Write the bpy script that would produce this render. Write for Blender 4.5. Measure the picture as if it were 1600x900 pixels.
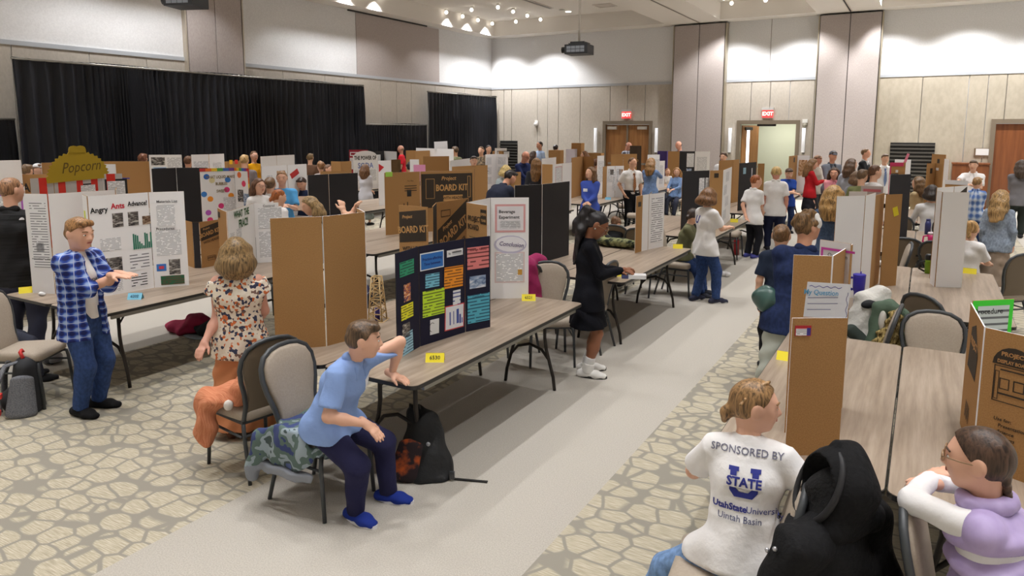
import bpy, math, random
import numpy as np
from mathutils import Vector, Matrix
for _o in list(bpy.data.objects): bpy.data.objects.remove(_o)
S = bpy.context.scene
COL = S.collection
PI = math.pi
# ---------------------------------------------------------------- camera
H = 2.27
FPX, YAW, PITCH, ROLL, CYP = 1112.92, 0.524236, 0.134309, 0.001575, 353.65
_cy, _sy, _cp, _sp = math.cos(YAW), math.sin(YAW), math.cos(PITCH), math.sin(PITCH)
_f = Vector((-_sy*_cp, _cy*_cp, -_sp)); _r0 = Vector((_cy, _sy, 0)); _u0 = _r0.cross(_f)
_r = math.cos(ROLL)*_r0 + math.sin(ROLL)*_u0
_u = -math.sin(ROLL)*_r0 + math.cos(ROLL)*_u0
cam = bpy.data.cameras.new('camera'); camo = bpy.data.objects.new('camera', cam); COL.objects.link(camo)
camo.matrix_world = Matrix(((_r.x, _u.x, -_f.x, 0), (_r.y, _u.y, -_f.y, 0), (_r.z, _u.z, -_f.z, H), (0, 0, 0, 1)))
cam.sensor_fit = 'HORIZONTAL'; cam.sensor_width = 36.0
cam.lens = FPX/1600*36.0
cam.shift_y = (CYP-450)/1600
cam.clip_end = 200; cam.clip_start = .05
S.camera = camo
# ---------------------------------------------------------------- world, exposure
S.view_settings.view_transform = 'Standard'; S.view_settings.look = 'None'
S.view_settings.exposure = 0.58; S.view_settings.gamma = 1.0
S.view_settings.use_curve_mapping = False
w = bpy.data.worlds.new('world'); S.world = w; w.use_nodes = True
w.node_tree.nodes['Background'].inputs[0].default_value = (1, .97, .93, 1)
w.node_tree.nodes['Background'].inputs[1].default_value = 0.25
BULB_W = 98.0
BULB_COL = (1.0, .995, 1.0)

# ---------------------------------------------------------------- basics
def ray(px, py):
    return ((px-800)/FPX)*_r - ((py-CYP)/FPX)*_u + _f
def at(px, py, z):
    d = ray(px, py); t = (z-H)/d.z
    return (d.x*t, d.y*t, z)
def aty(px, py, y):
    d = ray(px, py); t = y/d.y
    return (d.x*t, y, H+d.z*t)
def lin(c):
    return tuple(((v/255)/12.92 if v <= 10 else (((v/255)+.055)/1.055)**2.4) for v in c)
_M = {}
def nodes_of(m):
    return m.node_tree.nodes, m.node_tree.links
def mat(c, rough=.6, metal=0, spec=.5, bump=None, key=None, sheen=0):
    k = key or (tuple(c), rough, metal, bump, spec, sheen)
    if k in _M: return _M[k]
    m = bpy.data.materials.new('m_%d' % len(_M)); m.use_nodes = True
    n, l = nodes_of(m); b = n['Principled BSDF']
    b.inputs['Base Color'].default_value = (*lin(c), 1)
    b.inputs['Roughness'].default_value = rough; b.inputs['Metallic'].default_value = metal
    b.inputs['Specular IOR Level'].default_value = spec
    if sheen: b.inputs['Sheen Weight'].default_value = sheen
    if bump:
        t = n.new('ShaderNodeTexNoise'); t.inputs['Scale'].default_value = bump[0]; t.inputs['Detail'].default_value = 4
        tc = n.new('ShaderNodeTexCoord'); l.new(tc.outputs['Object'], t.inputs['Vector'])
        bp = n.new('ShaderNodeBump'); bp.inputs['Strength'].default_value = bump[1]; bp.inputs['Distance'].default_value = .02
        l.new(t.outputs['Fac'], bp.inputs['Height']); l.new(bp.outputs['Normal'], b.inputs['Normal'])
    _M[k] = m
    return m
def nmat(key):
    if key in _M: return _M[key], None, None, None
    m = bpy.data.materials.new('m_'+key); m.use_nodes = True; _M[key] = m
    n, l = nodes_of(m)
    return m, n, l, n['Principled BSDF']
def emat(c, s, key=None):
    k = ('e', tuple(c), s)
    if k in _M: return _M[k]
    m = bpy.data.materials.new('m_emit_%d' % len(_M)); m.use_nodes = True; n, l = nodes_of(m)
    b = n['Principled BSDF']; b.inputs['Base Color'].default_value = (*lin(c), 1)
    b.inputs['Emission Color'].default_value = (*lin(c), 1); b.inputs['Emission Strength'].default_value = s
    _M[k] = m
    return m
def ramp(n, pts):
    r = n.new('ShaderNodeValToRGB'); e = r.color_ramp.elements
    while len(e) < len(pts): e.new(.5)
    for i, (p, c) in enumerate(pts): e[i].position = p; e[i].color = (*lin(c), 1)
    return r
def math_n(n, l, op, a, b=None, c=None):
    x = n.new('ShaderNodeMath'); x.operation = op
    for i, v in enumerate((a, b, c)):
        if v is None: continue
        if isinstance(v, (int, float)): x.inputs[i].default_value = v
        else: l.new(v, x.inputs[i])
    return x.outputs[0]
def mapping(n, l, scale=(1, 1, 1), rot=(0, 0, 0), src='Object'):
    tc = n.new('ShaderNodeTexCoord'); mp = n.new('ShaderNodeMapping')
    mp.inputs['Scale'].default_value = scale; mp.inputs['Rotation'].default_value = rot
    l.new(tc.outputs[src], mp.inputs['Vector'])
    return mp.outputs[0]

class MB:
    """collects simple solids, then links them as ONE mesh object"""
    def __init__(s): s.v = []; s.f = []; s.m = []; s.s = []
    def add(s, vs, fs, mi=0, sm=False):
        o = len(s.v); s.v += [tuple(v) for v in vs]
        for f in fs: s.f.append(tuple(i+o for i in f)); s.m.append(mi); s.s.append(sm)
        return s
    def box(s, a, b, mi=0, M=None):
        vs = [(x, y, z) for x in (a[0], b[0]) for y in (a[1], b[1]) for z in (a[2], b[2])]
        if M is not None: vs = [M @ Vector(v) for v in vs]
        return s.add(vs, [(0, 1, 3, 2), (4, 6, 7, 5), (0, 4, 5, 1), (2, 3, 7, 6), (0, 2, 6, 4), (1, 5, 7, 3)], mi)
    def cbox(s, c, d, mi=0, M=None):
        return s.box([c[i]-d[i]/2 for i in range(3)], [c[i]+d[i]/2 for i in range(3)], mi, M)
    def tube(s, pts, r, n=8, mi=0, closed=False, flat=None, caps=True):
        P = [Vector(p) for p in pts]; N = len(P); vs = []
        R = r if isinstance(r, (list, tuple)) else [r]*N
        up = None
        for i in range(N):
            a = P[(i-1) % N] if (closed or i > 0) else P[i]; b = P[(i+1) % N] if (closed or i < N-1) else P[i]
            t = (b-a).normalized()
            if up is None:
                up = Vector((0, 0, 1)) if abs(t.z) < .9 else Vector((1, 0, 0))
            x = t.cross(up)
            if x.length < 1e-5: x = t.orthogonal()
            x.normalize(); y = x.cross(t).normalized(); up = y
            for k in range(n):
                an = 2*PI*k/n
                vs.append(P[i]+(x*math.cos(an)+y*math.sin(an)*(flat or 1))*R[i])
        fs = []
        for i in range(N if closed else N-1):
            for k in range(n):
                j = (i+1) % N
                fs.append((i*n+k, i*n+(k+1) % n, j*n+(k+1) % n, j*n+k))
        if caps and not closed:
            fs.append(tuple(range(n-1, -1, -1))); fs.append(tuple((N-1)*n+k for k in range(n)))
        return s.add(vs, fs, mi, True)
    def lathe(s, prof, c=(0, 0, 0), n=20, mi=0, sm=True):
        vs = []; fs = []; L = len(prof)
        for (r, z) in prof:
            for k in range(n):
                a = 2*PI*k/n; vs.append((c[0]+r*math.cos(a), c[1]+r*math.sin(a), c[2]+z))
        for i in range(L-1):
            for k in range(n): fs.append((i*n+k, i*n+(k+1) % n, (i+1)*n+(k+1) % n, (i+1)*n+k))
        fs.append(tuple(range(n-1, -1, -1))); fs.append(tuple((L-1)*n+k for k in range(n)))
        return s.add(vs, fs, mi, sm)
    def prism(s, poly, z0, z1, mi=0, M=None):
        n = len(poly); vs = [(x, y, z0) for x, y in poly]+[(x, y, z1) for x, y in poly]
        if M is not None: vs = [M @ Vector(v) for v in vs]
        fs = [tuple(range(n-1, -1, -1)), tuple(range(n, 2*n))]+[(i, (i+1) % n, n+(i+1) % n, n+i) for i in range(n)]
        return s.add(vs, fs, mi)
    def ball(s, c, r, n=8, mi=0, M=None):
        rr = r if isinstance(r, (list, tuple)) else (r, r, r)
        vs = []; fs = []; m = n//2
        for i in range(1, m):
            for k in range(n):
                a = PI*i/m; b = 2*PI*k/n
                vs.append(Vector((rr[0]*math.sin(a)*math.cos(b), rr[1]*math.sin(a)*math.sin(b), rr[2]*math.cos(a))))
        vs.append(Vector((0, 0, rr[2]))); vs.append(Vector((0, 0, -rr[2]))); T = len(vs)-2
        for i in range(m-2):
            for k in range(n): fs.append((i*n+k, (i+1)*n+k, (i+1)*n+(k+1) % n, i*n+(k+1) % n))
        for k in range(n):
            fs.append((T, k, (k+1) % n)); fs.append((T+1, (m-2)*n+(k+1) % n, (m-2)*n+k))
        if M is not None: vs = [M @ v for v in vs]
        return s.add([v+Vector(c) for v in vs], fs, mi, True)
    def mesh(s, name, mats):
        me = bpy.data.meshes.new(name); me.from_pydata(s.v, [], s.f)
        for m in (mats if isinstance(mats, (list, tuple)) else [mats]): me.materials.append(m)
        me.polygons.foreach_set('material_index', s.m); me.polygons.foreach_set('use_smooth', s.s); me.update()
        return me
    def obj(s, name, mats, parent=None, **k):
        return link(name, s.mesh(name, mats), parent, **k)
def link(name, me, parent=None, loc=None, rz=None):
    o = bpy.data.objects.new(name, me); COL.objects.link(o)
    if parent is not None: o.parent = parent
    if loc is not None: o.location = loc
    if rz is not None: o.rotation_euler = (0, 0, rz)
    return o
def tag(o, label=None, cat=None, group=None, kind=None):
    if label: o['label'] = label
    if cat: o['category'] = cat
    if group: o['group'] = group
    if kind: o['kind'] = kind
    return o
def thing(name, label, cat, loc=(0, 0, 0), rz=0, group=None):
    o = link(name, None, None, loc, rz); o.empty_display_size = .1
    return tag(o, label, cat, group)
def struct(o, label=None):
    o['kind'] = 'structure'
    if label: o['label'] = label
    return o
KIDS = {}
def copy_thing(r, loc, rz, label, group=None):
    if r.name not in KIDS:
        KIDS[r.name] = [(c, [g for g in bpy.data.objects if g.parent is c]) for c in bpy.data.objects if c.parent is r]
    n = r.copy(); COL.objects.link(n); n.location = loc; n.rotation_euler = (0, 0, rz)
    n['label'] = label
    if group: n['group'] = group
    for c, gs in KIDS[r.name]:
        d = c.copy(); COL.objects.link(d); d.parent = n
        for g in gs:
            e = g.copy(); COL.objects.link(e); e.parent = d
    return n
def text_mesh(txt, size, bold=0.0, align='CENTER', shear=0, sx=1):
    k = ('txt', txt, size, bold, align, shear, sx)
    if k in _M: return _M[k]
    cu = bpy.data.curves.new('t', 'FONT'); cu.body = txt; cu.size = size; cu.offset = bold*size; cu.align_x = align; cu.align_y = 'CENTER'
    cu.resolution_u = 2; cu.extrude = .0004; cu.shear = shear
    ob = bpy.data.objects.new('t', cu); me = bpy.data.meshes.new_from_object(ob)
    if sx != 1: me.transform(Matrix.Scale(sx, 4, (1, 0, 0)))
    bpy.data.objects.remove(ob); bpy.data.curves.remove(cu); _M[k] = me
    return me
def frame(origin, ux, n):
    """matrix: local x = ux, local y = up-ish, local z = outward normal"""
    ux = Vector(ux).normalized(); n = Vector(n).normalized(); uy = n.cross(ux).normalized()
    return Matrix(((ux.x, uy.x, n.x, origin[0]), (ux.y, uy.y, n.y, origin[1]), (ux.z, uy.z, n.z, origin[2]), (0, 0, 0, 1)))
def lettering(txt, M, size, col, parent, bold=0.0, align='CENTER', shear=0, sx=1, name='lettering'):
    me = text_mesh(txt, size, bold, align, shear, sx).copy()
    me.materials.clear(); me.materials.append(mat(col, .7))
    me.transform(M)
    return link(name, me, parent)
# ---------------------------------------------------------------- surface materials
def m_carpet():
    m, n, l, b = nmat('carpet')
    if n is None: return m
    v = mapping(n, l)
    sx = n.new('ShaderNodeSeparateXYZ'); l.new(v, sx.inputs[0])
    # plain strips: centres -2.605, -7.95, -13.3 (period 5.35), half width .955
    t = math_n(n, l, 'MODULO', math_n(n, l, 'ADD', sx.outputs[0], 2.605+5.35*10+5.35/2), 5.35)
    t = math_n(n, l, 'ABSOLUTE', math_n(n, l, 'SUBTRACT', t, 5.35/2))
    plain = math_n(n, l, 'LESS_THAN', t, .955)
    # rounded cell pattern
    wn = n.new('ShaderNodeTexNoise'); wn.inputs['Scale'].default_value = 2.2; l.new(v, wn.inputs['Vector'])
    ad = n.new('ShaderNodeVectorMath'); ad.operation = 'MULTIPLY_ADD'
    l.new(wn.outputs['Color'], ad.inputs[0]); ad.inputs[1].default_value = (.10, .10, 0); l.new(v, ad.inputs[2])
    mp = n.new('ShaderNodeMapping'); mp.inputs['Scale'].default_value = (5.3, 7.2, 0); l.new(ad.outputs[0], mp.inputs['Vector'])
    vo = n.new('ShaderNodeTexVoronoi'); vo.feature = 'DISTANCE_TO_EDGE'; vo.inputs['Scale'].default_value = 1.0
    vo.inputs['Randomness'].default_value = .62; l.new(mp.outputs[0], vo.inputs['Vector'])
    line0 = ramp(n, [(.04, (255, 255, 255)), (.08, (0, 0, 0))]); l.new(vo.outputs['Distance'], line0.inputs[0])
    v1 = n.new('ShaderNodeTexVoronoi'); v1.feature = 'F1'; v1.inputs['Scale'].default_value = 1.0; v1.inputs['Randomness'].default_value = .62; l.new(mp.outputs[0], v1.inputs['Vector'])
    line1 = ramp(n, [(.60, (0, 0, 0)), (.68, (255, 255, 255))]); l.new(v1.outputs['Distance'], line1.inputs[0])
    line = n.new('ShaderNodeMix'); line.data_type = 'RGBA'; line.blend_type = 'LIGHTEN'; line.inputs[0].default_value = 1; l.new(line0.outputs[0], line.inputs[6]); l.new(line1.outputs[0], line.inputs[7])
    st = n.new('ShaderNodeTexNoise'); st.inputs['Scale'].default_value = 1; st.inputs['Detail'].default_value = 3
    l.new(mapping(n, l, (11, 170, 1)), st.inputs['Vector'])
    cell = ramp(n, [(.3, (164, 154, 134)), (.5, (184, 175, 154)), (.68, (206, 198, 180))]); l.new(st.outputs['Fac'], cell.inputs[0])
    mx = n.new('ShaderNodeMix'); mx.data_type = 'RGBA'; l.new(line.outputs[2], mx.inputs[0]); l.new(cell.outputs[0], mx.inputs[6])
    mx.inputs[7].default_value = (*lin((150, 145, 134)), 1)
    fn = n.new('ShaderNodeTexNoise'); fn.inputs['Scale'].default_value = 130; fn.inputs['Detail'].default_value = 5; l.new(v, fn.inputs['Vector'])
    pl = ramp(n, [(.3, (170, 164, 154)), (.7, (194, 188, 179))]); l.new(fn.outputs['Fac'], pl.inputs[0])
    m2 = n.new('ShaderNodeMix'); m2.data_type = 'RGBA'; l.new(plain, m2.inputs[0]); l.new(mx.outputs[2], m2.inputs[6]); l.new(pl.outputs[0], m2.inputs[7])
    l.new(m2.outputs[2], b.inputs['Base Color']); b.inputs['Roughness'].default_value = .95; b.inputs['Specular IOR Level'].default_value = .1
    bp = n.new('ShaderNodeBump'); bp.inputs['Strength'].default_value = .25; bp.inputs['Distance'].default_value = .004
    l.new(fn.outputs['Fac'], bp.inputs['Height']); l.new(bp.outputs[0], b.inputs['Normal'])
    return m
def m_wood(key, c1, c2, c3, scale, rough, rot=0):
    m, n, l, b = nmat(key)
    if n is None: return m
    t = n.new('ShaderNodeTexNoise'); t.inputs['Scale'].default_value = 1; t.inputs['Detail'].default_value = 6; t.inputs['Roughness'].default_value = .6
    l.new(mapping(n, l, scale), t.inputs['Vector'])
    r = ramp(n, [(.3, c1), (.5, c2), (.72, c3)]); l.new(t.outputs['Fac'], r.inputs[0]); l.new(r.outputs[0], b.inputs['Base Color'])
    b.inputs['Roughness'].default_value = rough
    return m
def m_noise(key, c1, c2, scale, rough=.8, lo=.35, hi=.65, bump=0, detail=3):
    m, n, l, b = nmat(key)
    if n is None: return m
    t = n.new('ShaderNodeTexNoise'); t.inputs['Scale'].default_value = 1; t.inputs['Detail'].default_value = detail
    l.new(mapping(n, l, scale if isinstance(scale, tuple) else (scale,)*3), t.inputs['Vector'])
    r = ramp(n, [(lo, c1), (hi, c2)]); l.new(t.outputs['Fac'], r.inputs[0]); l.new(r.outputs[0], b.inputs['Base Color'])
    b.inputs['Roughness'].default_value = rough; b.inputs['Specular IOR Level'].default_value = .25
    if bump:
        bp = n.new('ShaderNodeBump'); bp.inputs['Strength'].default_value = bump; bp.inputs['Distance'].default_value = .01
        l.new(t.outputs['Fac'], bp.inputs['Height']); l.new(bp.outputs[0], b.inputs['Normal'])
    return m
M_TABLE = m_wood('tabletop', (134, 118, 102), (158, 141, 124), (178, 162, 146), (22, 1.3, 22), .38)
M_DARK = mat((38, 36, 35), .45)
M_METAL = mat((150, 148, 142), .35, .8)
M_LEG = mat((48, 42, 38), .4, .3)
M_CHFRAME = mat((70, 73, 76), .45, .2)
M_PAD = m_noise('pad', (168, 155, 140), (175, 162, 147), 90, .6, bump=.03)
M_PADBACK = mat((118, 104, 86), .6)
M_DOOR = m_wood('doorwood', (128, 84, 44), (146, 100, 56), (162, 116, 68), (14, 14, 1.0), .4)
M_DOOR3 = m_wood('doorwood3', (104, 58, 30), (122, 70, 38), (134, 82, 46), (16, 16, .8), .4)
M_FRAME = mat((120, 108, 92), .5)
M_UPPER = m_noise('wall_upper', (216, 216, 217), (224, 224, 225), 30, .9)
M_FABRIC = m_noise('wall_fabric', (181, 173, 162), (189, 181, 170), (25, 25, 12), .95, bump=.05)
M_FABRIC2 = m_noise('wall_fabric_b', (172, 163, 147), (181, 172, 156), (9, 9, 5), .95)
M_PILLAR = m_noise('pillar_fabric', (170, 160, 156), (180, 171, 167), (60, 60, 20), .95)
M_RAIL = mat((178, 182, 188), .5)
M_CEIL = mat((220, 215, 208), .9)
M_BLACK = mat((14, 14, 15), .6)

# ---------------------------------------------------------------- floor, walls, ceiling
WX, WY, CZ, CT = -15.55, 25.2, 5.91, 6.45
X1, Y0 = 6.5, -5.5
def plane(name, vs, m):
    o = MB().add(vs, [(0, 1, 2, 3)]).obj(name, m); return struct(o)
plane('floor', [(WX-.2, Y0-.2, 0), (X1+.2, Y0-.2, 0), (X1+.2, WY+.2, 0), (WX-.2, WY+.2, 0)], m_carpet())
def slab(name, boxes, m, parent=None):
    b = MB()
    for a, c in boxes: b.box(a, c)
    o = b.obj(name, m, parent)
    return struct(o) if parent is None else o
RZ0, RZ1 = 3.90, 3.99            # rail between wall fabric and upper wall
D1, D2, D3 = (-10.54, -8.74), (-5.60, -3.71), (1.66, 3.6)
DT = 2.56
wb = slab('wall_back', [((WX-.15, WY, RZ1), (X1, WY+.15, CZ+.8)), ((WX-.15, WY+.02, DT), (X1, WY+.15, RZ1)),
     ((WX-.15, WY+.02, 0), (D1[0], WY+.15, DT)), ((D1[1], WY+.02, 0), (D2[0], WY+.15, DT)), ((D2[1], WY+.02, 0), (D3[0], WY+.15, DT)), ((D3[1], WY+.02, 0), (X1, WY+.15, DT))], M_UPPER)
gx = [WX, -14.95]+[aty(p, 190, WY)[0] for p in (799.6, 840, 856, 872.6, 906.4, 953, 980, 1007.5, 1052)]
gx2 = [aty(p, 190, WY)[0] for p in (1132, 1172, 1201.6, 1232, 1270)]
gx3 = [aty(p, 190, WY)[0] for p in (1370, 1437, 1509, 1539, 1568)]+[D3[1]+.1, X1]
def wall_panels(xs, m):
    for a, c in zip(xs[:-1], xs[1:]):
        segs = [(a, c, .12, RZ0)]
        for d in (D1, D2, D3):
            new = []
            for (p, q, z0, z1) in segs:
                if q <= d[0]-.04 or p >= d[1]+.04 or z0 > 2: new.append((p, q, z0, z1)); continue
                if p < d[0]-.04: new.append((p, d[0]-.04, z0, DT+.04))
                if q > d[1]+.04: new.append((d[1]+.04, q, z0, DT+.04))
                new.append((p, q, DT+.04, z1))
            segs = new
        b = MB()
        for (p, q, z0, z1) in segs: b.box((p+.012, WY-.015, z0), (q-.012, WY+.03, z1))
        b.obj('wall_panel', m, wb)
wall_panels(gx, M_FABRIC); wall_panels(gx2, M_FABRIC); wall_panels(gx3, M_FABRIC2)
P1 = (aty(1055, 140, WY)[0], aty(1134, 140, WY)[0]); P2 = (aty(1278, 120, WY)[0], aty(1374, 120, WY)[0])
for (a, c), nm in ((P1, 'folding partition pocket pillar left of the open doorway'), (P2, 'folding partition pocket pillar right of the open doorway')):
    mid = (a+c)/2; dk = MB()
    dk.box((a, WY-.30, 0), (c, WY, CZ-.03)); o = struct(dk.obj('trim_1', M_DARK), nm)
    for p, q in ((a+.03, mid-.012), (mid+.012, c-.03)): MB().box((p, WY-.335, .05), (q, WY-.30, CZ-.06)).obj('pillar_panel', M_PILLAR, o)
    for p in (a-.03, c-.005): MB().box((p, WY-.31, 0), (p+.035, WY-.02, CZ-.05)).obj('edge_channel', mat((170, 160, 140), .35, .6), o)
for a, c in ((WX, P1[0]), (P1[1], P2[0]), (P2[1], X1)):
    slab('trim_2', [((a, WY-.035, RZ0), (c, WY, RZ1))], M_RAIL)
    slab('baseboard_back', [((max(a, WX), WY-.03, 0), (c, WY+.02, .12))], M_DARK) if False else None
# upper wall joints on the bay with the open doorway
ux = aty(1205, 60, WY)[0]
slab('trim_3', [((ux-.01, WY-.006, RZ1), (ux+.01, WY+.01, CZ))], mat((150, 145, 140), .8))
# left wall
wl = slab('wall_left', [((WX-.15, Y0, 0), (WX, WY, CZ+.8))], M_UPPER)
PL = (11.2, 12.83); PM = (17.2, 21.56)
ys = [Y0, 0, 2.5, 5, 7.4, 8.9, 10.2, PL[0]]
for grp in (ys, [PL[1], 14.2, 15.8, 16.6, 18.3, 19.1, 19.9, 21.3, 23.2, 24.3, WY-.02]):
    for a, c in zip(grp[:-1], grp[1:]):
        MB().box((WX, a+.01, .12), (WX+.015, c-.01, RZ0)).obj('wall_panel', M_FABRIC, wl)
for a, c in ((Y0, PL[0]), (PL[1], WY)): slab('trim_2', [((WX, a, RZ0), (WX+.03, c, RZ1))], M_RAIL)
MB().box((WX, PM[0], RZ1), (WX+.02, PM[1], CZ-.04)).obj('wall_panel', M_PILLAR, wl)
o = slab('trim_1', [((WX, PL[0], 0), (WX+.10, PL[1], CZ-.03))], M_DARK); o['label'] = 'partition pocket pillar behind the tall black drape'
pm = (PL[0]+PL[1])/2
for p, q in ((PL[0]+.03, pm-.01), (pm+.01, PL[1]-.03)): MB().box((WX+.10, p, .05), (WX+.125, q, CZ-.06)).obj('pillar_panel', M_PILLAR, o)
for p in (PL[0]-.03, PL[1]-.005): MB().box((WX, p, 0), (WX+.13, p+.035, CZ-.05)).obj('edge_channel', mat((190, 180, 165), .35, .5), o)
slab('wall_right', [((X1, Y0, 0), (X1+.15, WY, CZ+.8))], M_UPPER)
slab('wall_front', [((WX, Y0-.15, 0), (X1, Y0, CZ+.8))], M_UPPER)
slab('trim_4', [((WX, PM[0]-.35, CZ-.045), (WX+.06, PM[1]-.75, CZ-.005))], M_DARK)
# ceiling: soffits between three long coffers
CO = [(-14.95, -8.1), (-6.2, -3.25), (-1.43, 5.6)]; CY0, CY1 = -4.8, 24.45
bx = []
xs = [WX-.1]+[v for c in CO for v in c]+[X1+.1]
for i in range(0, len(xs), 2): bx.append(((xs[i], Y0, CZ), (xs[i+1], WY+.1, CT+.05)))
for a, c in CO:
    bx.append(((a, CY1, CZ), (c, WY+.1, CT+.05))); bx.append(((a, Y0, CZ), (c, CY0, CT+.05)))
    bx.append(((a, CY0, CT), (c, CY1, CT+.05)))
slab('ceiling', bx, M_CEIL)
for x in ((P1[0]+P1[1])/2, (P2[0]+P2[1])/2):
    b = MB(); b.box((x-.05, Y0, CZ-.012), (x-.025, WY-.34, CZ)); b.box((x+.025, Y0, CZ-.012), (x+.05, WY-.34, CZ))
    tr = struct(b.obj('trim_5', mat((205, 198, 188), .6)), 'partition track across the ceiling')
    MB().box((x-.025, Y0, CZ-.004), (x+.025, WY-.34, CZ-.001)).obj('track_slot', M_BLACK, tr)
# ceiling bulbs: a ring of ten in each coffer bay, as in the far left bay
def bulb_ring(x0, x1, y0, y1, ln):
    R = thing('ceiling_light', ln, 'light', ((x0+x1)/2, (y0+y1)/2, CT), group='globe clusters in the ceiling coffers')
    ys = [y0+(y1-y0)*k/3 for k in range(4)]
    pts = [(x, y) for x in (x0, x1) for y in ys]+[((x0+x1)/2, y0), ((x0+x1)/2, y1)]
    for x, y in pts:
        px, py = x-R.location.x, y-R.location.y
        MB().lathe([(.055, 0), (.06, -.02), (.035, -.05), (.035, -.07)], (px, py, 0), 10).obj('socket', mat((225, 222, 215), .4), R)
        MB().ball((px, py, -.12), .062, 10).obj('bulb', emat((255, 246, 232), 3.5), R)
    for x in (x0, x1):
        for y in (y0+.25, (y0+y1)/2, y1-.25):
            L = bpy.data.lights.new('lamp', 'SPOT'); L.energy = BULB_W; L.color = BULB_COL; L.shadow_soft_size = .06; edge = (x == x0 and xn == 'left') or (ri == 0 and y > y1-.3); L.spot_size = math.radians(112 if edge else 80); L.spot_blend = .5; L.energy = BULB_W*((4.0 if ri == 0 and y > y1-.3 else 1.5) if edge else 1.2)
            lo = bpy.data.objects.new('lamp', L); COL.objects.link(lo); lo.parent = R; lo.location = (x-R.location.x, y-R.location.y, -.24)
for ci, (x0, x1, xn) in enumerate(((-14.8, -12.7, 'left'), (-10.4, -8.35, 'inner left'), (-5.75, -3.65, 'middle'), (-1.25, .85, 'right'), (3.2, 5.3, 'far right'))):
    for ri, y0 in enumerate((21.0, 14.6, 8.2, 1.8, -4.3)):
        if xn == 'inner left' and ri == 0: continue
        bulb_ring(x0, x1, y0, y0+3.05, 'ring of ten white globe bulbs, %s coffer, %s bay from the back wall' % (xn, ('first', 'second', 'third', 'fourth', 'fifth')[ri]))

# ---------------------------------------------------------------- doors and wall fittings
def door_frame(n, x0, x1):
    b = MB()
    b.box((x0-.07, WY-.05, 0), (x0+.05, WY+.12, DT+.05)); b.box((x1-.05, WY-.05, 0), (x1+.07, WY+.12, DT+.05)); b.box((x0+.05, WY-.05, DT-.08), (x1-.05, WY+.12, DT+.05))
    return struct(b.obj('door_%d' % n, M_FRAME))
d1 = door_frame(1, *D1); mid = sum(D1)/2
for a, c in ((D1[0]+.05, mid-.006), (mid+.006, D1[1]-.05)):
    lf = MB().box((a, WY+.03, .01), (c, WY+.075, DT-.09)).obj('door_leaf', M_DOOR, d1)
    hx = c-.09 if a < mid-.1 else a+.09
    MB().box((a+.1, WY-.0, 1.0), (c-.1, WY+.03, 1.07)).obj('push_bar', M_METAL, lf)
for a in (D1[0]+.12, D1[1]-.50): MB().box((a, WY-.04, DT-.26), (a+.36, WY+.03, DT-.15)).obj('door_closer', mat((190, 186, 176), .4, .5), d1)
MB().box((mid-.03, WY-.01, .0), (mid+.03, WY+.03, DT-.09)).obj('astragal', M_FRAME, d1)
d2 = door_frame(2, *D2)
lf = MB()
a0 = math.radians(66)                      # left leaf swung out into the corridor
Mx = Matrix.Translation((D2[0]+.06, WY+.12, 0)) @ Matrix.Rotation(a0, 4, 'Z')
for p in (((0, -.045, 0), (.25, 0, 2.44)), ((.25, -.045, 0), (.43, 0, .95)), ((.25, -.045, 2.3), (.43, 0, 2.44)), ((.43, -.045, 0), (.92, 0, 2.44))): lf.box(*p, M=Mx)
leaf = lf.obj('door_leaf', M_DOOR, d2)
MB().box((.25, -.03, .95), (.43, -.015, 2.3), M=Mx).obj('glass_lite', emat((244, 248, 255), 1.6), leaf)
MB().box((.1, -.11, .98), (.85, -.05, 1.05), M=Mx).obj('push_bar', M_METAL, leaf)
MB().box((.12, -.10, 2.28), (.5, -.045, 2.38), M=Mx).obj('door_closer', M_DARK, leaf)
MB().box((D2[0]+.6, WY-.03, DT-.15), (D2[0]+1.2, WY+.05, DT-.08)).obj('door_closer', M_DARK, d2)
# corridor behind the open doorway
cw = mat((205, 208, 190), .85)
slab('wall_corridor', [((D2[0]-2.5, WY+3.0, 0), (D2[1]+2.5, WY+3.1, 3.0)), ((D2[0]-2.6, WY+.16, 0), (D2[0]-2.5, WY+3.1, 3.0)), ((D2[1]+1.0, WY+.16, 0), (D2[1]+1.1, WY+3.1, 3.0))], cw)
slab('ceiling_corridor', [((D2[0]-2.6, WY+.15, 2.95), (D2[1]+2.6, WY+3.1, 3.05))], M_CEIL)
slab('floor_corridor', [((D2[0]-2.6, WY+.15, -.05), (D2[1]+2.6, WY+3.1, 0))], mat((150, 142, 130), .8))
L = bpy.data.lights.new('corridor_lamp', 'AREA'); L.energy = 40; L.size = 1.6; L.color = (1, .98, .9)
lt = thing('corridor_light', 'flush ceiling panel light in the corridor behind the open doorway', 'light', (sum(D2)/2+.2, WY+1.5, 2.93))
MB().cbox((0, 0, 0), (1.2, .3, .03)).obj('diffuser', emat((255, 252, 240), 3), lt)
lo = bpy.data.objects.new('corridor_lamp', L); COL.objects.link(lo); lo.parent = lt; lo.location = (0, 0, -.04)
d3 = door_frame(3, *D3)
MB().box((D3[0]+.05, WY+.02, .01), (D3[1]-.05, WY+.07, DT-.09)).obj('door_leaf', M_DOOR3, d3)
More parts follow.
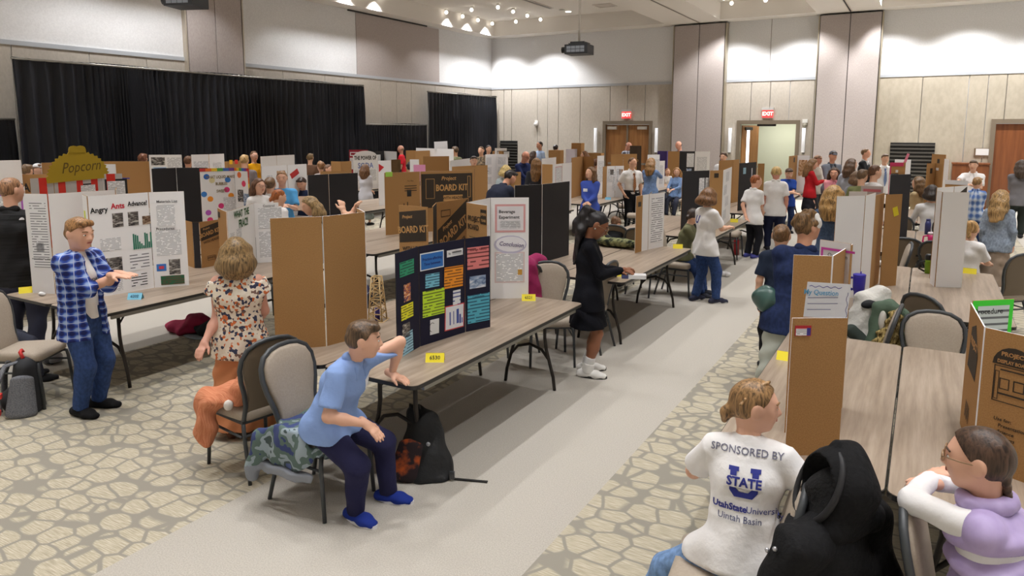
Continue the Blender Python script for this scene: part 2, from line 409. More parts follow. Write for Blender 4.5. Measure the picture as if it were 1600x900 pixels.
def exit_sign(px, py, label):
    x, _, z = aty(px, py, WY); t = thing('exit_sign', label, 'sign', (x, WY-.06, z))
    MB().box((-.19, -.02, .08), (.19, .045, .17)).obj('housing', mat((190, 188, 186), .5), t)
    MB().box((-.17, 0, -.16), (.17, .02, .08)).obj('panel', emat((255, 60, 62), .9), t)
    MB().box((-.16, -.01, -.19), (.16, .03, -.17)).obj('base_rail', mat((150, 120, 112), .5), t)
    me = text_mesh('EXIT', .17, .03).copy(); me.materials.append(emat((255, 214, 200), 1.3)); me.transform(frame((0, -.004, -.04), (1, 0, 0), (0, -1, 0)))
    link('lettering', me, t)
exit_sign(979.5, 178, 'glowing red exit sign above the closed double doors'); exit_sign(1200, 176, 'glowing red exit sign above the open doorway')
for px, nm in ((932, 'left of the closed double doors'), (1027, 'right of the closed double doors'), (1142, 'left of the open doorway'), (1257, 'right of the open doorway')):
    x, _, z1 = aty(px, 200, WY); z0 = aty(px, 238, WY)[2]
    t = thing('wall_light', 'tall white tube wall light '+nm, 'light', (x, WY-.03, (z0+z1)/2), group='tube wall lights')
    MB().lathe([(.055, z0-z1+.0), (.055, 0)], (0, -.06, (z1-z0)/2), 12).obj('tube', emat((236, 238, 242), .22), t)
    MB().box((-.03, -.07, (z0-z1)/2-.06), (.03, .03, (z0-z1)/2)).obj('bracket', M_METAL, t)
x, _, z = aty(1258, 192, WY); t = thing('fire_strobe', 'small white strobe and speaker unit above a tube wall light', 'alarm', (x, WY-.02, z))
MB().cbox((0, -.01, .06), (.16, .05, .12)).obj('strobe', mat((230, 230, 226), .5), t); MB().ball((0, -.03, -.08), .08, 10).obj('speaker', mat((150, 145, 130), .5), t)
x, _, z = aty(839, 193, WY); t = thing('camera_dome', 'small white wall camera on the beige panels near the corner', 'camera', (x, WY-.03, z))
MB().cbox((0, 0, .08), (.14, .06, .1)).obj('mount', mat((226, 224, 220), .5), t); MB().ball((0, -.06, -.03), .09, 10).obj('dome', mat((216, 214, 212), .3), t)
x, _, z = aty(1535, 238, WY); t = thing('room_sign', 'white room plaque beside the right wooden door', 'sign', (x, WY-.03, z))
MB().cbox((0, 0, 0), (.42, .02, .24)).obj('plate', mat((120, 100, 80), .5), t); MB().cbox((.02, -.012, .01), (.38, .01, .19)).obj('face', mat((226, 226, 226), .5), t)
def grille(px0, px1, py0, label):
    x0 = aty(px0, 230, WY)[0]; x1 = aty(px1, 230, WY)[0]; z1 = aty((px0+px1)/2, py0, WY)[2]
    t = thing('wall_grille', label, 'vent', ((x0+x1)/2, WY-.02, 0)); wv = (x1-x0)/2
    MB().box((-wv, -.01, .15), (wv, .02, z1)).obj('back_plate', mat((24, 24, 24), .6), t)
    k = .2
    me = MB().box((-wv, -.05, 0), (wv, -.01, .05)).mesh('slat', mat((92, 90, 86), .4, .4))
    while k < z1-.05: link('slat', me, t, (0, 0, k)); k += .115
grille(1391, 1461, 223, 'black louvred air grille on the right of the back wall'); grille(782, 809, 220, 'black louvred air grille beside the corner drape')
x0 = aty(1484, 262, WY)[0]; x1 = aty(1547, 262, WY)[0]
t = thing('credenza', 'low wooden cabinet against the wall beside the right door', 'cabinet', ((x0+x1)/2, WY-.3, 0)); wv = (x1-x0)/2-.05
MB().box((-wv, -.2, 0), (wv, .24, 1.30)).obj('body', M_DOOR3, t)
MB().box((-wv-.02, -.23, 1.30), (wv+.02, .25, 1.34)).obj('top', M_DOOR3, t)
for s in (-1, 1): MB().box((s*wv/2-wv/2+.02, -.215, .08), (s*wv/2+wv/2-.02, -.2, 1.26)).obj('door', M_DOOR3, t)
# projectors
def projector(px, py, y, rz, label, big=1.0):
    x, _, z = aty(px, py, y)
    t = thing('projector', label, 'projector', (x, y, z), rz)
    MB().box((-.33*big, -.3*big, -.13*big), (.33*big, .3*big, .13*big)).obj('body', mat((34, 35, 38), .5), t)
    MB().box((-.20*big, -.2*big, .13*big), (.20*big, .2*big, .21*big)).obj('mount', mat((26, 26, 28), .5), t)
    MB().box((-.28*big, -.12*big, .16*big), (.28*big, .12*big, .18*big)).obj('mount_arm', mat((30, 30, 32), .5), t)
    MB().lathe([(.035, .21*big), (.035, CT-z)], (0, 0, 0), 10).obj('ceiling_pole', mat((220, 216, 210), .5), t)
    b = MB(); b.tube([(-.46*big, -.12*big, 0), (-.33*big, -.12*big, 0)], .085*big, 14); b.obj('lens', mat((18, 18, 20), .25), t)
    v = MB()
    for i in range(4):
        for j in range(2): v.cbox((-.21*big+i*.13*big, -.303*big, -.045*big+j*.09*big), (.115*big, .008, .075*big))
    v.obj('vent_window', mat((122, 126, 132), .4), t)
    return t
projector(905, 78, 18.5, .12, 'black projector hanging on a white pole near the back wall')
projector(291, 2, 9.6, .35, 'black projector hung at the top left, cut off by the frame edge', .95)
# ceiling vents
def cvent(px, py, wx, wy, rz, label, z=CT, dark=(110, 105, 98)):
    x, y, _ = at(px, py, z); t = thing('ceiling_vent', label, 'vent', (x, y, z-.006), rz)
    b = MB(); b.box((-wx, -wy, -.02), (wx, -wy+.03, .004)); b.box((-wx, wy-.03, -.02), (wx, wy, .004)); b.box((-wx, -wy+.03, -.02), (-wx+.03, wy-.03, .004)); b.box((wx-.03, -wy+.03, -.02), (wx, wy-.03, .004)); b.obj('frame', mat((205, 198, 190), .5), t)
    MB().box((-wx+.03, -wy+.03, -.008), (wx-.03, wy-.03, .002)).obj('grille', mat(dark, .6), t)
cvent(838, 5, .10, 1.1, 0, 'long linear slot vent in the left coffer'); cvent(945, 8, .32, .32, 0, 'square air vent in the left coffer near the projector', dark=(190, 182, 174))
for px, py in ((888, 18), (878, 15)):
    x, y, _ = at(px, py, CT); t = thing('downlight', 'small recessed ceiling disc near the projector pole'+('' if px == 888 else ', unlit and farther left'), 'light', (x, y, CT-.004))
    MB().lathe([(.10, 0), (.10, -.012), (.085, -.014)], (0, 0, 0), 14).obj('disc', emat((255, 250, 240), 3) if px == 888 else mat((170, 165, 158), .5), t)
# ---------------------------------------------------------------- drapes
def m_drape():
    return m_noise('drape', (24, 26, 31), (36, 38, 45), (3, 3, .6), .45)
def drape(label, y0, y1, z1, x, seed, rod=True):
    rnd = random.Random(seed); t = thing('drape', label, 'curtain', (x, (y0+y1)/2, 0), group=None); L = (y1-y0)
    n = int(L/.022); m = 9; vs = []; fs = []
    ph = []; p = 0
    for i in range(n+1):
        p += .022*2*PI/(.16+.10*math.sin(i*.013*3+seed)+.05*math.sin(i*.031)); ph.append(p)
    for j in range(m+1):
        z = z1*(1-j/m)+.02*(j/m); k = min(1, j/2.0)
        for i in range(n+1):
            a = .014+.03*k
            yy = -L/2+L*i/n
            xx = a*math.sin(ph[i]+.25*math.sin(j*.6+i*.02))+.02*k*math.sin(i*.055+seed)
            vs.append((xx, yy+.012*math.sin(ph[i]*2), z-(.012*math.sin(i*.05) if j == 0 else 0)))
    W = n+1
    for j in range(m):
        for i in range(n): fs.append((j*W+i, (j+1)*W+i, (j+1)*W+i+1, j*W+i+1))
    MB().add(vs, fs, 0, True).obj('cloth', m_drape(), t)
    MB().tube([(-.0, -L/2, z1-.03), (0, L/2, z1-.03)], .022, 8).obj('rod', M_METAL, t)
    for yy in (-L/2+.22, L/2-.22):
        MB().tube([(-.13, yy, 0), (-.13, yy, z1-.03)], .02, 8).obj('upright', M_METAL, t)
drape('long tall black drape along the left wall', 7.2, 17.05, 3.64, -15.15, 1)
drape('tall black drape in the far left corner', 20.3, 24.95, 3.62, -15.15, 2)
drape('low black drape between the two tall drapes', 17.07, 20.28, 2.47, -15.17, 3)
drape('low black drape at the left edge of the photograph', 3.5, 7.18, 2.49, -15.17, 4)
# ---------------------------------------------------------------- folding tables
TW, TL, TZ = .762, 2.44, .74
def rrect(wx, wy, r, n=5):
    p = []
    for cx, cy, a0 in ((wx-r, wy-r, 0), (-wx+r, wy-r, 90), (-wx+r, -wy+r, 180), (wx-r, -wy+r, 270)):
        for k in range(n+1):
            a = math.radians(a0+90*k/n); p.append((cx+r*math.cos(a), cy+r*math.sin(a)))
    return p
def make_table(label):
    t = thing('folding_table', label, 'table', group='wood-grain folding tables')
    MB().prism(rrect(TW/2-.004, TL/2-.004, .05), TZ-.014, TZ).obj('tabletop', M_TABLE, t)
    MB().prism(rrect(TW/2, TL/2, .053), TZ-.026, TZ-.002).obj('edge_band', M_DARK, t)
    for s in (-1, 1): MB().box((s*(TW/2-.03)-.01, -TL/2+.12, TZ-.062), (s*(TW/2-.03)+.01, TL/2-.12, TZ-.026)).obj('side_rail', M_METAL, t)
    for e in (-1, 1):
        y = e*(TL/2-.30)
        for s in (-1, 1):
            MB().tube([(s*.15, y, TZ-.03), (s*.15, y, .46), (s*.165, y, .36), (s*.20, y, .24), (s*.235, y, .12), (s*.25, y, .0)], .0155, 8).obj('leg', M_LEG, t)
        b = MB(); b.tube([(-.225, y, .15), (-.19, y, .27), (-.12, y, .35), (0, y, .385), (.12, y, .35), (.19, y, .27), (.225, y, .15)], .0135, 8)
        b.obj('arch', M_LEG, t)
        b = MB(); b.tube([(-.17, y, TZ-.05), (.17, y, TZ-.05)], .013, 8); b.tube([(-.15, y, .56), (-.08, y-e*.10, .62), (-.04, y-e*.42, TZ-.05)], .010, 6); b.tube([(.15, y, .56), (.08, y-e*.10, .62), (.04, y-e*.42, TZ-.05)], .010, 6)
        b.obj('fold_brace', M_LEG, t)
    return t
ROWY = [3.26, 6.68, 10.10, 13.52, 16.94, 20.36]
PAIRS = {'right': -.05, 'center': -3.322, 'left': -6.605, 'far left': -9.876, 'wall': -13.145}
ORD = ('nearest row', 'second row', 'third row', 'fourth row', 'fifth row', 'back row')
tb = None
for pn, cx in PAIRS.items():
    for ri, y in enumerate(ROWY):
        if (ri == 5 and pn in ('right', 'center')): continue
        for s in (-1, 1):
            lb = 'folding table in the %s of the %s line of tables, %s half' % (ORD[ri], pn, 'left' if s < 0 else 'right')
            loc = (cx+s*(TW/2+.003), y+TL/2, 0)
            if tb is None: tb = make_table(lb); tb.location = loc
            else: copy_thing(tb, loc, 0, lb)
def on_table(x, y, m=0):
    return any(abs(x-cx) < .766+m and any(r-m < y < r+2.44+m for r in (ROWY[:5] if cx > -4 else ROWY)) for cx in PAIRS.values())
# ---------------------------------------------------------------- banquet chairs (local front = +y)
def make_chair(label):
    t = thing('banquet_chair', label, 'chair', group='beige padded banquet chairs')
    # balloon outline of the back in its own plane (u sideways, v up), leaning back
    def bk(u, v, off=0): return (u, -.185-off-.20*v+.02*math.cos(v*3), .40+v*1.04)
    def outline(k):
        pts = []
        prof = [(0, .155), (.10, .15), (.18, .165), (.27, .195), (.35, .21), (.42, .203), (.475, .17), (.508, .11), (.52, .04)]
        for v, u in prof: pts.append((u*k, v))
        return [(-u, v) for u, v in pts][::1]+[(u, v) for u, v in reversed(pts)]
    fr = [bk(u, v) for u, v in outline(1)]
    fr = [(-.155, -.15, .40)]+fr+[(.155, -.15, .40)]
    MB().tube(fr, .0155, 10).obj('back_frame', M_CHFRAME, t)
    inner = [(u*.90, .05+(v)*.885) for u, v in outline(1)]
    N = len(inner)
    def pad(o0, o1, inset):
        vs = []; fs = []
        for k, (sc, of) in enumerate(((1, o0), (1, o1*.55), (.93, o1*.9), (.6, o1*1.1))):
            cv = .30
            for u, v in inner: vs.append(bk(u*sc, cv+(v-cv)*sc, -of))
        for k in range(3):
            for i in range(N): fs.append((k*N+i, k*N+(i+1) % N, (k+1)*N+(i+1) % N, (k+1)*N+i))
        fs.append(tuple(3*N+i for i in range(N)))
        return vs, fs
    vs, fs = pad(0, .030, 0); MB().add(vs, fs, 0, True).obj('back_pad', M_PAD, t)
    vs, fs = pad(0, -.012, 0); MB().add(vs, [f[::-1] for f in fs], 0, True).obj('back_panel', M_PADBACK, t)
    # seat: rounded cushion, wider at the front
    def so(k, z, r=.06):
        p = []
        for (cx, cy, a0) in ((.215, .215, 0), (-.215, .215, 90), (-.175, -.185, 180), (.175, -.185, 270)):
            sx = (1 if cx > 0 else -1); sy = 1 if cy > 0 else -1
            for i in range(5):
                a = math.radians(a0+22.5*i)
                p.append(((cx-sx*r+r*math.cos(a))*k, (cy-sy*r+r*math.sin(a))*k, z))
        return p
    layers = [so(.97, .395), so(1.02, .405), so(1.03, .435), so(1.0, .458), so(.9, .470), so(.5, .477)]
    vs = [v for ly in layers for v in ly]; N = 20; fs = [tuple(range(N-1, -1, -1))]
    for k in range(5):
        for i in range(N): fs.append((k*N+i, k*N+(i+1) % N, (k+1)*N+(i+1) % N, (k+1)*N+i))
    fs.append(tuple(5*N+i for i in range(N)))
    MB().add(vs, fs, 0, True).obj('seat', M_PAD, t)
    MB().prism([(-.17, -.17), (.17, -.17), (.20, .195), (-.20, .195)], .375, .396).obj('seat_frame', M_CHFRAME, t)
    for s in (-1, 1):
        MB().tube([(s*.17, .19, .385), (s*.195, .205, .375), (s*.205, .21, .33), (s*.215, .235, .0)], [.013, .014, .014, .0125], 8).obj('leg', M_CHFRAME, t)
        MB().tube([(s*.155, -.15, .40), (s*.165, -.175, .33), (s*.185, -.26, 0)], [.014, .014, .0125], 8).obj('leg', M_CHFRAME, t)
    b = MB(); b.tube([(-.2, .212, .30), (-.186, -.18, .30)], .009, 6); b.tube([(.2, .212, .30), (.186, -.18, .30)], .009, 6); b.tube([(-.17, -.185, .30), (.17, -.185, .30)], .009, 6)
    b.obj('stretcher', M_CHFRAME, t)
    return t
ch0 = None
def chair(x, y, deg, label):
    """deg: heading of the chair's front, 0 = +x, 90 = +y (away from the camera)"""
    global ch0
    rz = math.radians(deg-90)
    if ch0 is None: ch0 = make_chair(label); ch0.location = (x, y, 0); ch0.rotation_euler = (0, 0, rz); return ch0
    return copy_thing(ch0, (x, y, 0), rz, label)
CH = [
 (-3.12, 3.03, 0, "beige chair under the seated boy, camouflage jacket hanging over its seat"),
 (-3.84, 3.13, 169, "beige chair with an orange knit sweater on it, facing left"),
 (-6.41, 2.97, 32, "beige chair at the left edge behind the grey backpack"),
 (-3.10, 6.12, -57, "beige chair just left of the girl in the black dress"),
 (-2.98, 6.70, 180, "beige chair mostly hidden behind the girl in the black dress"),
 (-3.62, 6.25, 150, "beige chair under the magenta jacket behind the white drink board"),
 (-2.90, 9.62, 2, "beige chair under the seated child in the olive sweatshirt"),
 (-.60, 2.84, 186, "beige chair under the girl in the white sponsor shirt, black coat over its back"),
 (.31, 2.84, -4, "beige chair seen edge-on under the arms of the girl in lilac"),
 (-.37, 6.10, 176, "beige chair holding the white and green jackets, pad edge-on"),
 (.24, 6.80, 48, "beige chair pushed under the second right table, brown back panel showing"),
 (.18, 5.74, -80, "beige chair with its light pad facing the camera behind the near right tables"),
 (-.20, 10.33, 100, "beige chair at the third right tables, widest brown back panel"),
 (-.36, 9.62, 186, "beige chair edge-on in the second gap of the right tables"),
 (.29, 10.20, 70, "beige chair behind the green bottle on the right tables"),
 (-3.0, 12.95, 0, "beige chair behind the red-haired boy"),
 (-3.80, 9.62, 100, "beige chair under the camouflage jacket in the center tables"),
 (-3.28, 9.45, 80, "beige chair under the child in the black shirt"),
 (-6.30, 16.45, 20, "beige chair behind the boy with the striped tie"),
 (-5.35, 14.7, 200, "beige chair beside the fourth table on the left line"),
 (-6.15, 19.9, 0, "beige chair under the farther seated girl in white"),
 (-5.50, 18.55, 185, "beige chair under the seated long-haired girl in the blue jacket"),
 (-6.6, 9.6, 90, "beige chair behind the big brown kit board"),
 (-7.0, 6.2, 160, "beige chair among the children behind the fraction board"),
 (.38, 13.05, 90, "beige chair under the girl with her hand to her mouth"),
 (-.25, 13.0, 80, "beige chair behind the dark board on the right tables"),
 (.83, 9.62, 130, "beige chair under the white-shirted child behind the right white board"),
 (-9.4, 6.15, 150, "beige chair in the first gap of the far left tables"),
]
for c in CH: chair(*c)
# ---------------------------------------------------------------- implicit-surface modeller (for bodies, clothes, bags)
def V(*a): return np.array(a, float)
def nrm(v): v = np.asarray(v, float); return v/(np.linalg.norm(v)+1e-9)
def cone(a, b, ra, rb, k=70, flat=False): return ('c', V(*a), V(*b), ra, rb, k, flat)
def econe(a, b, side, ra, rb, k=60, flat=True): return ('ec', V(*a), V(*b), nrm(side), ra, rb, k, flat)
def ell(c, R, rad, k=90, cuts=()): return ('s', V(*c), np.asarray(R, float), V(*rad), k, cuts)
def prim_bounds(p):
    t = p[0]
    if t == 'c': r = max(p[3], p[4]); return np.minimum(p[1], p[2])-r, np.maximum(p[1], p[2])+r
    if t == 'ec': r = max(p[4]+p[5]); return np.minimum(p[1], p[2])-r, np.maximum(p[1], p[2])+r
    r = np.abs(p[2]).T @ p[3]; return p[1]-r, p[1]+r
def prim_dist(p, X):
    t = p[0]
    if t == 'c':
        a, b, ra, rb, k, flat = p[1:]
        ab = b-a; L2 = ab@ab+1e-12; d = X-a; u = d@ab/L2; uc = np.clip(u, 0, 1)
        q = d-uc[..., None]*ab; r = np.sqrt((q*q).sum(-1))-(ra+(rb-ra)*uc)
        if flat:
            L = math.sqrt(L2); r = np.maximum(r, np.maximum(-u*L, (u-1)*L))
        return r, k
    if t == 'ec':
        a, b, side, ra, rb, k, flat = p[1:]
        ab = b-a; L = np.linalg.norm(ab); ax = ab/L; s = nrm(side-ax*(side@ax)); f = np.cross(s, ax)
        d = X-a; u = d@ax; uc = np.clip(u/L, 0, 1)
        rx = ra[0]+(rb[0]-ra[0])*uc; ry = ra[1]+(rb[1]-ra[1])*uc
        w = np.zeros_like(u) if flat else u-uc*L
        x = d@s; y = d@f
        e = np.sqrt((x/rx)**2+(y/ry)**2+(w/np.minimum(rx, ry))**2)
        r = (e-1)*np.minimum(rx, ry)
        if flat: r = np.maximum(r, np.maximum(-u, u-L))
        return r, k
    c, R, rad, k, cuts = p[1:]
    d = X-c; l = d@R.T
    e = np.sqrt(((l/rad)**2).sum(-1)); e2 = np.sqrt(((l/rad**2)**2).sum(-1))+1e-9
    r = np.where(e > 1e-4, e*(e-1)/e2, -rad.min())
    for (n, o) in cuts: r = np.maximum(r, d@n-o)
    return r, k
def sdf_mesh(prims, h, warp=None, cuts=()):
    """smooth union of primitives -> (verts, quads) by surface nets; warp=(amp, freq) adds cloth folds"""
    bs = [prim_bounds(p) for p in prims]
    pad = 3*h+.012+(warp[0] if warp else 0)
    lo = np.min([b[0] for b in bs], 0)-pad; hi = np.max([b[1] for b in bs], 0)+pad
    n = np.ceil((hi-lo)/h).astype(int)+1
    F = np.zeros(n, np.float32)
    for p, (a, b) in zip(prims, bs):
        k = p[5] if p[0] == 'c' else p[6] if p[0] == 'ec' else p[4]
        m = min(.07, 4.0/k)+h+(warp[0] if warp else 0)
        i0 = np.maximum(((a-m-lo)/h).astype(int), 0); i1 = np.minimum(((b+m-lo)/h).astype(int)+2, n)
        g = [lo[i]+h*np.arange(i0[i], i1[i]) for i in range(3)]
        X = np.stack(np.meshgrid(*g, indexing='ij'), -1)
        if warp:
            A, fq = warp
            X = X+A*np.stack([np.sin(fq*(X[..., 2]+.6*X[..., 1])+1), np.sin(fq*1.13*(X[..., 0]-.5*X[..., 2])+2), .5*np.sin(fq*.9*(X[..., 0]+X[..., 1]))], -1)
        d, k = prim_dist(p, X)
        F[i0[0]:i1[0], i0[1]:i1[1], i0[2]:i1[2]] += np.exp(np.clip(-k*d, -40, 40))
    if len(cuts):
        g = [lo[i]+h*np.arange(n[i]) for i in range(3)]
        X = np.stack(np.meshgrid(*g, indexing='ij'), -1)
        for q in cuts:
            F = np.minimum(F, np.exp(np.clip(-250*q(X) if callable(q) else -q[2]*((X-q[0])@q[1]), -40, 40)))
    G = np.log(np.maximum(F, 1e-6)); ins = G > 0
    c = [ins[i:n[0]-1+i, j:n[1]-1+j, k:n[2]-1+k] for i in (0, 1) for j in (0, 1) for k in (0, 1)]
    s = sum(x.astype(np.int8) for x in c); act = (s > 0) & (s < 8)
    idx = -np.ones(act.shape, np.int32); ii = np.argwhere(act); idx[act] = np.arange(len(ii))
    P = np.zeros((len(ii), 3)); cnt = np.zeros(len(ii))
    co = [(i, j, k) for i in (0, 1) for j in (0, 1) for k in (0, 1)]
    gv = {q: G[ii[:, 0]+q[0], ii[:, 1]+q[1], ii[:, 2]+q[2]] for q in co}
    for q in co:
        for ax in range(3):
            if q[ax]: continue
            r = list(q); r[ax] = 1; r = tuple(r); a, b = gv[q], gv[r]; m = (a > 0) != (b > 0)
            t = np.where(m, a/np.where(m, a-b, 1), 0)
            pt = np.tile(np.array(q, float), (len(ii), 1)); pt[:, ax] += t
            P[m] += pt[m]; cnt[m] += 1
    P = lo+h*(ii+P/np.maximum(cnt, 1)[:, None])
    Q = []
    for ax in range(3):
        sl0 = [slice(None)]*3; sl1 = [slice(None)]*3; sl0[ax] = slice(0, -1); sl1[ax] = slice(1, None)
        A, B = ins[tuple(sl0)], ins[tuple(sl1)]
        e = np.argwhere(A != B); u, v = (ax+1) % 3, (ax+2) % 3
        ok = (e[:, u] > 0) & (e[:, v] > 0) & (e[:, u] < n[u]-1) & (e[:, v] < n[v]-1); e = e[ok]
        def cell(du, dv):
            f = e.copy(); f[:, u] += du; f[:, v] += dv; return idx[f[:, 0], f[:, 1], f[:, 2]]
        q = np.stack([cell(-1, -1), cell(0, -1), cell(0, 0), cell(-1, 0)], 1)
        fl = ~A[e[:, 0], e[:, 1], e[:, 2]]; q[fl] = q[fl][:, ::-1]
        Q.append(q)
    return P, np.concatenate(Q), (lo, h, G)
def np_mesh(name, parts, mats):
    """parts: (verts, faces-array, material index)"""
    vs = []; fs = []; mi = []; o = 0
    for (P, Q, m) in parts:
        vs.append(P); fs += (np.asarray(Q)+o).tolist() if isinstance(Q, np.ndarray) else [tuple(i+o for i in f) for f in Q]
        mi += [m]*len(Q); o += len(P)
    me = bpy.data.meshes.new(name); me.from_pydata(np.concatenate(vs).tolist(), [], fs)
    for m in mats: me.materials.append(m)
    me.polygons.foreach_set('material_index', mi); me.polygons.foreach_set('use_smooth', [True]*len(fs)); me.update()
    return me
def blob(name, prims, h, m, parent=None, warp=None, cuts=(), **k):
    P, Q, _ = sdf_mesh(prims, h, warp, cuts)
    return link(name, np_mesh(name, [(P, Q, 0)], [m]), parent, **k)
def ballm(c, R, rad, n=8):
    b = MB().ball((0, 0, 0), 1, n); v = np.array(b.v)*np.array(rad); return v@np.asarray(R)+np.array(c), b.f
def rotv(ax, a):
    return np.array(Matrix.Rotation(a, 3, Vector(ax)))
def ik(a, t, l1, l2, pole):
    d = t-a; L = np.linalg.norm(d); L = max(1e-3, L)
    if L > (l1+l2)*.995: t = a+d/L*(l1+l2)*.995; d = t-a; L = np.linalg.norm(d)
    x = (l1*l1-l2*l2+L*L)/(2*L); hh = math.sqrt(max(0, l1*l1-x*x)); u = d/L
    p = np.asarray(pole, float); p = nrm(p-u*(p@u))
    return a+u*x+p*hh, t
def m_skin(c): return mat(c, .5, spec=.35, key=('skin', c))
def m_hair(c):
    k = 'hair%d_%d_%d' % c; c2 = tuple(int(v*.55) for v in c); c3 = tuple(min(255, int(v*1.22+6)) for v in c)
    m, n, l, b = nmat(k)
    if n is None: return m
    t = n.new('ShaderNodeTexNoise'); t.inputs['Scale'].default_value = 1; t.inputs['Detail'].default_value = 3; t.inputs['Distortion'].default_value = .6
    l.new(mapping(n, l, (90, 90, 9)), t.inputs['Vector'])
    r = ramp(n, [(.32, c2), (.5, c), (.72, c3)]); l.new(t.outputs['Fac'], r.inputs[0]); l.new(r.outputs[0], b.inputs['Base Color'])
    b.inputs['Roughness'].default_value = .42; b.inputs['Specular IOR Level'].default_value = .4
    bp = n.new('ShaderNodeBump'); bp.inputs['Strength'].default_value = .35; bp.inputs['Distance'].default_value = .004
    l.new(t.outputs['Fac'], bp.inputs['Height']); l.new(bp.outputs[0], b.inputs['Normal'])
    return m
def cloth(c, kind='plain'):
    if isinstance(c, bpy.types.Material): return c
    return mat(c, .85, spec=.2, bump=(14, .35), key=('cloth', tuple(c)))
def hand_prims(w, d, palm, L, curl=.35, side=1, spread=.10, fk=330):
    """w wrist, d pointing direction, palm normal (towards what it faces), side=+1: thumb on +cross(d,palm)"""
    d = nrm(d); palm = nrm(palm-d*(palm@d)); s = np.cross(d, palm)*side
    pl = .50*L; pw = .20*L
    pr = [econe(w-d*.03*L, w+d*pl, s, (.13*L, .10*L), (.21*L, .085*L), 160, False)]
    for i, (o, ln) in enumerate(((.155, .44), (.055, .50), (-.05, .46), (-.15, .36))):
        a = w+d*pl*.93+s*o*L; sp = o*spread*6
        dirn = nrm(d+s*sp*.5); cur = curl*(.75+.15*i)
        seg = ln*L*np.array((.42, .32, .26)); p = a; ang = cur*.5
        for j in range(3):
            dd = dirn*math.cos(ang)+palm*math.sin(ang); q = p+dd*seg[j]
            r0 = (.052, .047, .043)[j]*L; r1 = (.047, .043, .034)[j]*L
            pr.append(cone(p, q, r0, r1, fk)); p = q; ang += cur*.8
    a = w+d*.12*L+s*.13*L; td = nrm(d*.65+s*.65+palm*.25); b = a+td*.25*L
    pr.append(cone(a, b, .075*L, .058*L, 220)); td2 = nrm(d*.9+s*.25+palm*.25); c = b+td2*.17*L; pr.append(cone(b, c, .055*L, .048*L, fk)); pr.append(cone(c, c+nrm(td2+palm*.2)*.12*L, .048*L, .038*L, fk))
    return pr
def mitten(w, d, palm, L, side):
    d = nrm(d); palm = nrm(palm-d*(palm@d)); s = np.cross(d, palm)*side
    return [econe(w-d*.03*L, w+d*.5*L, s, (.14*L, .11*L), (.22*L, .10*L), 160, False), econe(w+d*.48*L, w+nrm(d+palm*.35)*.92*L, s, (.20*L, .085*L), (.12*L, .07*L), 160, False), cone(w+d*.15*L+s*.12*L, w+d*.5*L+s*.28*L, .08*L, .06*L, 160)]
ARMP = {'down': (.10, .06, -.97), 'front': (-.30, .52, -.70), 'fold': (-.52, .42, -.52), 'write': (-.12, .72, -.52), 'hold': (-.22, .62, -.35), 'behind': (-.25, -.35, -.85), 'pocket': (.08, .10, -.84), 'hip': (.10, .0, -.78), 'table': (.05, .62, -.62), 'mouth': (-.35, .45, .12), 'point': (.05, .93, -.25)}
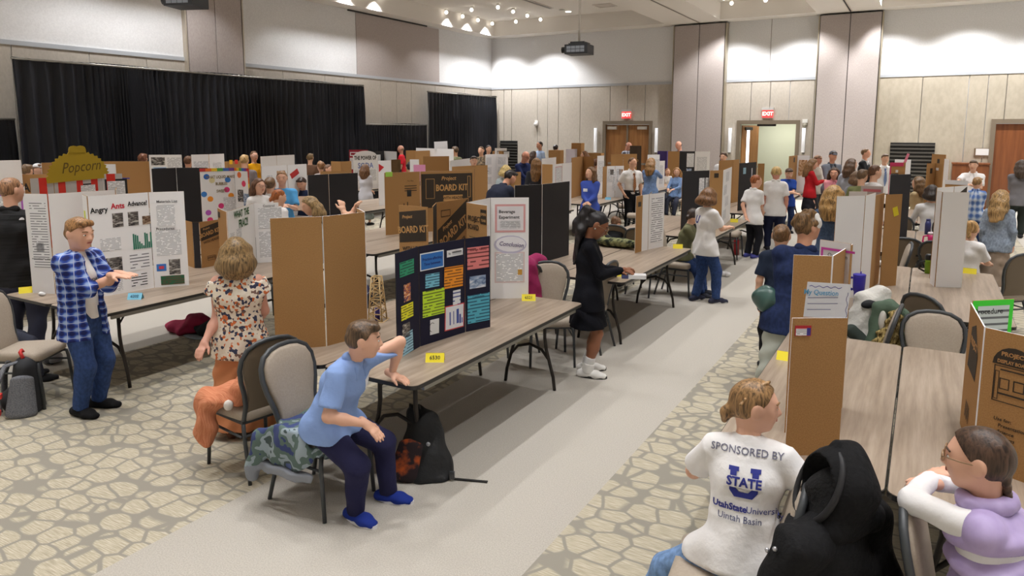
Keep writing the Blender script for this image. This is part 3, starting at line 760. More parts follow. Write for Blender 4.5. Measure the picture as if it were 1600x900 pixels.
def person(x, y, h, deg, label, hair='short', hc=(92, 64, 42), skin=(226, 178, 150), top=(200, 200, 200), sleeve='short', bottom='pants', bc=(40, 44, 62), shoe=(40, 40, 42),
           arms=('down', 'down'), lean=0., leanx=0., twist=0., look=(0., 0.), sit=None, z=0., collar=None, vox=None, fat=1., hem=None, child=None, group=None, feet=None, knees=None, face=True,
           hands=None, glasses=None, belt=None, extra=None, cap=None, sc=None, tuck=False, shoes=True, neckcut=True, tilt=0., hairlen=None, undr=None, curl=(.35, .35), palms=None, sole=None, spread=.12):
    """stands (or sits, sit = seat height) at x, y; deg = heading of the front (0 = +x, 90 = +y)"""
    dist = math.hypot(x, y)
    if child is None: child = h < 1.62
    v = vox or min(.028, max(.010, dist*.0016)); vh = min(.02, max(.005, dist*.00105)); hv = min(.016, max(.004, dist*.00085)); vb = max(v, .016 if dist < 8 else .022)
    T = thing('person', label, 'person', (x, y, z), math.radians(deg-90), group)
    rzi = Matrix.Rotation(-math.radians(deg-90), 3, 'Z')
    def tol(p): return np.array(rzi @ (Vector(p)-Vector((x, y, z))))
    hh = h*(.152 if child else .135); wd = fat
    R0 = rotv((1, 0, 0), -math.radians(lean)) @ rotv((0, 1, 0), math.radians(leanx)); Rt = R0 @ rotv((0, 0, 1), math.radians(twist))
    hipz = .50*h if sit is None else sit+.065*h
    P = V(0, 0, hipz); up = R0 @ V(0, 0, 1); rt0 = V(1, 0, 0); rt = Rt @ V(1, 0, 0); fw = Rt @ V(0, 1, 0)
    W = P+up*.10*h; C = P+up*.21*h; N = P+up*.315*h
    sw = (.092 if child else .102)*h
    SH = {s: N-up*.03*h+rt*s*sw for s in (-1, 1)}; HJ = {s: P+rt0*s*.052*h-V(0, 0, .01*h) for s in (-1, 1)}
    # head frame
    ya, pi_ = math.radians(look[0]), math.radians(look[1])
    Rh = rotv((0, 0, 1), ya) @ rotv((1, 0, 0), pi_) @ rotv((0, 1, 0), math.radians(tilt))
    hf, hu, hr = Rh @ V(0, 1, 0), Rh @ V(0, 0, 1), Rh @ V(1, 0, 0); RH = np.stack([hr, hf, hu])
    HC = N+up*.05*h+hu*(.135*h-hh/2)+nrm(hf*1+fw)*.014*h
    if lean > 15: HC = HC+fw*.01*h
    def hp(r, f, u): return HC+hh*(hr*r+hf*f+hu*u)
    skinm = m_skin(skin); rs = h/1.45
    # arms
    l1, l2 = .170*h, .150*h; AR = {}
    for i, s in enumerate((-1, 1)):
        a = arms[i]; pole = V(s*.55, -.7, -.45)
        if isinstance(a, dict):
            t = tol(a['to']); 
            if 'pole' in a: pole = np.array(rzi @ Vector(a['pole']))
        else:
            q = ARMP[a] if isinstance(a, str) else a
            t = SH[s]+(l1+l2)*(rt*q[0]*s+fw*q[1]+np.array((0, 0, 1.))*q[2])
            if a == 'behind': pole = V(s*.9, -.4, 0)
            if a == 'fold': pole = V(s*.8, .1, -.6)
        E, Wr = ik(SH[s], t, l1, l2, pole); AR[s] = (SH[s], E, Wr)
    body = []
    tw = .085*h*wd
    def torso(o, k=105):
        g = o
        return [econe(P-V(0, 0, .035*h), W, rt0, (tw*1.06+g, .068*h*wd+g), (tw*.90+g, .060*h*wd+g), k, False), econe(W, C, rt, (tw*.90+g, .060*h*wd+g), (tw*1.06+g, .068*h*wd+g), k, False),
                econe(C, N-up*.055*h, rt, (tw*1.06+g, .068*h*wd+g), (tw*1.02+g, .050*h*wd+g), k, False)]+[cone(SH[-1]+rt*.03*h, SH[1]-rt*.03*h, .031*h+g, .031*h+g, k), cone(N-up*.04*h-rt*.045*h, N-up*.0*h, .03*h+g*.8, .03*h+g*.8, k), cone(N-up*.04*h+rt*.045*h, N, .03*h+g*.8, .03*h+g*.8, k)]
    body += torso(-.004)
    for s in (-1, 1):
        S_, E, Wr = AR[s]
        body += [cone(S_, E, .0275*h*wd, .0215*h*wd, 110), cone(E, E+(Wr-E)*.4, .0215*h*wd, .021*h*wd, 130), cone(E+(Wr-E)*.4, Wr, .021*h*wd, .0155*h, 130)]
    LG = {}
    for i, s in enumerate((-1, 1)):
        hj = HJ[s]; lt, ls = (.228*h, .206*h) if sit is None else (.235*h, .225*h)
        if sit is None:
            ft = V(s*.060*h, .0, .05*h) if feet is None or feet[i] is None else tol(feet[i])+V(0, 0, .05*h)
            kn, an = ik(hj, ft, lt, ls+.02*h, V(s*.12, 1, 0))
        else:
            if feet is None or feet[i] is None: ft = V(s*.075*h, .235*h, .05*h)
            else: ft = tol(feet[i])+V(0, 0, .05*h)
            kn, an = ik(hj, ft, lt, max(ls, .0), V(s*.25, .6, 1) if knees is None else np.array(rzi @ Vector(knees[i])))
        LG[s] = (hj, kn, an)
        body += [cone(hj, kn, .050*h*wd, .033*h*wd, 120), cone(kn, kn+(an-kn)*.4, .033*h, .034*h, 90), cone(kn+(an-kn)*.4, an, .034*h, .021*h, 90)]
    neck = [cone(N-up*.02*h, HC-hf*.10*hh-hu*.22*hh, .0285*h if child else .034*h, .20*hh+.008, 90)]
    head = neck+[ell(hp(0, -.03, .07), RH, (.345*hh, .425*hh, .415*hh), 90), ell(hp(0, .07, -.20), RH, (.255*hh, .285*hh, .285*hh), 90), cone(hp(-.05, .24, -.375), hp(.05, .24, -.375), .10*hh, .10*hh, 110),
            cone(hp(0, .37, .03), hp(0, .465, -.11), .034*hh, .052*hh, 200), cone(hp(-.045, .40, -.13), hp(.045, .40, -.13), .038*hh, .038*hh, 200),
            cone(hp(-.13, .335, .10), hp(.13, .335, .10), .045*hh, .045*hh, 120), cone(hp(-.16, .25, -.09), hp(-.13, .22, -.2), .1*hh, .1*hh, 90), cone(hp(.16, .25, -.09), hp(.13, .22, -.2), .1*hh, .1*hh, 90),
            cone(hp(-.05, .345, -.225), hp(.05, .345, -.225), .05*hh, .05*hh, 160)]
    for s in (-1, 1): head += [ell(hp(s*.355, -.04, -.01), np.stack([nrm(hr*1+hf*s*.35), nrm(hf-hr*s*.35), hu]), (.04*hh, .095*hh, .135*hh), 160)]
    parts = []
    Pb, Qb, _ = sdf_mesh(body+neck, v if (sleeve in ('short', 'none', 'cap') or bottom in ('dress', 'skirt', 'shorts')) else max(v*1.3, .014)); parts.append((Pb, Qb, 0))
    Ph, Qh, (lo, gh, G) = sdf_mesh(head, vh); parts.append((Ph, Qh, 0))
    HL = .104*h
    for i, s in enumerate((-1, 1)):
        S_, E, Wr = AR[s]; fd = nrm(Wr-E); pm = np.array((0, 0, -1.)) if abs(fd[2]) < .75 else -rt*s
        if palms and palms[i] is not None: pm = np.array(rzi @ Vector(palms[i]))
        if hands and hands[i] is not None: fd = nrm(np.array(rzi @ Vector(hands[i])))
        # thumb side: towards the body's centre line / forward
        sd = np.cross(fd, nrm(pm-fd*(pm@fd))); side = 1 if (sd@(-rt*s)+.6*(sd@fw)) > 0 else -1
        Pn, Qn, _ = sdf_mesh((hand_prims(Wr, fd, pm, HL, curl[i], side, spread) if dist < 10.5 else mitten(Wr, fd, pm, HL, side))+[cone(Wr-(fd*.02*h), Wr+fd*.01*h, .0165*h, .0165*h, 150)], hv); parts.append((Pn, Qn, 0))
    mats = [skinm, mat(tuple(max(0, int(c*.78-(8 if j else 0))) for j, c in enumerate(skin)) if skin[0] < 150 else (196, 118, 108), .5), mat((238, 236, 232), .3), mat((58, 44, 36), .3), m_hair(hc)]
    if face:
        def surf(r, u):
            f = .30
            while f < .60:
                p = (hp(r, f, u)-lo)/gh; i = np.clip(np.round(p).astype(int), 0, np.array(G.shape)-1)
                if G[tuple(i)] < 0: break
                f += .01
            return f
        for s in (-1, 1):
            fe = surf(s*.15, .02)-.035; c = hp(s*.15, fe, .02)
            q = ballm(c, RH, (.056*hh, .04*hh, .024*hh), 10); parts.append((q[0], q[1], 2))
            q = ballm(c+hf*.026*hh, RH, (.030*hh, .018*hh, .0245*hh), 8); parts.append((q[0], q[1], 3))
            b = MB(); fb = surf(s*.15, .135)-.012; b.tube([hp(s*.075, fb+.015, .125), hp(s*.15, fb+.01, .15), hp(s*.235, fb-.05, .125)], .016*hh, 6, flat=1)
            parts.append((np.array([tuple(t) for t in b.v]), b.f, 4))
        fm = surf(0, -.235)-.012
        for du, hh2 in ((.012, .018), (-.014, .02)):
            q = ballm(hp(0, fm, -.235+du), RH, (.105*hh, .028*hh, hh2*hh), 8); parts.append((q[0], q[1], 1))
    link('body', np_mesh('body', parts, mats), T)
    # ------------------------------------------------ clothes
    topm = cloth(top); g = .013*rs
    if bottom == 'dress' and hem is None: hem = .30*h
    hemz = {None: P-V(0, 0, .075*h)}.get(None)
    sh = torso(g)
    if not tuck: sh += [econe(P-V(0, 0, .085*h) if sit is None else P-V(0, 0, .045*h), W, rt0, (tw*1.2+g*2, .084*h*wd+g*2), (tw*.95+g, .064*h*wd+g), 105, True)]
    if not tuck:
        for s in (-1, 1): sh.append(cone(LG[s][0], LG[s][0]+(LG[s][1]-LG[s][0])*.3, .060*h*wd+.022*rs, .056*h*wd+.022*rs, 105))
    for s in (-1, 1):
        S_, E, Wr = AR[s]
        if sleeve == 'short': sh.append(cone(S_, S_+(E-S_)*.80, .030*h*wd+g, .031*h*wd+g*1.3, 120, True)); sh.append(cone(S_-rt*s*.02*h, S_, .030*h+g, .030*h+g, 120))
        elif sleeve == 'cap': sh.append(cone(S_-rt*s*.01*h, S_+(E-S_)*.38, .036*h*wd+g, .042*h*wd+g*1.6, 70, True))
        elif sleeve in ('long', 'three'):
            e2 = Wr if sleeve == 'long' else E+(Wr-E)*.55
            sh += [cone(S_, E, .0295*h*wd+g*.9, .0235*h*wd+g*.8, 140), cone(E, E+(e2-E)*.97, .0235*h*wd+g*.8, .0175*h+g*.6, 140, True), cone(E, E+(e2-E)*.1, .0235*h*wd+g*.8, .0225*h*wd+g*.8, 140)]
    cuts = [(N+up*.022*h, up, 260)] if neckcut else []
    if sit is None and not tuck: cuts.append((P-V(0, 0, .088*h), V(0, 0, -1.), 300))
    elif tuck: cuts.append((P-V(0, 0, .01*h), V(0, 0, -1.), 300))
    else: cuts.append((P-V(0, 0, .052*h), V(0, 0, -1.), 300))
    wn = (.0035*rs, 34)
    shirt = blob('shirt' if bottom != 'dress' else 'dress_bodice', sh, v, topm, T, warp=wn, cuts=cuts)
    if collar:
        cm = cloth(collar if not isinstance(collar, bool) else top)
        b = []
        for s in (-1, 1): b += [cone(N+up*.012*h+rt*s*.030*h-fw*.012*h, N-up*.006*h+rt*s*.022*h+fw*.036*h, .018*h, .016*h, 130), cone(N-up*.004*h+rt*s*.026*h+fw*.040*h, N-up*.045*h+rt*s*.030*h+fw*.060*h, .014*h, .008*h, 160)]
        b.append(cone(N+up*.018*h-rt*.032*h-fw*.018*h, N+up*.018*h+rt*.032*h-fw*.018*h, .018*h, .018*h, 110))
        blob('collar', b, max(.008, v*.6), cm, T)
    bm = cloth(bc)
    if bottom in ('pants', 'shorts', 'wide'):
        pr = []; gg = .012*rs; wide = 1.25 if bottom == 'wide' else 1
        for s in (-1, 1):
            hj, kn, an = LG[s]
            pr += [cone(hj, kn, .054*h*wd+gg, .038*h*wd*wide+gg, 120), cone(kn, kn+(an+V(0, 0, -.012*h)-kn)*(1 if bottom != 'shorts' else .1), .038*h*wd*wide+gg, .029*h*wide+gg, 120, True), cone(kn, kn+(an-kn)*.1, .038*h*wd*wide+gg, .037*h*wide+gg, 120)]
        pr.append(econe(P-V(0, 0, .03*h), P+up*.055*h, rt0, (tw*1.1+gg*.8, .072*h*wd+gg*.8), (tw*1.0+gg*.6, .064*h*wd+gg*.6), 110, False))
        blob('trousers', pr, v*1.2, bm, T, warp=(.0035*rs, 30), cuts=[(P+up*.065*h, up, 300)])
    if bottom in ('skirt', 'dress'):
        zt = hem if hem is not None else .28*h
        if sit is None:
            fl = 1.25 if bottom == 'dress' else 1.18
            pr = [econe(V(0, 0, zt), P+up*.05*h, rt0, (tw*1.25*fl+.02, .09*h*fl), (tw*1.0+g, .066*h*wd+g), 60, True)]
        else:
            pr = []
            for s in (-1, 1):
                hj, kn, an = LG[s]; pr += [cone(hj, kn, .06*h+.012, .048*h+.012, 50), cone(kn, kn+(an-kn)*.75, .048*h+.012, .05*h+.012, 50, True)]
            pr.append(econe(P-V(0, 0, .03*h), P+up*.05*h, rt0, (tw*1.1+.012, .08*h), (tw*1.02+.01, .07*h), 60, False))
        blob('skirt', pr, v*1.1, bm if bottom == 'skirt' else topm, T, warp=(.008*rs, 40), cuts=[(P+up*.06*h, up, 300)])
    if belt: blob('belt', [econe(P+up*.035*h, P+up*.06*h, rt0, (tw*1.04+.02, .072*h+.016), (tw*1.02+.02, .07*h+.016), 120, True)], min(v, .008), mat(belt, .5), T)
    if shoes:
        for i, s in enumerate((-1, 1)):
            hj, kn, an = LG[s]
            fdir = V(s*.15, 1, 0) if True else None
            sk = nrm(V((an-kn)[0], (an-kn)[1], 0))
            fdir = nrm(V(s*.18, 1, 0)); sx = np.cross(fdir, V(0, 0, 1))
            b0 = V(an[0], an[1], max(0, an[2]-.05*h)); L = .165*h
            he = b0-fdir*.045*h; to = b0+fdir*.112*h
            sh_ = [econe(he+V(0, 0, .020*h), b0+fdir*.055*h+V(0, 0, .019*h), sx, (.025*h, .023*h), (.032*h, .024*h), 120, False), econe(b0+fdir*.05*h+V(0, 0, .017*h), to-fdir*.012*h+V(0, 0, .013*h), sx, (.032*h, .022*h), (.025*h, .016*h), 120, False), cone(b0+V(0, 0, .02*h)-fdir*.012*h, b0+V(0, 0, .048*h)-fdir*.012*h, .026*h, .025*h, 90, True)]
            so = blob('shoe', sh_, max(.009, v*.75), cloth(shoe), T, cuts=[(b0+V(0, 0, .001), V(0, 0, -1.), 300)])
            if sole:
                b = MB(); pts = []
                for k in range(16):
                    a = 2*PI*k/16; ff = math.sin(a); cx = math.cos(a); wv = .031*h+.004*h*ff
                    q = b0+fdir*(.030*h+.090*h*ff)+sx*cx*wv; pts.append((q[0], q[1]))
                b.prism(pts, b0[2]+.0, b0[2]+.014*h).obj('sole', mat(sole, .6), so)
    # ------------------------------------------------ hair
    hm = m_hair(hc); hk = 110
    def hcap(front=.10, line=.27, grow=1.09, low=-.45):
        return [ell(hp(0, -.045, .08), RH, (.355*hh*grow, .435*hh*grow, .425*hh*grow), hk, [(nrm(hf*1.0-hu*.85), (front*.76)*hh), (-hu, -low*hh)])]
    pr = None
    if hair in ('short', 'crop'):
        pr = [ell(hp(0, -.045, .09), RH, (.38*hh, .46*hh, .455*hh if hair == 'short' else .43*hh), hk, [(nrm(hf-hu*.75), .075*hh), (nrm(-hu+hf*.55), .20*hh)])]
        if hair == 'short': pr += [cone(hp(-.18, .26, .36), hp(.2, .27, .37), .10*hh, .11*hh, 100)]
    elif hair == 'bald':
        pr = [ell(hp(0, -.05, -.02), RH, (.365*hh, .445*hh, .30*hh), hk, [(hf, -.08*hh), (hu, .20*hh), (-hu, .2*hh)])]
    elif hair == 'curly':
        rd = random.Random(int(x*100+y*10)); pr = hcap(.12, .25, 1.06)
        for _ in range(26):
            a = rd.uniform(0, 2*PI); b_ = rd.uniform(-.1, 1.2); c_ = hp(.36*math.cos(a)*math.cos(b_), -.06+.42*math.sin(a)*math.cos(b_), .1+.42*math.sin(b_))
            if (c_-HC)@hf > .22*hh and (c_-HC)@hu < .3*hh: continue
            pr.append(cone(c_, c_+.01*hu, .11*hh, .09*hh, 140))
    elif hair in ('bob', 'long', 'wavy'):
        pr = hcap(.13, .27, 1.10); ln = hairlen or (.55 if hair == 'bob' else 1.25); wv = hair == 'wavy'
        dn = nrm(-hu*.25+V(0, 0, -1.)-fw*.12*(1 if hair != 'bob' else 0))
        for r_, f_, l_ in ((-.34, -.05, .92), (.34, -.05, .92), (-.26, -.22, 1), (.26, -.22, 1), (0, -.33, 1.02), (-.14, -.30, 1), (.14, -.3, 1), (-.37, .0, .7), (.37, .0, .7)):
            a = hp(r_*.95, f_-.03, .12); b = a+(-hu*.37+hr*r_*.13)*hh+V(0, 0, 0); b = b-fw*.02*h; c_ = b+dn*max(.05, (ln*l_-.35))*hh
            if hair != 'bob': c_ = c_-fw*.03*h*(1 if f_ < 0 else -1.0)
            if wv: c_ = c_+hr*.05*hh*math.sin(r_*20)
            w0 = .15 if abs(r_) < .3 else .12
            pr += [cone(a, b, .12*hh, w0*hh, 70), cone(b, (b+c_)/2+hr*r_*.10*hh, w0*hh, (w0+.01)*hh, 70), cone((b+c_)/2+hr*r_*.10*hh, c_, (w0+.01)*hh, .07*hh, 70)]
    elif hair in ('pony', 'bun', 'braid', 'lowpony'):
        pr = hcap(.12, .26, 1.06)
        if hair == 'bun': pr.append(ell(hp(0, -.50, .15), RH, (.19*hh, .17*hh, .19*hh), 90))
        elif hair == 'pony':
            p0, p1, p2 = hp(0, -.42, .34), hp(0, -.62, .20), hp(.05, -.66, -.5); pr += [cone(p0, p1, .10*hh, .15*hh, 80), cone(p1, p2, .17*hh, .10*hh, 80)]
        elif hair == 'lowpony':
            p0, p1 = hp(0, -.40, -.08), hp(0, -.52, -.20); pr += [cone(p0, p1, .10*hh, .09*hh, 80), cone(p1, p1-V(0, 0, (hairlen or .35)*hh)-hf*.05*hh, .085*hh, .05*hh, 80)]
        elif hair == 'braid':
            p = hp(0, -.36, -.25); d_ = nrm(V(0, 0, -1)-fw*.22)
            for i in range(10): 
                for sgn in (-1, 1): pr.append(ell(p+rt*sgn*.055*hh, np.stack([nrm(rt+d_*.8*sgn), nrm(fw), nrm(d_-rt*.8*sgn)]), (.095*hh*(1-.03*i), .065*hh, .05*hh), 260))
                p = p+d_*.118*hh+(fw*.012*hh if i > 3 else 0)
    if pr: blob('hair', pr, vh, hm, T, warp=(.004, 60) if hair in ('curly', 'wavy', 'short') else (.002, 60))
    if cap:
        cc = mat(cap, .8)
        blob('cap', [ell(hp(0, -.02, .16), RH, (.40*hh, .47*hh, .40*hh), 120, [(-hu, -.06*hh)]), ell(hp(0, .42, .20), RH, (.26*hh, .26*hh, .035*hh), 120)], vh, cc, T)
    if glasses:
        b = MB()
        for s in (-1, 1):
            b.tube([hp(s*.15+.115*math.cos(a), .455, .02+.085*math.sin(a)) for a in np.linspace(0, 2*PI, 13)[:-1]], .010*hh+.0006, 5, closed=True)
            b.tube([hp(s*.265, .45, .04), hp(s*.36, .2, .04), hp(s*.385, -.06, .03)], .009*hh+.0006, 5)
        b.tube([hp(-.04, .46, .03), hp(.04, .46, .03)], .010*hh, 5); b.obj('glasses', mat(glasses, .3, .5), T)
    T_info = dict(T=T, h=h, hh=hh, hp=hp, N=N, C=C, P=P, W=W, rt=rt, fw=fw, up=up, hr=hr, hf=hf, hu=hu, AR=AR, LG=LG, tw=tw, v=v, SH=SH, g=g, shirt=shirt, RH=RH)
    return T_info
def chest_card(I, du=.03, dr=.06, w=.08, hgt=.05, name='name_tag', col=(236, 236, 238)):
    return on_cloth(I, '', (-dr*I['h'], du*I['h']), 0, col, back=False, polys=[[(-w/2, -hgt/2), (w/2, -hgt/2), (w/2, hgt/2), (-w/2, hgt/2)]], name=name)
def neck_tie(I, c1, c2, wide=.026):
    m, n, l, b = nmat('tie%d%d%d' % c1)
    if n is not None:
        t = n.new('ShaderNodeTexWave'); t.inputs['Scale'].default_value = 14; t.bands_direction = 'DIAGONAL'
        l.new(mapping(n, l), t.inputs['Vector']); r = ramp(n, [(.45, c1), (.55, c2)]); l.new(t.outputs['Fac'], r.inputs[0]); l.new(r.outputs[0], b.inputs['Base Color']); b.inputs['Roughness'].default_value = .5
    h = I['h']; o = .068*h+I['g']+.017*h; N, up, fw, rt = I['N'], I['up'], I['fw'], I['rt']
    p = [N-up*.035*h+fw*(o-.022*h), N-up*.09*h+fw*o, N-up*.20*h+fw*(o+.004*h), N-up*.285*h+fw*(o-.004*h)]
    b = MB()
    for a, c, w0, w1 in ((p[0], p[1], .010, .014), (p[1], p[2], .014, .022), (p[2], p[3], .022, .004)):
        q = [a-rt*w0*h, a+rt*w0*h, c+rt*w1*h, c-rt*w1*h]; b.add([tuple(v) for v in q]+[tuple(v+fw*.006) for v in q], [(3, 2, 1, 0), (4, 5, 6, 7), (0, 1, 5, 4), (1, 2, 6, 5), (2, 3, 7, 6), (3, 0, 4, 7)])
    b.ball(tuple(p[0]), .016*h, 8); b.obj('tie', m, I['T'])
# ---------------------------------------------------------------- display boards
BROWN, WHITE, BLACK, NAVY = (172, 130, 82), (240, 239, 240), (44, 43, 46), (24, 24, 48)
def m_board(c):
    if c == BROWN: return m_noise('cardboard', (164, 124, 78), (178, 136, 88), (160, 160, 30), .85)
    return mat(c, .7, spec=.3)
def m_text(bg=(240, 240, 242), ink=(128, 128, 134), pitch=.012, fill=.34):
    k = 'txt%s%s%s' % (bg, ink, pitch)
    m, n, l, b = nmat(k)
    if n is None: return m
    sx = n.new('ShaderNodeSeparateXYZ'); l.new(mapping(n, l), sx.inputs[0])
    fy = math_n(n, l, 'DIVIDE', sx.outputs[1], pitch); row = math_n(n, l, 'FLOOR', fy); fr = math_n(n, l, 'FRACT', fy)
    on = math_n(n, l, 'LESS_THAN', fr, fill)
    cv = n.new('ShaderNodeCombineXYZ'); l.new(math_n(n, l, 'MULTIPLY', sx.outputs[0], 1/pitch*.35), cv.inputs[0]); l.new(math_n(n, l, 'MULTIPLY', row, 7.3), cv.inputs[1])
    t = n.new('ShaderNodeTexNoise'); t.inputs['Scale'].default_value = 1; t.inputs['Detail'].default_value = 1; l.new(cv.outputs[0], t.inputs['Vector'])
    wd = math_n(n, l, 'GREATER_THAN', t.outputs['Fac'], .40); a = math_n(n, l, 'MULTIPLY', on, wd)
    mx = n.new('ShaderNodeMix'); mx.data_type = 'RGBA'; l.new(a, mx.inputs[0]); mx.inputs[6].default_value = (*lin(bg), 1); mx.inputs[7].default_value = (*lin(ink), 1)
    l.new(mx.outputs[2], b.inputs['Base Color']); b.inputs['Roughness'].default_value = .6
    return m
def m_photo(c1, c2, c3, sc=14):
    m, n, l, b = nmat('photo%s%s%s' % (c1, c2, c3))
    if n is None: return m
    t = n.new('ShaderNodeTexNoise'); t.inputs['Scale'].default_value = sc; t.inputs['Detail'].default_value = 3; t.inputs['Distortion'].default_value = 1.2
    l.new(mapping(n, l, (1, 2.2, 1)), t.inputs['Vector']); r = ramp(n, [(.36, c1), (.5, c2), (.64, c3)]); l.new(t.outputs['Fac'], r.inputs[0]); l.new(r.outputs[0], b.inputs['Base Color']); b.inputs['Roughness'].default_value = .25
    return m
def tp(px, py, z=1.654): return at(px, py, z)[:2]
class Board:
    def __init__(s, label, pts, z1=1.654, z0=TZ, cols=WHITE, back=BROWN, group=None, lean=0, th=.006, heights=None):
        c = [sum(p[i] for p in pts)/len(pts) for i in (0, 1)]
        for q in sorted(np.arange(.66, 1.36, .01), key=lambda v: abs(v-1)):
            if on_table(c[0]*q, c[1]*q, -.03): break
        if abs(q-1) > .001: pts = [(p[0]*q, p[1]*q) for p in pts]; z1 = H-(H-z1)*q
        s.p = [Vector((p[0], p[1], 0)) for p in pts]; s.z0, s.z1 = z0, z1; c = sum(s.p, Vector())/len(s.p)
        s.o = Vector((c.x, c.y, z0)); s.T = thing('display_board', label, 'display board', s.o, 0, group or 'trifold project boards'); s.F = []; s.P = []
        n = len(s.p)-1
        if not isinstance(cols, list): cols = [cols]*n
        if not isinstance(back, list): back = [back]*n
        for i in range(n):
            a, b = s.p[i], s.p[i+1]; d = (b-a); L = d.length; d.normalize(); nn = Vector((d.y, -d.x, 0)); mid = (a+b)/2
            if nn.dot(-mid) < 0: nn = -nn; vis = False
            ux = d if d.cross(nn).z < 0 or True else d
            # left-to-right as seen from the camera side
            if nn.cross(d).z < 0: a, b, d = b, a, -d
            M = frame(Vector((a.x, a.y, z0))-s.o+nn*th/2, d, nn)
            m = MB(); hz = (heights[i] if heights else z1)-z0
            e = .004
            m.add([(e, 0, 0), (L-e, 0, 0), (L-e, hz, 0), (e, hz, 0), (e, 0, -th), (L-e, 0, -th), (L-e, hz, -th), (e, hz, -th)], [(0, 1, 2, 3)], 0)
            m.add(m.v[:], [(5, 4, 7, 6), (1, 5, 6, 2), (4, 0, 3, 7), (3, 2, 6, 7), (0, 4, 5, 1)], 1)
            me = m.mesh('panel', [m_board(cols[i]), m_board(back[i])]); o = link('panel', me, s.T); o.matrix_local = M
            s.F.append((M, L, hz)); s.P.append(o)
    def _px(s, i, u, v, off): return Matrix.Translation((u, v, off))
    def paper(s, i, u, v, w_, h_, m, name='paper', tilt=0, off=.0012, frame_c=None, fw=.008):
        """lower-left corner u, v in metres on panel i"""
        if not hasattr(m, 'node_tree'): m = mat(m, .6)
        b = MB().box((-w_/2, -h_/2, 0), (w_/2, h_/2, .0012)); o = b.obj(name, m, s.P[i])
        MM = Matrix.Translation((u+w_/2, v+h_/2, off)) @ Matrix.Rotation(tilt, 4, 'Z'); o.matrix_local = MM
        if frame_c:
            b = MB()
            b.box((-w_/2-fw, -h_/2-fw, -.0008), (w_/2+fw, h_/2+fw, .0002)); f = b.obj('paper_border', mat(frame_c, .6), s.P[i]); f.matrix_local = MM
        return o
    def text(s, i, txt, u, v, size, col=(40, 40, 44), bold=0.0, tilt=0, sx=1, shear=0, off=.0026, align='CENTER'):
        me = text_mesh(txt, size, bold, align, shear, sx).copy(); me.materials.clear(); me.materials.append(mat(col, .7))
        o = link('lettering', me, s.P[i]); o.matrix_local = Matrix.Translation((u, v, off)) @ Matrix.Rotation(tilt, 4, 'Z'); return o
    def shape(s, i, polys, col, off=.0026, name='print', th=.0004):
        b = MB()
        for p in polys: b.prism(p, 0, th)
        o = b.obj(name, mat(col, .7), s.P[i]); o.matrix_local = Matrix.Translation((0, 0, off)); return o
def rc(u, v, w_, h_): return [(u, v), (u+w_, v), (u+w_, v+h_), (u, v+h_)]
def outl(u, v, w_, h_, t=.006): return [rc(u, v, w_, t), rc(u, v+h_-t, w_, t), rc(u, v, t, h_), rc(u+w_-t, v, t, h_)]
TXT = m_text(); TXTS = m_text(pitch=.009)
INK = (52, 42, 32)
PH = [m_photo((60, 44, 36), (122, 98, 80), (190, 172, 150)), m_photo((44, 44, 48), (110, 104, 100), (200, 196, 190)), m_photo((150, 110, 70), (190, 150, 110), (230, 205, 180)), m_photo((80, 100, 140), (150, 170, 200), (225, 228, 235), 9), m_photo((40, 60, 110), (200, 110, 50), (235, 200, 160), 20)]

# -- navy blue board at the near center table
B = Board('short navy blue trifold board covered in colorful cards', [(-2.985, 3.62), (-3.03, 3.93), (-2.955, 4.40), (-2.865, 4.62)], 1.461, cols=NAVY, back=BLACK)
h = .72
B.paper(0, .05, .55, .19, .10, m_text((38, 150, 112), (20, 70, 60), .02), 'card'); B.paper(0, .10, .37, .09, .12, PH[4], 'photo'); B.paper(0, .06, .245, .16, .105, m_text((232, 228, 40), (70, 70, 30), .018), 'card'); B.paper(0, .07, .12, .10, .10, PH[1], 'photo'); B.paper(0, .03, .0, .18, .15, m_text((160, 204, 224), (70, 100, 130), .02), 'card', .05)
B.paper(1, .02, .55, .22, .11, (40, 110, 190), 'title_card', frame_c=(232, 236, 240)); B.text(1, 'Practice affecting', .13, .62, .028, (20, 40, 110), .02); B.text(1, 'Time between', .13, .585, .028, (20, 40, 110), .02)
B.paper(1, .28, .605, .17, .05, (226, 226, 230), 'name_strip'); B.text(1, 'By:', .31, .63, .022); B.paper(1, .335, .615, .10, .03, m_text((226, 226, 230), (90, 90, 96), .03), 'name_strip')
B.paper(1, .06, .41, .14, .10, m_text((120, 192, 216), (40, 80, 110), .02), 'card', -.03); B.paper(1, .25, .37, .20, .16, m_text((238, 150, 34), (110, 60, 20), .022), 'card', -.04); B.paper(1, .03, .20, .22, .19, m_text((190, 226, 48), (90, 110, 40), .022), 'card', -.02)
B.paper(1, .34, .235, .08, .11, m_text((226, 228, 232), (90, 100, 160), .03), 'paper', -.02); B.paper(1, .10, .06, .09, .11, (226, 228, 230), 'paper', -.03); B.shape(1, [[(.12+.03*math.cos(a), .115+.035*math.sin(a)) for a in np.linspace(.8, 4.5, 8)]+[(.12+.026*math.cos(a), .115+.031*math.sin(a)) for a in np.linspace(4.5, .8, 8)]], (60, 60, 70))
B.paper(1, .26, .06, .19, .17, (226, 228, 234), 'bar_chart', -.03, frame_c=(206, 70, 70)); B.shape(1, [rc(.30, .09, .012, .10), rc(.34, .09, .008, .10), rc(.375, .09, .025, .11), rc(.405, .085, .018, .07), rc(.43, .085, .01, .04)], (66, 84, 160))
B.paper(2, .02, .48, .20, .17, m_text((224, 130, 130), (120, 60, 60), .032), 'card'); B.text(2, 'Average Results', .12, .628, .024, (120, 30, 40), .02)
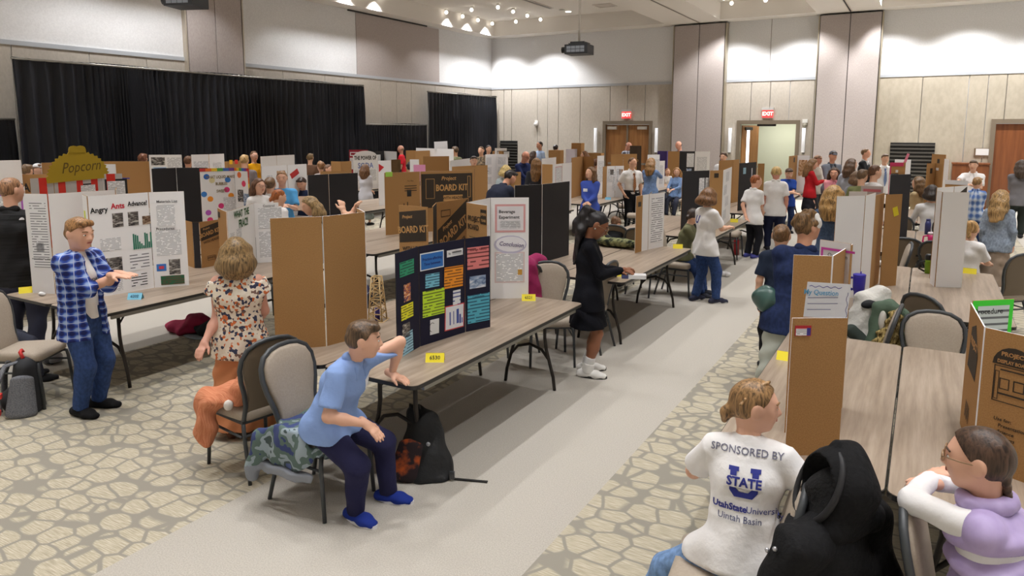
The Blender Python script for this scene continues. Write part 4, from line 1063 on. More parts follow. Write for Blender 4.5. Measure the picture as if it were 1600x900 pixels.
B.paper(2, .04, .33, .15, .095, PH[3], 'photo'); B.paper(2, .02, .06, .205, .22, m_text((84, 176, 200), (36, 84, 110), .026), 'card'); B.text(2, 'Conclusions', .12, .262, .022, (20, 60, 90), .02)
# -- tall brown board beside it, seen from behind
B = Board('tall plain brown cardboard board seen from behind at the near center table', [(-3.84, 3.34), (-3.61, 3.60), (-3.54, 3.96), (-3.78, 4.14)], 1.672, cols=BROWN, back=WHITE)
# -- angry ants
B = Board('white science board titled Angry Ants Advance behind the boy in plaid', [(-6.74, 3.70), (-6.50, 3.61), (-6.43, 4.15), (-6.24, 4.40)], 1.674)
B.paper(0, .06, .62, .07, .17, (214, 222, 60), 'sticky_note'); B.paper(0, .10, .45, .12, .11, PH[1], 'photo')
B.text(1, 'Angry', .09, .80, .068, (16, 16, 18), .025, .03, .9); B.text(1, 'Ants', .255, .825, .072, (206, 40, 62), .025, .02, .9); B.text(1, 'Advance!', .435, .835, .062, (16, 16, 18), .025, 0, .78)
for u, k in ((.20, 1), (.34, 1), (.47, 0)): B.paper(1, u, .63, .095, .13 if u < .4 else .08, PH[k], 'photo')
B.shape(1, [rc(.37+j*.018, .40, .014, hh_) for j, hh_ in enumerate((.15, .14, .13, .07, .05, .03, .15, .14, .06, .15))], (30, 120, 96), name='bar_chart')
B.paper(1, .08, .42, .18, .12, TXT, 'paper'); B.paper(1, .08, .20, .18, .15, PH[1], 'photo'); B.paper(1, .33, .20, .18, .16, m_text(pitch=.03), 'table_print'); B.paper(1, .33, .04, .15, .12, m_text(pitch=.026, ink=(30, 30, 34)), 'table_print'); B.paper(1, .13, .03, .12, .15, TXTS, 'paper')
B.paper(2, .06, .60, .16, .21, TXT, 'paper'); B.text(2, 'Materials List', .155, .84, .034, (60, 60, 64), .008); B.paper(2, .04, .31, .22, .25, TXT, 'paper'); B.text(2, 'Procedures:', .13, .575, .034, (60, 60, 64), .01)
B.paper(2, .03, .16, .085, .07, (58, 120, 200), 'card'); B.shape(2, [rc(.05, .18, .045, .03)], (200, 60, 80)); B.paper(2, .14, .12, .10, .15, PH[1], 'photo'); B.paper(2, .06, .02, .21, .09, m_text((36, 98, 66), (110, 60, 50), .02), 'card')
B = Board('white board left of the ants board with a print-out taped upside down', [(-7.21, 3.43), (-6.98, 3.52), (-6.90, 4.11), (-7.16, 4.28)], 1.68)
B.paper(0, .05, .25, .17, .62, m_text(pitch=.024), 'paper'); B.text(0, 'Peer Test Experiment', .13, .33, .022, tilt=PI)
B.paper(0, .09, .40, .08, .08, m_text((190, 190, 194), (110, 110, 120), .012), 'picture')
# -- popcorn stand
pp = [tp(46, 279), tp(83, 277), tp(160, 272), tp(191, 271)]
B = Board('grey board with red stripes styled as a popcorn stand', pp, cols=(186, 182, 180))
def red_strip(i, p0, p1, d):
    (M, L, hz) = B.F[i]; B.shape(i, [rc(p0*L, 0, (p1-p0)*L, hz)], (206, 42, 28), .0012, 'red_stripe')
red_strip(0, .36, .70, 0); red_strip(1, .08, .22, 0); red_strip(1, .44, .57, 0); red_strip(1, .74, .88, 0); red_strip(2, .18, .62, 0)
B.paper(1, B.F[1][1]*.52, .50, .22, .28, TXT, 'paper', frame_c=(24, 24, 28), fw=.02); B.paper(2, .05, .45, .22, .36, TXT, 'paper', frame_c=(24, 24, 28), fw=.03)
M_, L_, hz_ = B.F[1]
sc_ = []
for k in range(40):
    t = k/39; a = PI*(1-t); r_ = 1+.035*math.cos(k*PI*1.0)
    sc_.append((L_*.5+L_*.62*math.cos(a)*r_, .86+.06*abs(math.cos(a))+(.36*math.sin(a)**1.2)*r_))
for k, q in enumerate([(.10, .0), (.13, .06), (.08, .10), (.0, .08)]): pass
top_ = [(L_*.5+.075*math.cos(a)+.05*sg, 1.27+.045*math.sin(a)) for sg in (-1, 1) for a in np.linspace(PI, 0, 7)]
hd = B.shape(1, [[(L_*-.13, .84)]+sc_+[(L_*1.13, .86)], [(L_*.5-.13, 1.2)]+top_+[(L_*.5+.13, 1.2)]], (170, 142, 20), .004, 'popcorn_header', .006)
B.text(1, 'Popcorn', L_*.55, 1.03, .20, (96, 76, 16), 0, .05, .85, .35, off=.0115)
# -- boards further back on the left
Board('brown cardboard board behind the popcorn stand, its plain back showing', [tp(-22, 276), tp(7, 273), tp(80, 272)], cols=BROWN, back=WHITE)
B = Board('white board with a purple framed page at the left edge', [(-9.35, 3.78), (-9.22, 4.05), (-8.95, 4.28)], 1.62); B.paper(1, .05, .35, .25, .42, TXT, 'paper', frame_c=(170, 90, 180), fw=.02)
Board('long brown cardboard board under the tall drape at the far left', [tp(64, 254.5), tp(104, 253), tp(160, 252), tp(237, 252)], cols=BROWN, back=WHITE)
B = Board('white papers with blue scribbles between the popcorn header and brown board', [tp(157, 256.5), tp(181, 256.5)], cols=(222, 222, 226)); B.shape(0, outl(.03, .6, .16, .09, .012)+[rc(.30, .65, .2, .02)], (60, 60, 170))
Board('black board seen from behind, left of the polka-dot board', [tp(236, 263.5), tp(275, 262), tp(325, 262)], cols=BLACK, back=WHITE)
def z_(p, q, z): return [at(a, b, z)[:2] for a, b in (p, q)]
B = Board('white board with a big letter H at the far left edge', z_((-8, 251), (33, 250), 1.8), 1.8); B.text(0, 'RESEARCH', .32, .74, .16, (30, 30, 34), .03, 0, .7); B.paper(0, B.F[0][1]-.20, .55, .12, .16, TXT, 'paper', frame_c=(150, 60, 60), fw=.02)
B = Board('white board with dark and blue pictures below the drape', z_((232, 242), (284, 241.7), 1.8), 1.8); B.paper(0, .04, .86, .24, .15, PH[1], 'photo'); B.paper(0, .32, .70, .25, .3, TXT, 'paper'); B.paper(0, .06, .72, .24, .1, m_text((180, 210, 235), (70, 110, 170), .03), 'paper'); 
B = Board('white board with drawings below the long drape', [at(298, 241.7, 1.8)[:2], at(326, 241, 1.8)[:2], at(350, 240, 1.8)[:2]], 1.8); B.paper(0, .04, .7, .25, .3, TXT, 'paper'); B.paper(1, .08, .75, .2, .22, TXT, 'paper')
B = Board('brown board edged in rainbow strips behind the polka-dot board', [at(p, q, 1.62)[:2] for p, q in ((324, 254), (356, 252), (388, 251))], 1.62, cols=BROWN)
for i, c in enumerate(((200, 60, 40), (240, 190, 40), (230, 110, 40), (220, 60, 50))): B.shape(i % 2, [rc(.03+.12*(i//2), .79, .07, .09)], c)
# polka-dot board
B = Board('white board with colored dots and a rainbow border', [tp(311.3, 263.4), tp(366, 262), tp(389, 263)])
rb = ((200, 50, 50), (236, 120, 40), (240, 200, 50), (90, 170, 70), (60, 110, 190), (120, 70, 160))
for i in (0, 1):
    M_, L_, hz_ = B.F[i]
    for k in range(12): B.shape(i, [rc(L_*k/12, hz_-.05, L_/12, .05)], rb[(k//2+i) % 6], name='border_strip')
    for k in range(14): B.shape(i, [rc(0 if i == 0 else L_-.03, hz_-.05-.05*(k+1), .03, .05)], rb[(k//2) % 6], name='border_strip') if i else None
dots = ((.10, .78, 0), (.42, .72, 4), (.18, .72, 5), (.40, .56, 1), (.46, .46, 2), (.14, .42, 2), (.30, .30, 1), (.10, .20, 3), (.05, .5, 4), (.36, .12, 0), (.12, .08, 1), (.5, .2, 5))
dc = ((40, 110, 200), (226, 60, 130), (240, 150, 40), (180, 90, 190), (60, 130, 210), (230, 220, 170))
for u, v, c in dots: B.shape(0, [[(u+.045*math.cos(a), v+.045*math.sin(a)) for a in np.linspace(0, 2*PI, 15)[:-1]]], dc[c], .0012, 'dot')
for t_, v in (('WHAT LIQUID MAKES', .77), ('BUBBLES', .66), ('SWEET?', .54)): B.text(0, t_, .32, v, .065, (124, 104, 56), .02, 0, .72)
B.paper(0, .34, .22, .2, .22, TXT, 'paper'); B.shape(1, [[(.12+.05*math.cos(a), .8+.05*math.sin(a)) for a in np.linspace(0, 2*PI, 15)[:-1]]], (236, 120, 60), .0012, 'dot'); B.shape(1, [[(.22+.05*math.cos(a), .66+.05*math.sin(a)) for a in np.linspace(0, 2*PI, 15)[:-1]]], (226, 60, 100), .0012, 'dot'); B.paper(1, .06, .36, .14, .2, PH[1], 'photo'); B.paper(1, .2, .30, .13, .2, PH[3], 'photo')
# fraction board
B = Board('short white board reading What the Frac in green letters', [at(p, q, 1.436)[:2] for p, q in ((340, 324.6), (354, 331), (396.5, 317.4), (435.5, 316.2))], 1.436, cols=[BROWN, WHITE, WHITE], back=[WHITE, BROWN, BROWN])
L_ = B.F[1][1]
B.text(1, 'WHAT  THE', L_*.5, .63, .105, (44, 92, 44), .03, 0, .85); B.text(1, 'FRAC!!', L_*.55, .52, .12, (44, 92, 44), .03, 0, .85); B.paper(1, .06, .33, .13, .13, TXT, 'paper'); B.paper(1, .03, .18, .14, .14, PH[0], 'photo'); B.paper(1, .25, .22, .17, .14, PH[0], 'photo'); B.paper(1, .25, .38, .16, .10, TXT, 'paper'); B.paper(1, .04, .03, .3, .12, TXTS, 'paper')
B.paper(2, .04, .40, .26, .24, TXT, 'paper'); B.paper(2, .04, .06, .26, .30, TXT, 'paper'); B.text(2, 'Control', .16, .66, .04, (80, 80, 90))
B.shape(0, [rc(.02, .60, .12, .06)], INK)
def kit_print(B, i, w_, hz, big=1.0, words=('Project', 'BOARD KIT', 'WITH HEADER'), slant=.0, v0=.5):
    poly = [(.01, hz*v0), (w_-.02, hz*(v0+slant)), (w_-.02, hz*(v0+.28+slant)), (.01, hz*(v0+.28))]
    B.shape(i, [poly], INK, .0014, 'print_block')
    a = math.atan2(slant*hz, w_)
    B.text(i, words[0], w_*.30, hz*(v0+.23+slant*.3), .05*big, (196, 150, 92), .02, a, 1, .25); B.text(i, words[1], w_*.5, hz*(v0+.11+slant*.5), .105*big, (196, 150, 92), .025, a, .82)
    B.text(i, words[2], w_*.55, hz*(v0-.06+slant*.5), .06*big, INK, .02, a, .9); B.shape(i, outl(w_*.2, hz*(v0-.10), w_*.7, hz*.08, .005) if slant == 0 else [], INK) if slant == 0 else None
    B.shape(i, outl(w_*.3, hz*.14, w_*.4, hz*.10, .004), INK); B.text(i, 'WHITE', w_*.5, hz*.19, .035, INK)
B = Board('brown kit carton with black lettering between the ants and fraction boards', [at(p, q, 1.257)[:2] for p, q in ((288, 344), (300, 347), (311, 347), (343, 342.8))], 1.257, cols=[BROWN, BLACK, BROWN], back=BROWN)
kit_print(B, 2, B.F[2][1], B.F[2][2], .62, slant=.10, v0=.58); B.text(0, 'IT', .05, .38, .07, INK, .02)
Board('white board with a green tape tab in front of the drape', [tp(406.6, 244.6), tp(432, 243), tp(460, 241.7)]); B = Board('white pet board with animal pictures behind the girls', [tp(408, 260), tp(448.5, 257.6), tp(479, 256)])
B.paper(0, .10, .45, .14, .3, TXT, 'paper'); B.paper(0, .35, .62, .2, .2, PH[2], 'photo'); B.paper(1, .06, .70, .2, .1, (196, 50, 50), 'card', .5); B.paper(1, .22, .58, .18, .05, (90, 90, 60), 'card', -.3); B.paper(1, .04, .2, .08, .26, (170, 156, 60), 'card'); B.paper(1, .15, .2, .2, .26, TXT, 'paper')
Board('black board seen from behind in the middle of the left tables', [tp(480, 273.8), tp(513, 272), tp(559, 270)], cols=BLACK, back=WHITE)
Board('small brown board behind the black board', [tp(517, 252), tp(533, 252.5), tp(549, 251.5)], cols=BROWN); Board('low strip of brown cardboard behind the black board', [at(500, 268, 1.5)[:2], at(549, 267, 1.5)[:2]], 1.5, cols=BROWN)
B = Board('white arched board lettered The Power Of', [at(p, q, 1.62)[:2] for p, q in ((551, 242.6), (590, 241.8))], 1.62); L_ = B.F[0][1]
B.shape(0, [[(L_*.5+L_*.45*math.cos(a), .86+.13*math.sin(a)) for a in np.linspace(0, PI, 13)]], (228, 227, 228), 0, 'arch_header', .005); B.text(0, 'THE POWER OF', L_/2, .80, .14, (30, 30, 32), .03, 0, .62); B.text(0, 'SODA', L_/2, .60, .2, (90, 110, 180), .01, 0, .8); B.paper(0, .05, .2, L_-.1, .3, TXT, 'paper')
B = Board('small white board with red triangles', [tp(590, 251), tp(611, 250.6)]); B.shape(0, [[(.02, .85), (.13, .78), (.02, .68)], [(.20, .65), (.27, .68), (.28, .55), (.21, .56)]], (200, 40, 46))
B = Board('red, white and black board under the tall drape', [at(545, 234, 1.75)[:2], at(575, 234, 1.75)[:2]], 1.75, cols=(150, 40, 54)); B.paper(0, .02, .5, .2, .3, TXT, 'paper'); B.shape(0, outl(.03, .85, .3, .1, .02), (230, 230, 230))
B = Board('black board with white cards left of the man in red', [at(p, q, 1.7)[:2] for p, q in ((576, 237), (600, 236), (620, 237))], 1.7, cols=[BLACK, (220, 220, 222)]); B.paper(0, .28, .55, .2, .3, TXT, 'paper', frame_c=(220, 220, 220), fw=.02)
# big kit boards
B = Board('largest brown kit board with a black printed panel', [tp(600, 270), tp(656, 268), tp(740.5, 266)], cols=BROWN, back=WHITE)
w_, hz_ = B.F[1][1], B.F[1][2]; B.shape(1, [rc(.02, .36, w_-.05, hz_-.40)], INK, .0014, 'print_block'); B.text(1, 'Project', w_*.52, .80, .08, (196, 150, 92), .02, 0, 1, .2); B.text(1, 'BOARD KIT', w_*.58, .655, .135, (196, 150, 92), .03, 0, .74); B.shape(1, [rc(w_*.42, .455, w_*.36, .09)], (196, 150, 92)); B.text(1, 'WITH HEADER', w_*.60, .50, .062, INK, .02, 0, .8, off=.004); B.shape(1, outl(w_*.10, .5, w_*.16, .3, .006)+outl(w_-.11, .5, .05, .33, .008), (196, 150, 92))
B.paper(0, .02, hz_-.06, .11, .07, (170, 220, 90), 'green_tab'); B.paper(0, B.F[0][1]-.22, .55, .07, .10, (30, 28, 28), 'tag'); B.text(0, 'Pro Plus', B.F[0][1]-.16, .78, .03, INK); B.shape(0, [rc(B.F[0][1]-.26, .70-k*.035, .2, .012) for k in range(3)]+[rc(.3, .05, .015, .4), rc(.36, .05, .015, .42)], INK)
B = Board('brown kit carton standing left behind the navy board', [(-3.76, 4.62), (-3.44, 4.60)], cols=BROWN); kit_print(B, 0, .32, .91, .75, slant=.04, v0=.66)
B = Board('brown kit carton with a black spine behind the navy board', [(-3.44, 4.66), (-3.60, 4.93), (-3.60, 5.43)], cols=[BLACK, BROWN]); kit_print(B, 1, .5, .91, 1.0, slant=.26, v0=.46); B.shape(1, outl(.06, .78, .14, .06, .006), INK)
# drink experiment board
B = Board('white board about a drink test with a pink framed title', [(-3.02, 4.83), (-3.31, 4.96), (-3.36, 5.42), (-3.07, 5.62)], 1.668, cols=[BROWN, WHITE, WHITE], back=[WHITE, BROWN, BROWN])
B.text(0, 'PROJECT', .13, .80, .062, INK, .025, 0, .8); B.text(0, 'BOARD', .11, .73, .062, INK, .025, 0, .8); B.paper(0, .22, .77, .085, .12, INK, 'print_block'); B.text(0, 'OPEN', .262, .85, .03, (196, 150, 92), .02); B.text(0, 'TEAR', .262, .80, .03, (196, 150, 92), .02); B.paper(0, .03, .58, .22, .07, m_text(BROWN, INK, .03, .35), 'print')
B.paper(2, .06, .63, .24, .22, (226, 222, 226), 'title_page', frame_c=(216, 160, 160), fw=.018); B.text(2, 'Beverage', .15, .80, .04, (40, 40, 44), .02); B.text(2, 'Experiment', .17, .75, .04, (40, 40, 44), .02); B.paper(2, .09, .65, .18, .07, TXTS, 'paper')
B.shape(2, [[(.18+.15*math.cos(a), .50+.085*math.sin(a)) for a in np.linspace(0, 2*PI, 19)[:-1]]], (196, 192, 214), .0012, 'cut_out'); B.shape(2, [[(.185+.135*math.cos(a), .505+.07*math.sin(a)) for a in np.linspace(0, 2*PI, 19)[:-1]]], (236, 234, 240), .002, 'cut_out'); B.text(2, 'Conclusion', .19, .50, .055, (84, 70, 120), .01, -.1, .9, .2, off=.004)
B.paper(2, .05, .16, .25, .26, TXT, 'paper', frame_c=(222, 200, 200), fw=.012); B.shape(2, [rc(.25, .22, .04, .05)], (200, 150, 60)); B.paper(1, .2, .18, .2, .5, TXT, 'paper', frame_c=(222, 190, 190))
Board('black board seen from behind at the second center table', [tp(803.6, 289.8), tp(847, 288), tp(890, 283)], cols=BLACK, back=WHITE)
B = Board('white board behind the black board with a pink edged page', [(-6.06, 11.57), (-5.84, 11.56), (-5.88, 12.05), (-5.90, 12.50)], cols=[BROWN, WHITE, WHITE]); B.paper(1, .15, .25, .3, .6, TXT, 'paper', frame_c=(200, 150, 160), fw=.015)
Board('brown board above the girl in the blue sweater', [tp(893, 246.6), tp(911, 244.4), tp(928, 245.3)], cols=BROWN)
B = Board('short board with dog pictures left of the boy in the tie', [at(p, q, 1.46)[:2] for p, q in ((942, 260.5), (948, 259.6), (961, 259.2), (975, 259))], 1.46, cols=[BROWN, WHITE, WHITE])
for i in (1, 2): B.paper(i, .04, .35, .12, .3, TXT, 'paper'); B.paper(i, .18, .15, .12, .45, TXT, 'paper'); B.paper(i, .1, .52, .1, .12, PH[2 if i == 2 else 1], 'photo')
B = Board('small white board with blue print behind the brown board', [tp(933, 243.5), tp(944, 243)]); B.paper(0, .05, .3, .25, .5, TXT, 'paper')
Board('wide brown board in front of the double doors', [tp(954.7, 241), tp(974, 240.5), tp(995.5, 240.5)], cols=BROWN)
B = Board('dark brown printed kit header sticking up before the double doors', [aty(984, 227.6, 18.3)[:2], aty(1002.7, 227.6, 18.3)[:2]], aty(984, 227.6, 18.3)[2], cols=(64, 50, 36)); B.text(0, 'BOARD', .15, .72, .08, (170, 130, 80), .02, 0, .8)
B = Board('white board right of the double doors', [tp(1011.6, 241.8), tp(1031, 241.4)]); B.paper(0, .05, .3, .35, .5, TXT, 'paper')
B = Board('short white board beside the girl in the denim jacket', [at(1026, 251.6, 1.46)[:2], at(1039, 251, 1.46)[:2]], 1.46); B.paper(0, .04, .1, .25, .5, TXT, 'paper')
B = Board('short white board with typed pages at the second center table', [(-3.08, 8.40), (-3.06, 8.58), (-3.03, 8.74), (-2.94, 9.10)], 1.46, cols=[BROWN, WHITE, WHITE], back=[WHITE, BROWN, BROWN])
B.paper(2, .06, .08, .27, .58, m_text(pitch=.028), 'paper'); B.paper(0, .06, .58, .08, .06, INK, 'print_block')
B = Board('black and white boards side by side in front of the left pillar', [tp(1043.6, 236.4), tp(1062, 236.4), tp(1086, 236.4), (-5.55, 21.35)], cols=[BROWN, BLACK, WHITE]); B.paper(1, .22, .45, .22, .4, TXT, 'paper'); B.paper(1, .22, .1, .16, .3, PH[3], 'photo'); B.paper(2, .06, .3, .3, .45, TXT, 'paper')
B = Board('large black board with red and white cards behind the white-shirted boy', [tp(1066, 267.6), (-2.90, 11.16)], cols=BLACK); B.paper(0, .35, .45, .11, .35, TXT, 'paper'); B.paper(0, .48, .45, .11, .35, TXT, 'paper'); B.paper(0, .42, .40, .11, .11, (190, 50, 60), 'card')
B.paper(0, .50, .02, .14, .30, (176, 26, 40), 'card'); B.paper(0, .44, .06, .13, .2, (228, 228, 230), 'paper')
B = Board('brown edged white board standing before the black board', [(-2.88, 11.10), (-2.72, 11.28), (-2.86, 12.46)], cols=[BROWN, WHITE]); B.paper(0, .08, .80, .08, .07, INK, 'print_block')
for k in range(4): B.paper(1, .15+.25*(k % 2), .1+.2*k, .4, .16, TXT, 'paper')
Board('brown board behind the red-haired boy', [tp(1123.6, 251), tp(1146, 249.8), tp(1155, 249)], cols=BROWN)
B = Board('black board left of the open doorway', [tp(1155, 255), tp(1182, 253)], cols=BLACK); B.paper(0, .18, .70, .12, .12, (150, 190, 210), 'card'); B.paper(0, .55, .5, .04, .3, (220, 220, 225), 'strip')
Board('narrow brown board between the two white-shirted boys', [tp(1184, 255.5), tp(1195, 255.5)], cols=BROWN)
B = Board('brown and white board right of the open doorway', [tp(1233, 244), tp(1246, 242.7), (-2.50, 19.2)], cols=[BROWN, WHITE]); B.paper(0, .4, .75, .12, .12, INK, 'print_block'); B.paper(1, .04, .4, .2, .4, PH[2], 'photo')
# right-hand tables
B = Board('tall plain white board on the second right table', [(-.67, 6.98), (-.45, 7.20), (-.39, 7.62)], 1.685, cols=WHITE); 
Board('brown side panel just right of the tall white board', [(-.40, 7.62), (-.33, 7.98)], cols=BROWN)
B = Board('brown board with a yellow sticky note on the second right table', [(-.31, 7.80), (-.17, 7.95)], cols=BROWN); B.paper(0, .10, .70, .06, .09, (226, 208, 30), 'sticky_note', .3)
B = Board('grey topped board behind the tall white board', [tp(1345, 290), tp(1381, 291.6)], cols=(190, 178, 178)); B.shape(0, [rc(.03, .85, .18, .03)], (200, 110, 120))
B = Board('white board peeking above the tall white board', [(-.62, 7.55), (-.46, 7.62)], 1.69)
B = Board('black board seen from behind on the third right table', [tp(1390.7, 273), tp(1424, 272)], cols=BLACK, back=WHITE)
B = Board('brown board with a pink edge on the fourth right table', [tp(1390.7, 254), tp(1415.5, 254)], cols=BROWN); B.shape(0, [rc(-.0, .84, .27, .075), rc(0, 0, .03, .84)], (196, 50, 96)); B.paper(0, .12, .72, .05, .05, (220, 220, 220), 'paper'); B.paper(0, .02, .3, .16, .4, (40, 40, 46), 'card')
B = Board('white poster behind the pink edged board', [tp(1398, 249), tp(1424, 249.5)]); B.paper(0, .18, .72, .05, .33, (210, 120, 140), 'ruler_strip', -.3)
B = Board('plain brown board before the black air grille', [tp(1448.4, 255.4), tp(1462.6, 255), tp(1474, 256)], cols=BROWN); B.paper(0, .10, .72, .07, .1, INK, 'print_block'); B.paper(1, .02, .78, .10, .05, (220, 220, 222), 'paper')
B = Board('narrow white board beside the brown carton at the back right', [tp(1476, 248), tp(1484, 249)])
B = Board('white kit board with black lettering on the second right table', [(.12, 8.52), (.28, 8.80), (.42, 9.06)], 1.69, cols=WHITE); B.shape(1, [[(.02, .66), (.26, .74), (.26, .94), (.02, .84)]], INK, .0014, 'print_block'); B.text(1, 'D KIT', .15, .79, .10, (214, 213, 214), .02, .28, .8); B.shape(0, [rc(.05, .80, .2, .03)], (200, 80, 90))
B = Board('big white blank board beside the blue plaid shirt', [(.125, 8.25), (.165, 8.06), (.395, 8.16)], 1.68, cols=WHITE)
B = Board('brown board topped in white on the third right table', [tp(1477, 281), tp(1513, 282.6)], cols=BROWN); B.shape(0, [rc(0, .86, B.F[0][1], .055)], (214, 213, 214))
B = Board('plain brown board between the denim jacket and blue tumbler', [(-.535, 3.70), (-.36, 3.755), (-.31, 4.22)], 1.662, cols=BROWN, back=WHITE)
B = Board('low brown board with a hand-lettered question card above it', [at(1236.6, 496.8, 1.41)[:2], at(1325, 496.8, 1.41)[:2]], 1.41, cols=BROWN, back=WHITE); L_ = B.F[0][1]
B.paper(0, .018, .585, .075, .05, (190, 40, 50), 'price_sticker'); B.paper(0, .022, .588, .05, .032, TXTS, 'sticker_face', off=.003); B.paper(0, .072, .588, .018, .036, (60, 50, 140), 'sticker_bar', off=.003)
q_ = B.paper(0, .06, .67, L_-.06, .165, (218, 220, 226), 'question_card', -.06, off=-.004); B.text(0, 'My Question', .13, .79, .034, (90, 160, 200), .008, -.06, .9, off=.0002); B.shape(0, [[(.075+.15*t/20, .822-.009*t/20+.004*math.sin(t*1.3)) for t in range(21)]+[(.075+.15*t/20, .819-.009*t/20+.004*math.sin(t*1.3)) for t in range(20, -1, -1)]], (70, 60, 150), -.0026)
B.shape(0, [rc(.07, .765-k*.028, .14-.03*(k == 2), .003) for k in range(3)]+[[(L_-.012+.004*math.sin(t*1.5), .67+.012*t) for t in range(11)]+[(L_-.009+.004*math.sin(t*1.5), .67+.012*t) for t in range(10, -1, -1)]], (110, 110, 150), -.0026)
B = Board('white poster with a magenta border behind the brown board', [at(1281, 374, 1.69)[:2], at(1331, 381, 1.69)[:2]], 1.69, cols=(206, 200, 200)); B.shape(0, [rc(.015, .90, .19, .012), rc(.015, .60, .012, .30)], (190, 60, 150)); B.text(0, 'Question', .11, .875, .03)
B = Board('large brown printed carton board at the right edge', [(.255, 4.30), (.285, 3.78), (.62, 3.60)], 1.39, cols=BROWN, back=WHITE); L0, L1 = B.F[0][1], B.F[1][1]
def arch(i, u, v, w_, hgt):
    B.shape(i, [[(u-w_, v), (u+w_, v)]+[(u+w_*math.cos(a), v+hgt*math.sin(a)) for a in np.linspace(0, PI, 11)]], INK, .0014, 'print_block')
arch(1, .13, .50, .085, .085); B.text(1, 'PROJECT', .13, .55, .026, (182, 136, 84), .03); B.text(1, 'DISPLAY BOARD', .13, .515, .022, (182, 136, 84), .03, 0, .8)
B.shape(1, outl(.055, .33, .15, .165, .004)+outl(.08, .39, .04, .05, .004)+outl(.135, .39, .045, .05, .005)+outl(.06, .34, .018, .13, .003)+outl(.187, .34, .016, .13, .003)+[rc(.08, .475, .10, .006), rc(.075, .365, .11, .008)], INK)
for k, t_ in enumerate(('Use for:', 'Presentations', 'Science', 'Reports', 'Displays')): B.text(1, t_, .09 if k else .07, .25-.028*k, .022, INK, .012, 0, 1, .1, align='LEFT')
B.shape(0, [[(L0*.2, .35), (L0*.75, .15+.2), (L0*.8, .48), (L0*.55, .60), (L0*.3, .56)]], INK, .0014, 'print_block'); B.text(0, 'PROJECT', L0*.52, .50, .055, (182, 136, 84), .02); B.shape(0, [[(L0*.3+.03*k, .10+.02*(k % 2)), (L0*.3+.03*k+.012, .10), (L0*.36+.03*k, .19), (L0*.34+.03*k, .19)] for k in range(5)], INK)
B = Board('white Procedure page on a bright green backing at the right edge', [at(1519, 470, 1.40)[:2], at(1585, 467, 1.40)[:2]], 1.40, cols=(70, 214, 60)); L_ = B.F[0][1]
B.paper(0, .035, .42, L_-.065, .21, m_text((196, 206, 204), (100, 104, 106), .035), 'page'); B.text(0, 'Procedure', .10, .60, .04, (40, 44, 44), .012)

B = Board('brown board with black and white cards below the tall corner drape', [tp(649, 236), tp(676, 235), tp(702, 236)], cols=BROWN); B.paper(1, .1, .72, .3, .16, (30, 30, 32), 'card'); B.paper(1, .17, .74, .14, .12, TXT, 'paper')
B = Board('tall white board behind the brown board below the corner drape', z_((650, 231), (709, 233), 1.72), 1.72)
Board('brown board right of the girl in the yellow shirt', [tp(661, 244.5), tp(702, 244)], cols=BROWN)
Board('low white board left of the boy peering over', [tp(703, 251), tp(736, 247)])
Board('long low brown board before the boy peering over', [tp(706, 260.5), tp(741, 258.5), tp(762, 258)], cols=BROWN)
B = Board('white board with a grid of small cards beside the patterned blouse', [tp(758, 241.5), tp(776, 240.5), tp(794, 241)])
for i in (0, 1):
    for k in range(3): B.paper(i, .05, .15+.25*k, .25, .18, TXT, 'paper')
Board('plain brown board just right of the blond person', [tp(798, 269.5), tp(814, 268.5)], cols=BROWN)
B = Board('white board with a framed page right of the wide corner drape', [tp(773, 231.5), tp(792, 231.5)]); B.paper(0, .1, .6, .4, .2, TXT, 'paper', frame_c=(60, 60, 64), fw=.02)
Board('brown board left of the man in red', [tp(634, 235), tp(650, 235)], cols=BROWN)
B = Board('white board with purple lettering in front of the bearded man', [tp(846, 248), tp(869, 245.5)]); B.shape(0, [rc(.05, .7, .3, .04), rc(.05, .6, .25, .03)], (90, 80, 170))
B = Board('pale lilac board behind the small cardboard box', [tp(884, 233), tp(911, 232.5)], cols=(206, 202, 214))
B = Board('small brown carton standing before the white kit board', [tp(1456.4, 240.5), tp(1478.6, 241.8)], cols=BROWN); B.paper(0, .24, .78, .1, .1, INK, 'print_block'); B.paper(0, .05, .3, .3, .06, (190, 50, 50), 'card')
B = Board('white board with a pink page at the far left hall end', [tp(640, 249), tp(655, 249)]); B.paper(0, .08, .45, .25, .35, (226, 150, 190), 'paper')
B = Board('dark printed kit board left of the pink page', [tp(611, 249.5), tp(626, 249)], cols=(96, 74, 44)); B.shape(0, [[(.03, .4), (.26, .6), (.26, .72), (.03, .52)]], INK)
# ---------------------------------------------------------------- people
def pl(px, py, z): return at(px, py, z)[:2]
def PP(px, py, h, rel, label, y=None, **k):
    """head top at that point; rel = turn of the body from facing the camera (90 = towards image right)"""
    sit = k.get('sit'); zt = h if sit is None else sit+.565*h
    x, yy = pl(px, py, zt)
    if y is not None: x, yy, zt = aty(px, py, y)
    zt0 = zt; lo_, hi_ = (1.2, 1.93) if sit is None else (1.08, 1.45)
    for q in sorted(np.arange(.72, 1.36, .01), key=lambda v: abs(v-1)):
        zq = H-(H-zt0)*q
        if lo_ < zq < hi_ and not on_table(x*q, yy*q, .15 if sit is None else .10) and yy*q < 24.6: break
    else: q = 1; print('no free spot', label)
    x, yy, zt = x*q, yy*q, H-(H-zt0)*q; h = zt if sit is None else (zt-sit)/.565
    deg = math.degrees(math.atan2(-yy, -x))+rel
    return person(x, yy, h, deg, label, **k)
from mathutils.bvhtree import BVHTree
